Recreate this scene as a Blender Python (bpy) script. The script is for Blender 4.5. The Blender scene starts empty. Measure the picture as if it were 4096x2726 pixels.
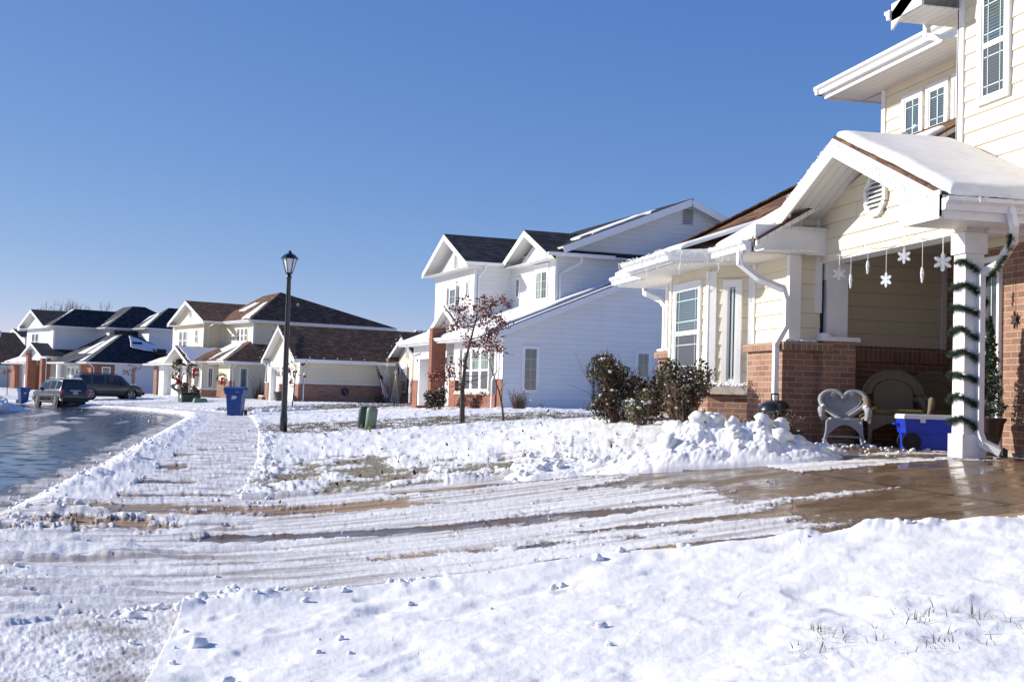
import bpy, math, random
import numpy as np
from mathutils import Vector, Matrix
random.seed(7); rng=np.random.default_rng(11)
R=math.radians
scene=bpy.context.scene
# ---------------- camera ----------------
PITCH,ROLL,YAW,FPX=2.513,1.666,12.33,5000.0
cam_d=bpy.data.cameras.new("camera"); cam=bpy.data.objects.new("camera",cam_d)
scene.collection.objects.link(cam); scene.camera=cam
cam_d.sensor_width=36.0; cam_d.lens=FPX/4096*36.0; cam_d.clip_start=.05; cam_d.clip_end=3000
cp,sp=math.cos(R(PITCH)),math.sin(R(PITCH)); c_,s_=math.cos(R(ROLL)),math.sin(R(ROLL))
_r,_f,_u=Vector((1,0,0)),Vector((0,cp,sp)),Vector((0,-sp,cp))
_rr=_r*c_+_u*s_; _uu=_u*c_-_r*s_
Rz=Matrix.Rotation(-R(YAW),3,'Z')
_rr,_uu,_ff=Rz@_rr,Rz@_uu,Rz@_f
EYE=Vector((0,0,1.5))
m=Matrix((( _rr.x,_uu.x,-_ff.x,EYE.x),(_rr.y,_uu.y,-_ff.y,EYE.y),(_rr.z,_uu.z,-_ff.z,EYE.z),(0,0,0,1)))
cam.matrix_world=m
# ---------------- light ----------------
SUN_EL,SUN_AZ=22.0,25.0      # azimuth measured from -X toward +Y
sd=Vector((-math.cos(R(SUN_AZ))*math.cos(R(SUN_EL)),math.sin(R(SUN_AZ))*math.cos(R(SUN_EL)),math.sin(R(SUN_EL))))
world=bpy.data.worlds.new("World"); scene.world=world; world.use_nodes=True
wn=world.node_tree; bg=wn.nodes['Background']
sky=wn.nodes.new('ShaderNodeTexSky'); sky.sky_type='NISHITA'; sky.sun_disc=False
sky.sun_elevation=R(SUN_EL); sky.sun_rotation=math.atan2(sd.x,sd.y)%(2*math.pi)
sky.altitude=5000; sky.air_density=1.0; sky.dust_density=0.0; sky.ozone_density=10.0
sc_=wn.nodes.new('ShaderNodeSeparateColor'); cc_=wn.nodes.new('ShaderNodeCombineColor'); wn.links.new(sky.outputs[0],sc_.inputs[0])
for _i,(_e,_k) in enumerate(((1.06,2.95),(.725,1.77),(.36,2.80))):      # gentle grade of the sky's own colour, one exponent per channel
    p_=wn.nodes.new('ShaderNodeMath'); p_.operation='POWER'; p_.inputs[1].default_value=_e; wn.links.new(sc_.outputs[_i],p_.inputs[0])
    q_=wn.nodes.new('ShaderNodeMath'); q_.operation='MULTIPLY'; q_.inputs[1].default_value=_k; wn.links.new(p_.outputs[0],q_.inputs[0]); wn.links.new(q_.outputs[0],cc_.inputs[_i])
wn.links.new(cc_.outputs[0],bg.inputs[0]); bg.inputs[1].default_value=0.11
sun_d=bpy.data.lights.new("sun",'SUN'); sun=bpy.data.objects.new("sun",sun_d); scene.collection.objects.link(sun)
sun_d.energy=5.0; sun_d.angle=R(0.5); sun_d.color=(1,.94,.855)
sun.rotation_euler=sd.to_track_quat('Z','Y').to_euler(); sun.location=(-20,20,30)
scene.view_settings.view_transform='Standard'; scene.view_settings.look='None'
scene.view_settings.exposure=0.32; scene.view_settings.gamma=1
# ---------------- helpers ----------------
COL=scene.collection
def tag(o,label=None,cat=None,group=None,kind=None):
    if label: o['label']=label
    if cat: o['category']=cat
    if group: o['group']=group
    if kind: o['kind']=kind
    return o
def empty(name,loc,rz=0,label=None,cat=None,group=None,kind=None):
    o=bpy.data.objects.new(name,None); COL.objects.link(o); o.empty_display_size=.2
    o.location=loc; o.rotation_euler=(0,0,rz); return tag(o,label,cat,group,kind)
def copy_tree(o,parent=None):
    c=o.copy(); COL.objects.link(c)
    if parent is not None: c.parent=parent
    for ch in list(o.children): copy_tree(ch,c)
    return c
V=Vector
class MB:
    def __init__(s): s.v=[];s.f=[];s.m=[]
    def face(s,pts,mi=0):
        n=len(s.v); s.v+= [tuple(p) for p in pts]; s.f.append(tuple(range(n,n+len(pts)))); s.m.append(mi)
    def mesh(s,vs,fs,mi=0):
        n=len(s.v); s.v+=[tuple(p) for p in vs]; s.f+=[tuple(i+n for i in f) for f in fs]; s.m+=[mi]*len(fs)
    def box(s,x0,x1,y0,y1,z0,z1,mi=0):
        vs=[(x,y,z) for x in(x0,x1) for y in(y0,y1) for z in(z0,z1)]
        s.mesh(vs,[(0,1,3,2),(4,6,7,5),(0,4,5,1),(2,3,7,6),(0,2,6,4),(1,5,7,3)],mi)
    def obox(s,c,ax,ay,az,mi=0):   # centre and three half-axis vectors
        c,ax,ay,az=V(c),V(ax),V(ay),V(az)
        vs=[c+i*ax+j*ay+k*az for i in(-1,1) for j in(-1,1) for k in(-1,1)]
        s.mesh(vs,[(0,1,3,2),(4,6,7,5),(0,4,5,1),(2,3,7,6),(0,2,6,4),(1,5,7,3)],mi)
    def slab(s,pts,vec,mi=0):      # polygon extruded by vec
        pts=[V(p) for p in pts]; vec=V(vec); n=len(pts)
        s.face(pts,mi); s.face([p+vec for p in reversed(pts)],mi)
        for i in range(n):
            j=(i+1)%n; s.face([pts[j],pts[i],pts[i]+vec,pts[j]+vec],mi)
    def bar(s,p0,p1,w,h,mi=0,up=(0,0,1)):  # centred bar, w sideways, h along up
        p0,p1,up=V(p0),V(p1),V(up); d=(p1-p0); L=d.length; d.normalize()
        side=d.cross(up)
        if side.length<1e-5: side=d.cross(V((1,0,0)))
        side.normalize(); u2=side.cross(d).normalized()
        s.obox((p0+p1)/2,d*(L/2),side*(w/2),u2*(h/2),mi)
    def tube(s,pts,rad,n=8,mi=0,cap=True):
        pts=[V(p) for p in pts]; k=len(pts)
        if not hasattr(rad,'__len__'): rad=[rad]*k
        rings=[]; prev=None
        for i,p in enumerate(pts):
            d=(pts[min(i+1,k-1)]-pts[max(i-1,0)]).normalized()
            if prev is None:
                a=V((0,0,1)) if abs(d.z)<.9 else V((1,0,0)); u=d.cross(a).normalized()
            else:
                u=(prev-d*prev.dot(d)); u=u.normalized() if u.length>1e-6 else d.orthogonal().normalized()
            prev=u; w=d.cross(u)
            rings.append([p+(u*math.cos(2*math.pi*j/n)+w*math.sin(2*math.pi*j/n))*rad[i] for j in range(n)])
        vs=[q for r in rings for q in r]; fs=[]
        for i in range(k-1):
            for j in range(n):
                j2=(j+1)%n; fs.append((i*n+j,i*n+j2,(i+1)*n+j2,(i+1)*n+j))
        if cap: fs.append(tuple(range(n-1,-1,-1))); fs.append(tuple((k-1)*n+j for j in range(n)))
        s.mesh(vs,fs,mi)
    def lathe(s,prof,n=20,c=(0,0,0),mi=0,sx=1,sy=1):  # prof [(r,z)]
        vs=[];fs=[];k=len(prof)
        for r,z in prof:
            for j in range(n):
                a=2*math.pi*j/n; vs.append((c[0]+r*math.cos(a)*sx,c[1]+r*math.sin(a)*sy,c[2]+z))
        for i in range(k-1):
            for j in range(n):
                j2=(j+1)%n; fs.append((i*n+j,i*n+j2,(i+1)*n+j2,(i+1)*n+j))
        fs.append(tuple(range(n-1,-1,-1))); fs.append(tuple((k-1)*n+j for j in range(n)))
        s.mesh(vs,fs,mi)
    def blob(s,c,r,sub=1,mi=0,jit=.2,sz=1.0):
        vs,fs=ICO[sub]; rs=random.Random(int(abs(c[0]*131+c[1]*977+c[2]*57)*100)%99991)
        ph=[rs.uniform(0,6.28) for _ in range(6)]
        out=[]
        for q in vs:
            k=1+jit*(math.sin(q[0]*3.1+ph[0])*math.sin(q[1]*2.7+ph[1])+.6*math.sin(q[2]*5+ph[2]+q[0]*3)+.5*math.sin(q[1]*7+ph[3]+q[2]*4))
            out.append((c[0]+q[0]*r*k,c[1]+q[1]*r*k,c[2]+q[2]*r*k*sz))
        s.mesh(out,fs,mi)
    def siding(s,pts,n,exp=.1745,lap=.013,z0=.0,mi=0):
        """lap siding as real courses over a vertical convex polygon"""
        n=V(n); pts=[V(p) for p in pts]; zs=[p.z for p in pts]; lo,hi=min(zs),max(zs)
        k=math.floor((lo-z0)/exp)
        while z0+k*exp<hi-1e-4:
            a=z0+k*exp; b=a+exp; k+=1
            poly=clipz(pts,a,1); poly=clipz(poly,b,-1)
            if len(poly)<3: continue
            aa=max(a,lo)
            out=[p+n*(lap*(b-p.z)/exp+.001) for p in poly]
            s.face(out,mi)
            bot=[p for p in poly if abs(p.z-a)<1e-4]
            if len(bot)>=2:
                d=(bot[1]-bot[0]); t=V((0,0,1)).cross(n); bot.sort(key=lambda p:p.dot(t))
                p0,p1=bot[0],bot[-1]
                s.face([p0,p1,p1+n*(lap+.001),p0+n*(lap+.001)],mi)
    def build(s,name,mat,parent=None,smooth=False,off=None,loc=None):
        me=bpy.data.meshes.new(name)
        vs=s.v
        if off is not None: vs=[(a-off[0],b-off[1],c-off[2]) for a,b,c in vs]
        me.from_pydata(vs,[],s.f)
        mats=mat if isinstance(mat,(list,tuple)) else [mat]
        for q in mats: me.materials.append(q)
        me.polygons.foreach_set('material_index',s.m)
        if smooth: me.polygons.foreach_set('use_smooth',[True]*len(s.f))
        uvmap(me)
        o=bpy.data.objects.new(name,me); COL.objects.link(o)
        if parent is not None: o.parent=parent
        if loc is not None: o.location=loc
        return o
def uvmap(me):
    nl=len(me.loops)
    if nl==0: return
    me.update()
    uv=me.uv_layers.new(name='uv'); 
    co=np.empty(len(me.vertices)*3,'f'); me.vertices.foreach_get('co',co); co=co.reshape(-1,3)
    vi=np.empty(nl,'i'); me.loops.foreach_get('vertex_index',vi)
    nf=len(me.polygons); nr=np.empty(nf*3,'f'); me.polygons.foreach_get('normal',nr); nr=nr.reshape(-1,3)
    lt=np.empty(nf,'i'); me.polygons.foreach_get('loop_total',lt)
    N=np.repeat(nr,lt,axis=0); P=co[vi]
    T=np.stack([-N[:,1],N[:,0],np.zeros(len(N))],1); l=np.linalg.norm(T,axis=1)
    T[l<.05]=(1,0,0); l[l<.05]=1; T/=l[:,None]
    B=np.cross(N,T)
    # sign-stable tangent
    sgn=np.where(np.abs(T[:,0])>np.abs(T[:,1]),np.sign(T[:,0]),np.sign(T[:,1])); sgn[sgn==0]=1; T*=sgn[:,None]
    sb=np.sign(B[:,2]); sb[sb==0]=1; B*=sb[:,None]
    vv=np.where(np.abs(N[:,2])<.3,P[:,2],(P*B).sum(1))
    out=np.stack([(P*T).sum(1),vv],1).astype('f')
    uv.data.foreach_set('uv',out.ravel())
def clipz(pts,z,sg):
    out=[]; n=len(pts)
    for i in range(n):
        a,b=pts[i],pts[(i+1)%n]; da,db=(a.z-z)*sg,(b.z-z)*sg
        if da>=-1e-7: out.append(a)
        if (da>1e-7 and db<-1e-7) or (da<-1e-7 and db>1e-7):
            out.append(a+(b-a)*(da/(da-db)))
    return out
def _ico(sub):
    import bmesh
    bm=bmesh.new(); bmesh.ops.create_icosphere(bm,subdivisions=sub,radius=1)
    vs=[tuple(v.co) for v in bm.verts]; fs=[tuple(v.index for v in f.verts) for f in bm.faces]; bm.free(); return vs,fs
ICO={1:_ico(1),2:_ico(2),3:_ico(3)}
# ---------------- materials ----------------
def newmat(name):
    m=bpy.data.materials.new(name); m.use_nodes=True; nt=m.node_tree
    return m,nt,nt.nodes['Principled BSDF']
def nd(nt,t,**k):
    n=nt.nodes.new(t)
    for a,b in k.items():
        if a.startswith('i_'):
            key=a[2:]; key=int(key) if key.isdigit() else key
            n.inputs[key].default_value=b
        else: setattr(n,a,b)
    return n
def L(nt,a,b): nt.links.new(a,b)
def ramp(nt,fac,stops,interp='LINEAR'):
    r=nt.nodes.new('ShaderNodeValToRGB'); e=r.color_ramp.elements; r.color_ramp.interpolation=interp
    while len(e)<len(stops): e.new(.5)
    for el,(p,c) in zip(e,stops):
        el.position=p; el.color=tuple(c)+(1,) if len(c)==3 else c
    L(nt,fac,r.inputs[0]); return r.outputs[0]
def plain(name,col,rough=.6,var=.06,scale=6,metal=0,spec=.5,bump=0,bscale=40,coat=0):
    m,nt,b=newmat(name); b.inputs['Roughness'].default_value=rough; b.inputs['Metallic'].default_value=metal
    b.inputs['Specular IOR Level'].default_value=spec; b.inputs['Coat Weight'].default_value=coat
    tc=nd(nt,'ShaderNodeTexCoord'); ns=nd(nt,'ShaderNodeTexNoise',i_Scale=scale,i_Detail=4); L(nt,tc.outputs['Object'],ns.inputs['Vector'])
    lo=[c*(1-var*1.6) for c in col]; hi=[min(1,c*(1+var)) for c in col]
    L(nt,ramp(nt,ns.outputs[0],[(.3,lo),(.7,hi)]),b.inputs['Base Color'])
    if bump:
        n2=nd(nt,'ShaderNodeTexNoise',i_Scale=bscale,i_Detail=3); L(nt,tc.outputs['Object'],n2.inputs['Vector'])
        bp=nd(nt,'ShaderNodeBump',i_Strength=bump,i_Distance=.01); L(nt,n2.outputs[0],bp.inputs['Height']); L(nt,bp.outputs[0],b.inputs['Normal'])
    return m
def sidingmat(name,col):
    m,nt,b=newmat(name); b.inputs['Roughness'].default_value=.55
    uv=nd(nt,'ShaderNodeUVMap',uv_map='uv')
    # butt joints between boards, slight board to board tone
    br=nd(nt,'ShaderNodeTexBrick',offset=.41,offset_frequency=3,squash=1.0); L(nt,uv.outputs[0],br.inputs['Vector'])
    br.inputs['Scale'].default_value=1; br.inputs['Brick Width'].default_value=3.6; br.inputs['Row Height'].default_value=.1745
    br.inputs['Mortar Size'].default_value=.0022; br.inputs['Mortar Smooth'].default_value=0
    br.inputs['Color1'].default_value=tuple(c*.97 for c in col)+(1,); br.inputs['Color2'].default_value=tuple(min(1,c*1.02) for c in col)+(1,)
    br.inputs['Mortar'].default_value=tuple(c*.42 for c in col)+(1,)
    tc=nd(nt,'ShaderNodeTexCoord'); mp=nd(nt,'ShaderNodeMapping'); mp.inputs['Scale'].default_value=(2,2,26); L(nt,tc.outputs['Object'],mp.inputs[0])
    ns=nd(nt,'ShaderNodeTexNoise',i_Scale=3,i_Detail=5); L(nt,mp.outputs[0],ns.inputs['Vector'])
    n3=nd(nt,'ShaderNodeTexNoise',i_Scale=.9,i_Detail=4); L(nt,tc.outputs['Object'],n3.inputs['Vector'])
    mx=nd(nt,'ShaderNodeMix',data_type='RGBA',blend_type='MULTIPLY'); mx.inputs[0].default_value=.9
    L(nt,br.outputs[0],mx.inputs[6]); L(nt,ramp(nt,n3.outputs[0],[(.3,(.93,.93,.92)),(.65,(1,1,1))]),mx.inputs[7])
    L(nt,mx.outputs[2],b.inputs['Base Color'])
    bp=nd(nt,'ShaderNodeBump',i_Strength=.25,i_Distance=.004); L(nt,ns.outputs[0],bp.inputs['Height']); L(nt,bp.outputs[0],b.inputs['Normal'])
    return m
def brickmat(name,c1,c2,mortar,rowlock=False):
    m,nt,b=newmat(name); b.inputs['Roughness'].default_value=.85; b.inputs['Specular IOR Level'].default_value=.25
    uv=nd(nt,'ShaderNodeUVMap',uv_map='uv'); mp=nd(nt,'ShaderNodeMapping'); L(nt,uv.outputs[0],mp.inputs[0])
    if rowlock: mp.inputs['Scale'].default_value=(1,1,1)
    n0=nd(nt,'ShaderNodeTexNoise',i_Scale=25,i_Detail=2); L(nt,uv.outputs[0],n0.inputs['Vector'])
    vm=nd(nt,'ShaderNodeVectorMath',operation='SCALE'); vm.inputs[3].default_value=.006; L(nt,n0.outputs[1],vm.inputs[0])
    va=nd(nt,'ShaderNodeVectorMath',operation='ADD'); L(nt,mp.outputs[0],va.inputs[0]); L(nt,vm.outputs[0],va.inputs[1])
    br=nd(nt,'ShaderNodeTexBrick',offset=.5 if not rowlock else 0); L(nt,va.outputs[0],br.inputs['Vector'])
    br.inputs['Scale'].default_value=1; br.inputs['Brick Width'].default_value=.203 if not rowlock else .0677
    br.inputs['Row Height'].default_value=.0677 if not rowlock else .4; br.inputs['Mortar Size'].default_value=.006
    br.inputs['Mortar Smooth'].default_value=.2; br.inputs['Bias'].default_value=-.1
    br.inputs['Color1'].default_value=c1+(1,); br.inputs['Color2'].default_value=c2+(1,); br.inputs['Mortar'].default_value=mortar+(1,)
    n1=nd(nt,'ShaderNodeTexNoise',i_Scale=60,i_Detail=4); L(nt,uv.outputs[0],n1.inputs['Vector'])
    n2=nd(nt,'ShaderNodeTexNoise',i_Scale=1.2,i_Detail=3); L(nt,uv.outputs[0],n2.inputs['Vector'])
    mx=nd(nt,'ShaderNodeMix',data_type='RGBA',blend_type='MULTIPLY'); mx.inputs[0].default_value=1
    L(nt,br.outputs[0],mx.inputs[6]); L(nt,ramp(nt,n1.outputs[0],[(.3,(.68,.66,.64)),(.55,(1,1,1)),(.8,(1.12,1.1,1.08))]),mx.inputs[7])
    m2=nd(nt,'ShaderNodeMix',data_type='RGBA',blend_type='MULTIPLY'); m2.inputs[0].default_value=1
    L(nt,mx.outputs[2],m2.inputs[6]); L(nt,ramp(nt,n2.outputs[0],[(.35,(.85,.85,.86)),(.65,(1.05,1.04,1.03))]),m2.inputs[7])
    L(nt,m2.outputs[2],b.inputs['Base Color'])
    inv=nd(nt,'ShaderNodeMath',operation='SUBTRACT'); inv.inputs[0].default_value=1; L(nt,br.outputs['Fac'],inv.inputs[1])
    ad=nd(nt,'ShaderNodeMath',operation='MULTIPLY_ADD'); L(nt,n1.outputs[0],ad.inputs[0]); ad.inputs[1].default_value=.35; L(nt,inv.outputs[0],ad.inputs[2])
    bp=nd(nt,'ShaderNodeBump',i_Strength=.7,i_Distance=.008); L(nt,ad.outputs[0],bp.inputs['Height']); L(nt,bp.outputs[0],b.inputs['Normal'])
    return m
def shinglemat(name,c1,c2,c3):
    m,nt,b=newmat(name); b.inputs['Roughness'].default_value=.9; b.inputs['Specular IOR Level'].default_value=.2
    uv=nd(nt,'ShaderNodeUVMap',uv_map='uv')
    br=nd(nt,'ShaderNodeTexBrick',offset=.43); L(nt,uv.outputs[0],br.inputs['Vector'])
    br.inputs['Scale'].default_value=1; br.inputs['Brick Width'].default_value=.31; br.inputs['Row Height'].default_value=.143; br.inputs['Mortar Size'].default_value=.006
    br.inputs['Color1'].default_value=c1+(1,); br.inputs['Color2'].default_value=c2+(1,); br.inputs['Mortar'].default_value=tuple(c*.4 for c in c1)+(1,)
    mp=nd(nt,'ShaderNodeMapping'); mp.inputs['Scale'].default_value=(3.2,7,1); L(nt,uv.outputs[0],mp.inputs[0])
    vr=nd(nt,'ShaderNodeTexVoronoi',i_Scale=1.0); L(nt,mp.outputs[0],vr.inputs['Vector'])
    n1=nd(nt,'ShaderNodeTexNoise',i_Scale=90,i_Detail=3); L(nt,uv.outputs[0],n1.inputs['Vector'])
    sp=nd(nt,'ShaderNodeSeparateColor'); L(nt,vr.outputs['Color'],sp.inputs[0])
    mx=nd(nt,'ShaderNodeMix',data_type='RGBA'); L(nt,ramp(nt,sp.outputs[0],[(.6,(0,0,0)),(.75,(.8,.8,.8))]),mx.inputs[0])
    L(nt,br.outputs[0],mx.inputs[6]); mx.inputs[7].default_value=c3+(1,)
    m2=nd(nt,'ShaderNodeMix',data_type='RGBA',blend_type='MULTIPLY'); m2.inputs[0].default_value=1
    L(nt,mx.outputs[2],m2.inputs[6]); L(nt,ramp(nt,n1.outputs[0],[(.3,(.7,.7,.7)),(.7,(1.2,1.2,1.2))]),m2.inputs[7])
    L(nt,m2.outputs[2],b.inputs['Base Color'])
    # row height ramp for shingle butt
    sx=nd(nt,'ShaderNodeSeparateXYZ'); L(nt,uv.outputs[0],sx.inputs[0])
    dv=nd(nt,'ShaderNodeMath',operation='DIVIDE'); L(nt,sx.outputs[1],dv.inputs[0]); dv.inputs[1].default_value=.143
    fr=nd(nt,'ShaderNodeMath',operation='FRACT'); L(nt,dv.outputs[0],fr.inputs[0])
    iv=nd(nt,'ShaderNodeMath',operation='MULTIPLY_ADD'); L(nt,fr.outputs[0],iv.inputs[0]); iv.inputs[1].default_value=-1; L(nt,n1.outputs[0],iv.inputs[2])
    bp=nd(nt,'ShaderNodeBump',i_Strength=.9,i_Distance=.012); L(nt,iv.outputs[0],bp.inputs['Height']); L(nt,bp.outputs[0],b.inputs['Normal'])
    return m
def soffitmat():
    m,nt,b=newmat('soffit'); b.inputs['Roughness'].default_value=.5
    uv=nd(nt,'ShaderNodeUVMap',uv_map='uv'); sx=nd(nt,'ShaderNodeSeparateXYZ'); L(nt,uv.outputs[0],sx.inputs[0])
    dv=nd(nt,'ShaderNodeMath',operation='DIVIDE'); L(nt,sx.outputs[0],dv.inputs[0]); dv.inputs[1].default_value=.1
    fr=nd(nt,'ShaderNodeMath',operation='FRACT'); L(nt,dv.outputs[0],fr.inputs[0])
    c=ramp(nt,fr.outputs[0],[(.0,(.45,.44,.42)),(.07,(.76,.75,.72)),(.93,(.78,.77,.74)),(1,(.45,.44,.42))])
    L(nt,c,b.inputs['Base Color'])
    bp=nd(nt,'ShaderNodeBump',i_Strength=.6,i_Distance=.006); L(nt,c,bp.inputs['Height']); L(nt,bp.outputs[0],b.inputs['Normal'])
    return m
def glassmat(name,base,blind=None,pitch=.05,duty=.55,rough=.03):
    m,nt,b=newmat(name); b.inputs['Roughness'].default_value=.35; b.inputs['Specular IOR Level'].default_value=.5
    b.inputs['Coat Weight'].default_value=1; b.inputs['Coat Roughness'].default_value=rough; b.inputs['Coat IOR'].default_value=1.7
    tc=nd(nt,'ShaderNodeTexCoord')
    ns=nd(nt,'ShaderNodeTexNoise',i_Scale=1.6,i_Detail=2); L(nt,tc.outputs['Object'],ns.inputs['Vector'])
    basec=ramp(nt,ns.outputs[0],[(.35,tuple(c*.6 for c in base)),(.7,tuple(c*1.3 for c in base))])
    if blind:
        uv=nd(nt,'ShaderNodeUVMap',uv_map='uv'); sx=nd(nt,'ShaderNodeSeparateXYZ'); L(nt,uv.outputs[0],sx.inputs[0])
        dv=nd(nt,'ShaderNodeMath',operation='DIVIDE'); L(nt,sx.outputs[1],dv.inputs[0]); dv.inputs[1].default_value=pitch
        fr=nd(nt,'ShaderNodeMath',operation='FRACT'); L(nt,dv.outputs[0],fr.inputs[0])
        st=ramp(nt,fr.outputs[0],[(0,(0,0,0)),(.08,(1,1,1)),(duty,(.8,.8,.8)),(duty+.08,(0,0,0))])
        mx=nd(nt,'ShaderNodeMix',data_type='RGBA'); L(nt,st,mx.inputs[0]); L(nt,basec,mx.inputs[6]); mx.inputs[7].default_value=blind+(1,)
        L(nt,mx.outputs[2],b.inputs['Base Color'])
    else: L(nt,basec,b.inputs['Base Color'])
    return m
def curtainmat():
    m,nt,b=newmat('glass_curtain'); b.inputs['Roughness'].default_value=.4; b.inputs['Coat Weight'].default_value=1; b.inputs['Coat Roughness'].default_value=.03; b.inputs['Coat IOR'].default_value=1.6
    uv=nd(nt,'ShaderNodeUVMap',uv_map='uv'); mp=nd(nt,'ShaderNodeMapping'); mp.inputs['Scale'].default_value=(9,.4,1); L(nt,uv.outputs[0],mp.inputs[0])
    ns=nd(nt,'ShaderNodeTexNoise',i_Scale=1.4,i_Detail=2); L(nt,mp.outputs[0],ns.inputs['Vector'])
    L(nt,ramp(nt,ns.outputs[0],[(.38,(.05,.06,.06)),(.5,(.22,.30,.26)),(.7,(.38,.46,.40))]),b.inputs['Base Color'])
    return m
def wickermat(name,c1,c2,sc=1.0):
    m,nt,b=newmat(name); b.inputs['Roughness'].default_value=.6
    uv=nd(nt,'ShaderNodeTexCoord'); 
    w1=nd(nt,'ShaderNodeTexWave',wave_type='BANDS',bands_direction='Z',i_Scale=60*sc,i_Distortion=.6); L(nt,uv.outputs['Object'],w1.inputs['Vector'])
    w2=nd(nt,'ShaderNodeTexWave',wave_type='BANDS',bands_direction='DIAGONAL',i_Scale=45*sc,i_Distortion=.4); L(nt,uv.outputs['Object'],w2.inputs['Vector'])
    mu=nd(nt,'ShaderNodeMath',operation='MULTIPLY'); L(nt,w1.outputs[1],mu.inputs[0]); L(nt,w2.outputs[1],mu.inputs[1])
    L(nt,ramp(nt,mu.outputs[0],[(.0,c2),(.3,c1)]),b.inputs['Base Color'])
    bp=nd(nt,'ShaderNodeBump',i_Strength=1,i_Distance=.01); L(nt,mu.outputs[0],bp.inputs['Height']); L(nt,bp.outputs[0],b.inputs['Normal'])
    return m
def snowmat(name='snow_cover'):
    m,nt,b=newmat(name); b.inputs['Roughness'].default_value=.75; b.inputs['Specular IOR Level'].default_value=.3
    tc=nd(nt,'ShaderNodeTexCoord'); n1=nd(nt,'ShaderNodeTexNoise',i_Scale=7,i_Detail=4,i_Roughness=.5); L(nt,tc.outputs['Object'],n1.inputs['Vector'])
    L(nt,ramp(nt,n1.outputs[0],[(.3,(.80,.795,.78)),(.6,(.87,.86,.83))]),b.inputs['Base Color'])
    bp=nd(nt,'ShaderNodeBump',i_Strength=.3,i_Distance=.02); L(nt,n1.outputs[0],bp.inputs['Height']); L(nt,bp.outputs[0],b.inputs['Normal'])
    return m
def leafmat(name,c1,c2,c3=None):
    m,nt,b=newmat(name); b.inputs['Roughness'].default_value=.5
    oi=nd(nt,'ShaderNodeNewGeometry')
    st=[(0,c1),(.6,c2)]+([(.88,c3)] if c3 else [])
    L(nt,ramp(nt,oi.outputs['Random Per Island'],st),b.inputs['Base Color']); return m
M={}
M['cream']=sidingmat('cream_siding',(.76,.68,.50)); M['white']=sidingmat('white_siding',(.80,.80,.79)); M['tan']=sidingmat('tan_siding',(.72,.68,.55))
M['trim']=plain('white_trim',(.82,.82,.80),.45,.03); M['gutter']=plain('white_gutter',(.80,.81,.81),.3,.03)
M['soffit']=soffitmat()
M['brick1']=brickmat('pinkish_brick',(.39,.215,.145),(.25,.135,.095),(.48,.39,.30)); M['brick1cap']=brickmat('pinkish_brick_rowlock',(.39,.215,.145),(.25,.135,.095),(.48,.39,.30),True)
M['brick2']=brickmat('red_brick',(.36,.125,.07),(.22,.065,.04),(.46,.36,.29)); M['brick3']=brickmat('brown_brick',(.38,.21,.14),(.23,.11,.075),(.42,.34,.27))
M['stone']=plain('limestone',(.52,.46,.38),.8,.15,12,bump=.3); M['concrete']=plain('concrete_footing',(.42,.37,.28),.85,.2,9,bump=.5)
M['sh_black']=shinglemat('charcoal_shingle',(.022,.023,.026),(.035,.036,.042),(.07,.072,.08))
M['sh_grey_lit']=shinglemat('grey_and_sunlit_shingle',(.06,.06,.062),(.09,.09,.09),(.13,.13,.125))  # also the sunlit copy of charcoal on the white brick house's street slopes
M['sh_brown']=shinglemat('brown_shingle',(.115,.060,.036),(.165,.088,.052),(.27,.155,.092))
M['snow']=snowmat()
M['gl_sky']=glassmat('glass_blinds_up',(.025,.045,.06),(.11,.15,.145),.035,.4); M['gl_dark']=glassmat('glass_screen_down',(.016,.017,.019),(.055,.056,.055),.035,.45,rough=.3)
M['gl_plain']=glassmat('glass_dark',(.03,.035,.04)); M['gl_green']=glassmat('glass_greenish',(.07,.10,.085),(.13,.17,.15),.09,.5); M['gl_curt']=curtainmat()
M['muntin']=plain('window_grille',(.55,.68,.64),.4,.03); M['black']=plain('black_enamel',(.012,.013,.014),.25,.1,coat=.5)
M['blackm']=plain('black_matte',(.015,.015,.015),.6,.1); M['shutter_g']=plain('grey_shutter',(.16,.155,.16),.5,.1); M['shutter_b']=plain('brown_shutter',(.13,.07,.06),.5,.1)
M['door']=plain('garage_door_white',(.82,.82,.82),.4,.02)
M['grey']=plain('grey_metal_box',(.10,.11,.125),.5,.1); M['bark']=plain('bark',(.09,.065,.05),.9,.3,20,bump=.8)
M['redleaf']=leafmat('red_brown_leaf',(.10,.022,.016),(.22,.045,.03),(.30,.09,.04))
M['greenleaf']=leafmat('dark_evergreen_leaf',(.016,.020,.008),(.050,.045,.018),(.17,.095,.045))
M['needle']=leafmat('garland_needle',(.012,.035,.016),(.035,.075,.035)); M['yewleaf']=leafmat('olive_leaf',(.04,.05,.012),(.12,.12,.03),(.22,.17,.06))
M['wick_w']=wickermat('white_wicker',(.86,.86,.86),(.58,.58,.58)); M['wick_t']=wickermat('tan_wicker',(.50,.41,.28),(.26,.20,.13))
M['olive']=plain('olive_cushion',(.16,.13,.045),.9,.1); M['blue']=plain('blue_cooler_plastic',(.012,.045,.50),.35,.04); M['bluebin']=plain('blue_cart_plastic',(.012,.06,.24),.4,.08)
M['whitep']=plain('white_plastic',(.8,.8,.8),.35,.02); M['tyre']=plain('tyre_rubber',(.015,.015,.016),.8,.2)
M['red']=plain('red_ribbon',(.5,.02,.02),.5,.1); M['gold']=plain('gold_ball',(.5,.38,.06),.3,.1,metal=.6)
M['twig']=plain('dry_twig',(.17,.11,.075),.9,.25); M['straw']=plain('dry_straw_grass',(.42,.30,.17),.9,.25)
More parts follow.
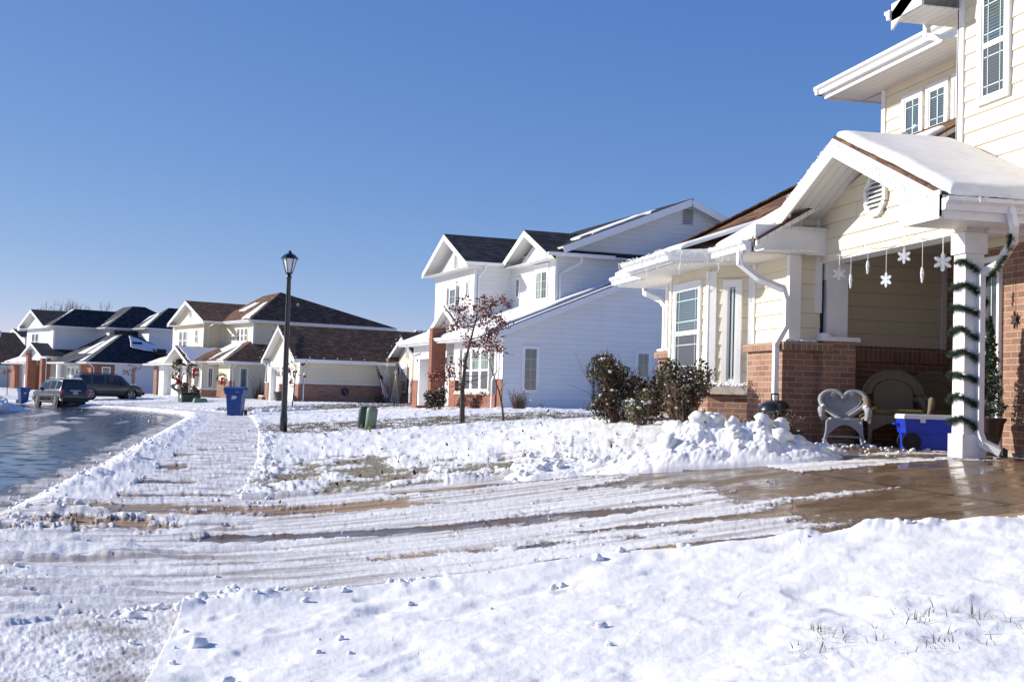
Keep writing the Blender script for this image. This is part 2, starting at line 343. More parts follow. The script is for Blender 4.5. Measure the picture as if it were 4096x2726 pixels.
M['ornament']=plain('clear_ornament',(.85,.88,.9),.2,.03); M['tgreen']=plain('dark_green_cabinet',(.035,.06,.045),.5,.1); M['lgreen']=plain('light_green_cabinet',(.17,.26,.15),.5,.1)
M['sage']=plain('sage_green_pedestal',(.20,.26,.18),.5,.1); M['dgreen']=plain('dark_green_pedestal',(.045,.085,.07),.5,.1)
M['pot']=plain('dark_brown_pot',(.045,.028,.022),.4,.2); M['lampglass']=plain('frosted_lamp_glass',(.75,.78,.80),.15,.03)
# ---------------- terrain ----------------
def _hash(ix,iy,seed):
    n=(ix.astype(np.int64)*374761393+iy.astype(np.int64)*668265263+seed*1442695041)&0xffffffff
    n=((n^(n>>13))*1274126177)&0xffffffff; return ((n^(n>>16))&0xffff)/65535.0
def vnoise(x,y,seed=0):
    ix=np.floor(x);iy=np.floor(y);fx=x-ix;fy=y-iy; fx=fx*fx*(3-2*fx);fy=fy*fy*(3-2*fy)
    a=_hash(ix,iy,seed);b=_hash(ix+1,iy,seed);c=_hash(ix,iy+1,seed);d=_hash(ix+1,iy+1,seed)
    return (a*(1-fx)+b*fx)*(1-fy)+(c*(1-fx)+d*fx)*fy
def fbm(x,y,seed=0,o=4,g=.5):
    s=0;a=1;t=0
    for i in range(o): s=s+a*vnoise(x,y,seed+i*17);t+=a;a*=g;x=x*2.03+3.1;y=y*2.03+7.7
    return s/t
def sst(x,a,b):
    t=np.clip((x-a)/(b-a),0,1); return t*t*(3-2*t)
CY=[-30,0,8,13,19,30,42,51,58,66,74,83,92.6,105,125,160,240]
CX=[-3.2,-2.9,-2.5,-2.25,-1.95,-1.75,-1.75,-1.9,-2.5,-3.9,-6.0,-10.7,-16.4,-26,-44,-80,-160]
def xc(Y): return np.interp(Y,CY,CX)
def zroad(Y): return np.interp(Y,[-30,0,8,15,22,30,40,50,60,72,85,120,240],[-.05,0,.05,.17,.27,.32,.32,.24,.14,.03,0,0,.1])
HY=[-30,0,5,12,17,30,41,60,80,92,110,140,240]
HZ=[.9,.95,1.0,1.02,1.03,1.04,1.05,.85,.70,.66,.70,.7,.7]
HD=[9,9,9,8.8,8.5,9.5,11,11,11,12,16,20,20]
def zbase(X,Y):
    X=np.asarray(X,float);Y=np.asarray(Y,float)
    # perpendicular-ish distance from the kerb line
    slope=(xc(Y+2)-xc(Y-2))/4.0
    d=(X-xc(Y))/np.sqrt(1+slope**2)
    zr=zroad(Y)
    hz=np.interp(Y,HY,HZ); hd=np.interp(Y,HY,HD)
    t=np.clip((d-2.3)/(hd-2.3),0,1); t=.55*t+.45*t*t*(3-2*t)
    lot=zr+.18+(hz-zr-.18)*t
    z=zr-.0012*(np.clip(-d,0,7)-3.5)**2*(d<0)+.012+sst(d,-.15,.40)*(.14+.03*np.clip(d,0,2.3)/2.3)
    z=np.where(d>=2.3,lot,z)
    z=z+.19*np.exp(-(((X-5.6)/1.9)**2+((Y-17.2)/3.2)**4))*sst(Y,13.0,14.4)*(d>2.3)
    z=np.where(d<-7.1,zr+.15+.05*np.clip(-d-7.1,0,6),z)
    return z,d
def zg1(x,y): return float(zbase(x,y)[0])
DRV_N=lambda X: 7.5-.72*sst(X,2.0,4.4)+np.where(X<0,-1.6*sst(-X,0.1,2.6),0)
DRV_F=lambda X: 13.35-.35*sst(X,1.5,3)-1.25*sst(X,2.9,4.8)
def driveway_mask(X,Y,d):
    m1=(Y>DRV_N(X))&(Y<DRV_F(X))&(d>0)&(X<12)
    m2=(X>5.0)&(X<9)&(Y>9)&(Y<14.75)      # porch slab and walk
    m2&=~((X<5.9)&(Y>12.4))&~((X<6.3)&(Y>13.7))
    return m1|m2
FARD=[] # far driveways: (origin, rot, u0,u1) filled below
def inframe(X,Y,o,rot):
    a=R(rot); qx=X-o[0]; qy=Y-o[1]
    return -qx*math.sin(a)+qy*math.cos(a), qx*math.cos(a)+qy*math.sin(a)   # u, v
H2o=(8.718,41.147); H3o=(3.831,80.14); H3bo=(-.512,92.361); H4o=(-12.524,115.448)
def surf(X,Y):
    """returns z, class, snow amount, wet amount"""
    z,d=zbase(X,Y)
    r=np.hypot(X,Y)
    cls=np.zeros(X.shape,int)                     # 0 lawn
    cls[(d<0)&(d>-7.1)]=1                         # road
    sw=(d>1.0)&(d<2.3)&(Y>-20); cls[sw]=2         # sidewalk
    dm=driveway_mask(X,Y,d); cls[dm]=3
    for (o,rot,u0,u1,v0) in ((H2o,8.15,6.9,11.2,.6),(H3o,14,1.0,6.6,0),(H3bo,22,9.0,16,0),(H4o,26,10,22,1)):
        u,v=inframe(X,Y,o,rot); mm=(u>u0)&(u<u1)&(v<v0)&(d>0); cls[mm]=3
    n1=fbm(X*.9,Y*.9,1,4); n2=fbm(X*6,Y*6,5,4); n3=fbm(X*22,Y*22,9,3); n4=fbm(X*60,Y*60,13,2)
    snow=np.ones(X.shape); wet=np.zeros(X.shape); grass=np.zeros(X.shape)
    zz=z.copy()
    # ---- lawn snow: footprints, crust, windblown thin places
    foot=np.clip(fbm(X*2.6,Y*2.6,21,3)-.60,0,1)*1.2
    lump=np.clip(fbm(X*5.5,Y*5.5,33,3)-.62,0,1)
    lawn=cls==0
    near=Y<DRV_N(X)
    rough=np.where(near,.75,1.0)
    hl=.05+.05*n1+.05*(fbm(X*1.7,Y*1.7,27,3)-.5)+rough*(.020*(n2-.5)+.007*(n3-.5))-.11*foot*np.where(near,.8,1)+.17*lump*rough*np.where(near,.35,1)+.002*(n4-.5)*rough
    hl*=np.where(near&(d>1.0),.12+.88*sst(DRV_N(X)-Y,0,.45),1)
    # ploughed rim of the drive
    eN=np.exp(-((Y-DRV_N(X)+.30)/.22)**2)*(d>1)*(X<4.6); eF=np.exp(-((Y-DRV_F(X)-.2)/.2)**2)*(d>1)*(X<3)
    ch=np.clip(fbm(X*5,Y*5,41,4)-.38,0,1)
    hl+=eN*(.03+.28*ch*np.clip(fbm(X*.8,Y*.8,44,2)*2-.75,0,1))+eF*.06*ch*(X>.3)
    # thin lawn areas where grass shows
    g=.95*np.exp(-(((X-1.3)/1.3)**2+((Y-15.8)/3.6)**2))+.85*np.exp(-(((X-3.2)/1.4)**2+((Y-14.4)/1.5)**2))*.8
    g+=1.1*sst(Y+.35*X,27.2,28.0)*(1-sst(Y+.1*X,33.0,36.0))*sst(X,.2,.9)*(1-sst(X,14,18))
    g+=.9*sst(Y+.3*X,55.5,57)*(1-sst(Y+.3*X,67,72))*sst(d,2.3,2.8)*(1-sst(d,12,15))
    g+=.45*sst(Y,70,76)*sst(fbm(X*.3,Y*.3,51,2),.45,.6)*(d>1)
    g=np.where(near,0,g); grass=np.clip(g,0,1)*lawn
    gm=fbm(X*3.3,Y*3.3,61,4)
    snow=np.where(lawn,1-np.clip(grass*.62+(gm-.5)*1.5+.5*(n3-.5),0,.62)*np.clip(grass*2,0,1),snow)
    zz=np.where(lawn,z+hl*np.clip(snow,.12,1),zz)
    # kerb-side snow bank
    bank=np.exp(-((d-.45)/.38)**2)*(d>-.25)
    bk=fbm(X*4.2,Y*4.2,71,4)
    zz=np.where(lawn&(d<1.0)&(d>0),z+.02+bank*(.02+.13*np.clip(bk-.2,0,1))*(1-.7*np.exp(-((Y-13.6)/.9)**2))+.02*(n3-.5),zz)
    lb=np.exp(-((d+7.9)/.7)**2)
    zz=np.where(d<-7.0,zz+lb*(.15+.5*np.clip(bk-.2,0,1)),zz)
    # small verge between walk and lawn
    rim=np.exp(-((d-2.5)/.2)**2)*(Y>12.8)
    zz+=np.where(lawn,rim*.12*ch,0)
    # ---- drive
    dv=cls==3
    Yp=Y+.25*X
    wv=.5*(fbm(X*.6,Y*.6,80,2)-.5); str1=fbm(X*.6,(Yp+wv)*3.6,81,5); str2=fbm(X*2.2,(Yp+wv)*9,87,4)
    str3=fbm(X*.8+9,(Yp-wv)*6.5,83,5)
    cov=.83+.60*(str1-.5)+.50*(str2-.5)+.40*(str3-.5)+.55*(n2-.5)+.40*(n1-.5)+.45*(n3-.5)+.2*(n4-.5)
    cov-=.95*sst(X+1.1*(str1-.5),3.3,4.6)*sst(Y,6.9,7.4)*(1-.55*np.exp(-((Y-8.9)/.22)**2)*(1-sst(X,4.8,5.6))-.5*np.exp(-((Y-10.2)/.16)**2)*(1-sst(X,5.0,6.2)))
    def strip(yc,w,x0,x1,a): return a*np.exp(-(np.abs((Yp-yc+.35*(str1-.5))/w))**3)*sst(X,x0,x0+.6)*(1-sst(X,x1,x1+.8))
    cov-=strip(10.28,.17,-.5,2.9,1.0)+strip(12.35,.42,-1.5,1.3,.62)+strip(11.2,.55,-1.9,-.9,.45)+strip(13.3,.15,1.2,3.4,.6)+strip(12.2,.22,2.6,4.6,.5)+strip(8.1,.17,1.6,3.6,.75)+strip(8.9,.12,.3,2.6,.35)+strip(9.3,.10,2.2,4.4,.5)+strip(11.4,.10,.6,2.8,.28)
    dn0=Y-DRV_N(X); cov-=.75*(1-sst(dn0+.3*(str1-.5)+.15*(n2-.5),.18,.40))*sst(X,1.5,2.6)
    cov-=.5*np.exp(-(((X+.45)/.3)**2+((Y-7.25)/.14)**2))
    cov=np.where((X>6.2)&(Y>12),.35+.5*(n2-.5),cov)
    cov=np.where((X>5.0)&(X<7.6)&(Y>10.5)&(Y<12.2),.50+1.0*(str1-.5)+.4*(n2-.5),cov)
    farcov=.9+.5*(n1-.5); cov=np.where(Y>30,farcov,cov)
    snow=np.where(dv,cov,snow); 
    dn_=Y-DRV_N(X); wet=np.where(dv,np.clip(sst(X,2.0,4.2)*sst(dn_+.25*(n1-.5),.22,.45)+.9*np.exp(-((Yp-10.28)/.3)**2),0,1),wet)
    sc=sst(cov,.38,.62)
    dl=sst(d,4.0,1.2)            # deeper ruts toward the street
    chunk=np.clip(fbm(X*1.3,Yp*5.5,91,4)-.47,0,1)
    zz=np.where(dv,z+sc*(.006+.008*n3+.003*n4+.055*chunk*(.12+dl*3.2)+.006*(n2-.5)),zz)
    zz=np.where(dv&(X>6.55)&(Y>10.65),zz+.015,zz)
    # ---- walk
    sww=cls==2
    cw=.84+.35*(fbm(X*1.6,Y*2.0,95,3)-.5)+.3*(n3-.5)+.25*(n2-.5)
    for yb_,wb_,x0_,x1_,a_ in ((13.85,.22,-1.4,0,.55),(15.45,.30,-1.3,-.45,.65),(14.6,.12,-1.0,.1,.3),(17.8,.45,-1.2,-.7,.7),(20.3,.35,-1.2,-.75,.5),(21.8,.3,-.7,.1,.55),(25.5,.5,-.6,.3,.3),(32.5,.5,-.8,.3,.35)): cw-=a_*np.exp(-((Y-yb_)/wb_)**2)*sst(X,x0_,x0_+.2)*(1-sst(X,x1_-.1,x1_+.2))
    cw=np.where(Y>45,.95,cw)
    cw=np.where((Y<7.5),.9+.3*(n2-.5),cw)
    snow=np.where(sww,cw,snow); wet=np.where(sww,.05,wet)
    zz=np.where(sww,z+sst(cw,.38,.6)*(.012+.02*n3+.01*n4),zz)
    # ---- road
    rd=cls==1
    sl=fbm(X*.8+Y*.12,Y*.35,101,4); e=sst(d,-1.5,-.15)+.9*sst(-d,5.4,7.0)
    cr=.15*(n2-.3)+.72*e*(.55+.9*bk*.9)-.1
    # slush windrows between the wheel paths further up the street
    cr+=.85*np.exp(-((d+3.1+.5*np.sin(Y*.16))/.6)**2)*sst(Y,23,30)*(1-sst(Y,64,72))*sst(sl,.38,.5)
    cr+=.8*np.exp(-((d+5.3)/.55)**2)*sst(Y,24,30)*sst(sl,.4,.52)+.6*np.exp(-((d+1.7)/.35)**2)*sst(Y,34,40)*(1-sst(Y,50,58))*sst(sl,.45,.55)
    snow=np.where(rd,cr,snow); wet=np.where(rd,1.0,wet)
    zz=np.where(rd,z+sst(cr,.4,.7)*(.01+.05*np.clip(bk-.3,0,1)*e+.012*n3),zz)
    return zz,cls,snow,wet,grass,d
def build_ground():
    fine=np.radians(np.arange(-25.5,25.5,.047)); coarse=np.radians(np.arange(25.5,334.6,3.0))
    az=np.concatenate([fine,coarse[0:]]); az=az+R(YAW)
    # radii: even steps seen from eye height, over the local ground
    rs=[.3,.8,1.4,2.0,2.5]; r=2.9
    while r<160:
        rs.append(r); h=1.5-np.interp(r,[3,8,14,40,90],[.4,.5,.62,.8,.6]); r+=min(max(r*r*.00082/h,.010),.42 if r<95 else 1.6)
    while r<900: rs.append(r); r*=1.25
    rs.append(900.)
    rs=np.array(rs); A,RR=np.meshgrid(az,rs); X=np.sin(A)*RR; Y=np.cos(A)*RR
    z,cls,snow,wet,grass,d=surf(X,Y)
    nr,na=X.shape
    idx=np.arange(nr*na).reshape(nr,na)
    a=idx[:-1,:]; b=idx[1:,:]
    q=np.stack([a,np.roll(a,-1,1),np.roll(b,-1,1),b],-1).reshape(-1,4)[:,::-1]
    qc=cls[:-1,:].reshape(-1)
    P=np.stack([X.ravel(),Y.ravel(),z.ravel()],1)
    at={'snow':snow.ravel(),'wet':wet.ravel(),'grass':grass.ravel()}
    for k,(nm,mt) in enumerate((('ground',M['lawn']),('road',M['road']),('sidewalk',M['walk']),('driveway',M['drive']))):
        f=q[qc==k]; used,inv=np.unique(f,return_inverse=True); f=inv.reshape(-1,4)
        me=bpy.data.meshes.new(nm); me.vertices.add(len(used)); me.vertices.foreach_set('co',P[used].ravel())
        me.loops.add(len(f)*4); me.loops.foreach_set('vertex_index',f.ravel().astype('i'))
        me.polygons.add(len(f)); me.polygons.foreach_set('loop_start',np.arange(0,len(f)*4,4,dtype='i'))
        me.polygons.foreach_set('loop_total',np.full(len(f),4,'i'))
        me.update(calc_edges=True); me.validate()
        me.polygons.foreach_set('use_smooth',np.ones(len(me.polygons),bool))
        for an,av in at.items():
            t=me.attributes.new(an,'FLOAT','POINT'); t.data.foreach_set('value',av[used].astype('f'))
        me.materials.append(mt)
        o=bpy.data.objects.new(nm,me); COL.objects.link(o)
        lab={'ground':'snow covered lawns and verges with thin grassy places','road':'wet dark asphalt street with slush windrows, curving away to the left',
             'sidewalk':'concrete sidewalk beside the street under thin packed snow','driveway':'concrete driveways with packed snow and wet bare patches'}[nm]
        tag(o,lab,nm,kind='structure')
def groundmat(name,bare,kind):
    m,nt,b=newmat(name)
    at=nd(nt,'ShaderNodeAttribute',attribute_name='snow'); wt=nd(nt,'ShaderNodeAttribute',attribute_name='wet'); ga=nd(nt,'ShaderNodeAttribute',attribute_name='grass')
    tc=nd(nt,'ShaderNodeTexCoord')
    n1=nd(nt,'ShaderNodeTexNoise',i_Scale=24,i_Detail=4,i_Roughness=.55); L(nt,tc.outputs['Object'],n1.inputs['Vector'])
    n2=nd(nt,'ShaderNodeTexNoise',i_Scale=3.0,i_Detail=5); L(nt,tc.outputs['Object'],n2.inputs['Vector'])
    nf=nd(nt,'ShaderNodeTexNoise',i_Scale=95,i_Detail=3,i_Roughness=.6); L(nt,tc.outputs['Object'],nf.inputs['Vector'])
    nm_=nd(nt,'ShaderNodeMix',data_type='FLOAT'); nm_.inputs[0].default_value=.4; L(nt,n1.outputs[0],nm_.inputs[2]); L(nt,nf.outputs[0],nm_.inputs[3])
    ad=nd(nt,'ShaderNodeMath',operation='MULTIPLY_ADD'); L(nt,nm_.outputs[0],ad.inputs[0]); ad.inputs[1].default_value=.75 if kind!='lawn' else .9; L(nt,at.outputs['Fac'],ad.inputs[2])
    off=.375 if kind!='lawn' else .45
    fac=ramp(nt,ad.outputs[0],[(.47+off-.06,(0,0,0)),(.47+off+(.10 if kind!='lawn' else .16),(1,1,1))])
    snowc=ramp(nt,n2.outputs[0],[(.3,(.79,.785,.765)),(.6,(.86,.85,.815))] if kind in('lawn',) else ([(.34,(.42,.38,.34)),(.45,(.64,.62,.60)),(.57,(.81,.80,.775)),(.7,(.86,.85,.815))] if kind!='road' else [(.3,(.30,.28,.26)),(.5,(.48,.46,.43)),(.7,(.66,.66,.66))]))
    if kind=='drive':
        mps=nd(nt,'ShaderNodeMapping'); mps.inputs['Rotation'].default_value=(0,0,.245); mps.inputs['Scale'].default_value=(.22,1.9,1); L(nt,tc.outputs['Object'],mps.inputs[0]); L(nt,mps.outputs[0],n2.inputs['Vector'])
    if kind=='lawn':
        n3=nd(nt,'ShaderNodeTexNoise',i_Scale=45,i_Detail=3); L(nt,tc.outputs['Object'],n3.inputs['Vector'])
        barec=ramp(nt,n3.outputs[0],[(.3,(.07,.07,.035)),(.5,(.21,.175,.105)),(.7,(.40,.33,.23))])
    elif kind=='road':
        n3=nd(nt,'ShaderNodeTexNoise',i_Scale=150,i_Detail=2); L(nt,tc.outputs['Object'],n3.inputs['Vector'])
        barec=ramp(nt,n3.outputs[0],[(.3,(.012,.013,.015)),(.7,(.035,.035,.038))])
    else:
        n3=nd(nt,'ShaderNodeTexNoise',i_Scale=60,i_Detail=4); L(nt,tc.outputs['Object'],n3.inputs['Vector'])
        dry=ramp(nt,n3.outputs[0],[(.3,tuple(c*.82 for c in bare)),(.7,tuple(c*1.1 for c in bare))])
        dk=ramp(nt,n3.outputs[0],[(.3,tuple(c*.36 for c in bare)),(.7,tuple(c*.52 for c in bare))])
        mw=nd(nt,'ShaderNodeMath',operation='MULTIPLY_ADD'); L(nt,n2.outputs[0],mw.inputs[0]); mw.inputs[1].default_value=1.6; L(nt,wt.outputs['Fac'],mw.inputs[2])
        wf=ramp(nt,mw.outputs[0],[(.95,(0,0,0)),(1.0,(1,1,1))]) if False else ramp(nt,mw.outputs[0],[(.78,(0,0,0)),(.98,(1,1,1))])
        mx0=nd(nt,'ShaderNodeMix',data_type='RGBA'); L(nt,wf,mx0.inputs[0]); L(nt,dry,mx0.inputs[6]); L(nt,dk,mx0.inputs[7]); barec=mx0.outputs[2]
        # joints across and along the slabs
        sx=nd(nt,'ShaderNodeSeparateXYZ'); L(nt,tc.outputs['Object'],sx.inputs[0])
        js=[]
        for ax,per,of in ((0,3.05,.35),(1,(2.55 if kind=='drive' else 1.5),.1)):
            q=nd(nt,'ShaderNodeMath',operation='MULTIPLY_ADD'); L(nt,sx.outputs[ax],q.inputs[0]); q.inputs[1].default_value=1/per; q.inputs[2].default_value=of
            w=nd(nt,'ShaderNodeMath',operation='FRACT'); L(nt,q.outputs[0],w.inputs[0])
            js.append(ramp(nt,w.outputs[0],[(.0,(.18,.18,.18)),(.006,(.18,.18,.18)),(.009,(1,1,1))]))
        mj=nd(nt,'ShaderNodeMix',data_type='RGBA',blend_type='MULTIPLY'); mj.inputs[0].default_value=1; L(nt,js[0],mj.inputs[6]); L(nt,js[1],mj.inputs[7])
        mk=nd(nt,'ShaderNodeMix',data_type='RGBA',blend_type='MULTIPLY'); mk.inputs[0].default_value=1; L(nt,barec,mk.inputs[6]); L(nt,mj.outputs[2],mk.inputs[7]); barec=mk.outputs[2]
    mx=nd(nt,'ShaderNodeMix',data_type='RGBA'); L(nt,fac,mx.inputs[0]); L(nt,barec,mx.inputs[6]); L(nt,snowc,mx.inputs[7]); L(nt,mx.outputs[2],b.inputs['Base Color'])
    # roughness: wet bare surface is glossy
    if kind=='road':
        rr=ramp(nt,n2.outputs[0],[(.38,(.09,.09,.09)),(.52,(.16,.16,.16)),(.66,(.36,.36,.36))])
    elif kind=='lawn': rr=ramp(nt,n2.outputs[0],[(.3,(.85,.85,.85)),(.7,(.9,.9,.9))])
    else:
        nw=nd(nt,'ShaderNodeTexNoise',i_Scale=2.2,i_Detail=6,i_Roughness=.65); L(nt,tc.outputs['Object'],nw.inputs['Vector'])
        wr=ramp(nt,nw.outputs[0],[(.40,(.07,.07,.07)),(.50,(.24,.24,.24)),(.62,(.50,.50,.50))])
        mw2=nd(nt,'ShaderNodeMix',data_type='RGBA'); L(nt,wf,mw2.inputs[0]); mw2.inputs[6].default_value=(.75,.75,.75,1); L(nt,wr,mw2.inputs[7]); rr=mw2.outputs[2]
    mr=nd(nt,'ShaderNodeMix',data_type='RGBA'); L(nt,fac,mr.inputs[0]); L(nt,rr,mr.inputs[6]); mr.inputs[7].default_value=(.7,.7,.7,1); L(nt,mr.outputs[2],b.inputs['Roughness'])
    b.inputs['Specular IOR Level'].default_value={'lawn':.25,'road':.16,'drive':.25}.get(kind,.4)
    hh=nd(nt,'ShaderNodeMath',operation='MULTIPLY'); L(nt,nm_.outputs[0],hh.inputs[0]); L(nt,fac,hh.inputs[1])
    h2=nd(nt,'ShaderNodeMath',operation='MULTIPLY_ADD'); L(nt,n2.outputs[0],h2.inputs[0]); h2.inputs[1].default_value={'lawn':.3,'road':.0,'drive':.03}.get(kind,.1); L(nt,hh.outputs[0],h2.inputs[2])
    bp=nd(nt,'ShaderNodeBump',i_Strength=.8 if kind!='lawn' else .40,i_Distance=.014 if kind!='lawn' else .010); L(nt,h2.outputs[0],bp.inputs['Height']); L(nt,bp.outputs[0],b.inputs['Normal'])
    return m
M['lawn']=groundmat('snowy_lawn',None,'lawn'); M['road']=groundmat('wet_asphalt',None,'road')
M['walk']=groundmat('sidewalk_concrete',(.34,.25,.16),'walk'); M['drive']=groundmat('driveway_concrete',(.40,.265,.150),'drive')
build_ground()
# ---------------- house kit (local frame: x into the lot, y along the street away from the viewer) ----------------
SPLIT={'gutter','corner_trim','brick_wall','brick_cap','footing','ledge_snow','fascia','soffit','trim_board','door_frame','inner_wall','gutter_snow','siding_wall','sill','sill_snow','shutter','roof_vent_pipe'}
def split_pieces(mb,gap=.03):
    n=len(mb.v); par=list(range(n))
    def fd(a):
        while par[a]!=a: par[a]=par[par[a]]; a=par[a]
        return a
    for f in mb.f:
        a=fd(f[0])
        for i in f[1:]: par[fd(i)]=a
    roots={}; 
    for i in range(n): roots.setdefault(fd(i),[]).append(i)
    va=np.array(mb.v); keys=list(roots); B=np.array([np.concatenate([va[roots[k]].min(0)-gap,va[roots[k]].max(0)+gap]) for k in keys])
    m=len(keys); cid=list(range(m))
    def f2(a):
        while cid[a]!=a: cid[a]=cid[cid[a]]; a=cid[a]
        return a
    for i in range(m):
        ov=np.all((B[i,:3]<=B[i+1:,3:])&(B[i+1:,:3]<=B[i,3:]),axis=1)
        for j in np.nonzero(ov)[0]: cid[f2(int(j)+i+1)]=f2(i)
    key={k:f2(i) for i,k in enumerate(keys)}; out={}
    for f,mi in zip(mb.f,mb.m):
        g=key[fd(f[0])]; q=out.get(g)
        if q is None: q=out[g]=MB(); q.map={}
        idx=[]
        for i in f:
            if i not in q.map: q.map[i]=len(q.v); q.v.append(mb.v[i])
            idx.append(q.map[i])
        q.f.append(tuple(idx)); q.m.append(mi)
    return list(out.values())
class House:
    def __init__(s,name,o,rot,zb,label,cat='house'):
        s.zb=zb; s.root=empty(name,(o[0],o[1],zb),R(rot),label,cat)
    def add(s,mb,name,mat,parent=None,smooth=False):
        par=parent or s.root
        if name in SPLIT:
            parts=split_pieces(mb)
            if len(parts)>1:
                for q in parts:
                    zz=[v[2] for v in q.v]; nm=name
                    if name=='gutter' and max(zz)-min(zz)>.7: nm='downspout'
                    o=q.build(nm,mat,par,smooth,off=(0,0,s.zb))
                return o
        o=mb.build(name,mat,par,smooth,off=(0,0,s.zb)) ; return o
class Pl:  # vertical wall plane with origin o (x,y), tangent angle; h along, d outward
    def __init__(s,x,y,t,n): s.o=V((x,y,0)); s.t=V((t[0],t[1],0)).normalized(); s.n=V((n[0],n[1],0)).normalized()
    def p(s,h,z,d=0): return s.o+s.t*h+s.n*d+V((0,0,z))
    def box(s,mb,h0,h1,z0,z1,d0,d1,mi=0):
        c=s.p((h0+h1)/2,(z0+z1)/2,(d0+d1)/2); mb.obox(c,s.t*((h1-h0)/2),s.n*((d1-d0)/2),V((0,0,(z1-z0)/2)),mi)
def F(x): return Pl(x,0,(0,1),(-1,0))      # street face: h = y
def S(y): return Pl(0,y,(1,0),(0,-1))      # near side face: h = x
def window(H,pl,h0,h1,z0,z1,kind='dh',tr=.085,up='gl_sky',dn='gl_dark',head=False,shut=None,cols=2,rows=3,name='window',sill=None):
    """kind: dh double hung, fix fixed with prairie grille, grid all-over grille, slide two sashes side by side"""
    fb=MB(); B=lambda a,b,c,d,e,f: pl.box(fb,a,b,c,d,e,f)
    B(h0,h0+tr,z0,z1,.0,.045);B(h1-tr,h1,z0,z1,.0,.045);B(h0+tr,h1-tr,z1-tr,z1,.0,.045);B(h0+tr,h1-tr,z0,z0+tr*.8,.0,.045)
    a,b,c,d=h0+tr,h1-tr,z0+tr*.8,z1-tr; s=.028
    B(a,a+s,c,d,.0,.034);B(b-s,b,c,d,.0,.034);B(a+s,b-s,d-s,d,.0,.034);B(a+s,b-s,c,c+s,.0,.034)
    if head: B(h0-.07,h1+.07,z1,z1+.16,.0,.05); B(h0-.11,h1+.11,z1+.16,z1+.20,.0,.085)
    a+=s;b-=s;c+=s;d-=s; mid=(c+d)/2
    if kind=='dh': B(a,b,mid-.03,mid+.03,.0,.036)
    if kind=='slide': B((a+b)/2-.025,(a+b)/2+.025,c,d,.0,.036)
    fr=H.add(fb,name,M['trim'])
    def pane(a,b,c,d,mt):
        pb=MB(); pb.face([pl.p(a,c,.02),pl.p(b,c,.02),pl.p(b,d,.02),pl.p(a,d,.02)][::1 if pl.t.cross(V((0,0,1))).dot(pl.n)>0 else -1]); return H.add(pb,'pane',M[mt],fr)
    gb=MB(); G=lambda a,b,c,d: pl.box(gb,a,b,c,d,.0205,.026)
    w=.011
    def prairie(a,b,c,d,top=True,bot=True):
        i=min(.1,(b-a)*.2)
        if (b-a)>.34: G(a+i-w/2,a+i+w/2,c,d);G(b-i-w/2,b-i+w/2,c,d)
        else: G((a+b)/2-w,(a+b)/2+w,c,d)
        if top: G(a,b,d-i*1.3-w/2,d-i*1.3+w/2)
        if bot: G(a,b,c+i*1.3-w/2,c+i*1.3+w/2)
    def grid(a,b,c,d,cols,rows):
        for k in range(1,cols): x=a+(b-a)*k/cols; G(x-w/2,x+w/2,c,d)
        for k in range(1,rows): z=c+(d-c)*k/rows; G(a,b,z-w/2,z+w/2)
    if kind=='dh':
        pane(a,b,mid+.03,d,up); pane(a,b,c,mid-.03,dn)
        if cols: grid(a,b,mid+.03,d,cols,2)
        else: prairie(a,b,mid+.03,d,True,True); prairie(a,b,c,mid-.03,True,True)
    elif kind=='fix': pane(a,b,c,d,up); prairie(a,b,c,d)
    elif kind=='slide':
        m=(a+b)/2; pane(a,m-.025,c,d,dn); pane(m+.025,b,c,d,up); grid(a,m-.025,c,d,2,3); grid(m+.025,b,c,d,2,3)
    else: pane(a,b,c,d,up); grid(a,b,c,d,cols,rows)
    if gb.f: H.add(gb,'grille',M['muntin'],fr)
    if shut:
        for (q0,q1) in ((h0-.36,h0-.02),(h1+.02,h1+.36)):
            sb=MB(); pl.box(sb,q0,q1,z0,z1,.0,.03)
            for k in range(int((z1-z0-.1)/.05)): z=z0+.07+k*.05; pl.box(sb,q0+.05,q1-.05,z,z+.028,.03,.042)
            H.add(sb,'shutter',M[shut])
    if sill:
        sb=MB(); pl.box(sb,h0-.1,h1+.1,z0-.09,z0,.0,.12); H.add(sb,'sill',M['stone'])
        sn=MB(); pl.box(sn,h0-.08,h1+.08,z0+.002,z0+.05,.047,.125); o=H.add(sn,'sill_snow',M['snow'])
    return fr
def garage_door(H,pl,h0,h1,z0,z1,rec=.12,wins=4):
    db=MB(); n=4
    for k in range(n):
        a=z0+(z1-z0)*k/n; b=z0+(z1-z0)*(k+1)/n
        pl.box(db,h0,h1,a,b-.012,-.06,.012)
        w=(h1-h0)/wins
        for j in range(wins): pl.box(db,h0+w*j+.06,h0+w*(j+1)-.06,a+.07,b-.08,.012,.022)
    o=H.add(db,'garage_door',M['door'])
    gb=MB(); a=z0+(z1-z0)*3/4; b=z1; w=(h1-h0)/wins
    for j in range(wins):
        cx=h0+w*(j+.5)
        for i in range(2):
            for k in range(2): pl.box(gb,cx-.16+i*.17,cx-.01+i*.17,a+.12+k*.15,a+.25+k*.15,.022,.026)
    H.add(gb,'door_pane',M['gl_plain'],o)
    return o
def gutter(mb,p0,p1,n,w=.12,h=.12):
    """K profile gutter from p0 to p1, n = outward horizontal normal"""
    p0,p1,n=V(p0),V(p1),V(n); up=V((0,0,1))
    prof=[(0,-h),(.55*w,-h),(.68*w,-h*.55),(w,-h*.32),(w,0),(w*.92,0),(w*.92,-.012),(0,-.012)]
    a=[p0+n*x+up*z for x,z in prof]; b=[p1+n*x+up*z for x,z in prof]; k=len(prof)
    for i in range(k):
        j=(i+1)%k; mb.face([a[i],a[j],b[j],b[i]])
    mb.face(a[::-1]); mb.face(b)
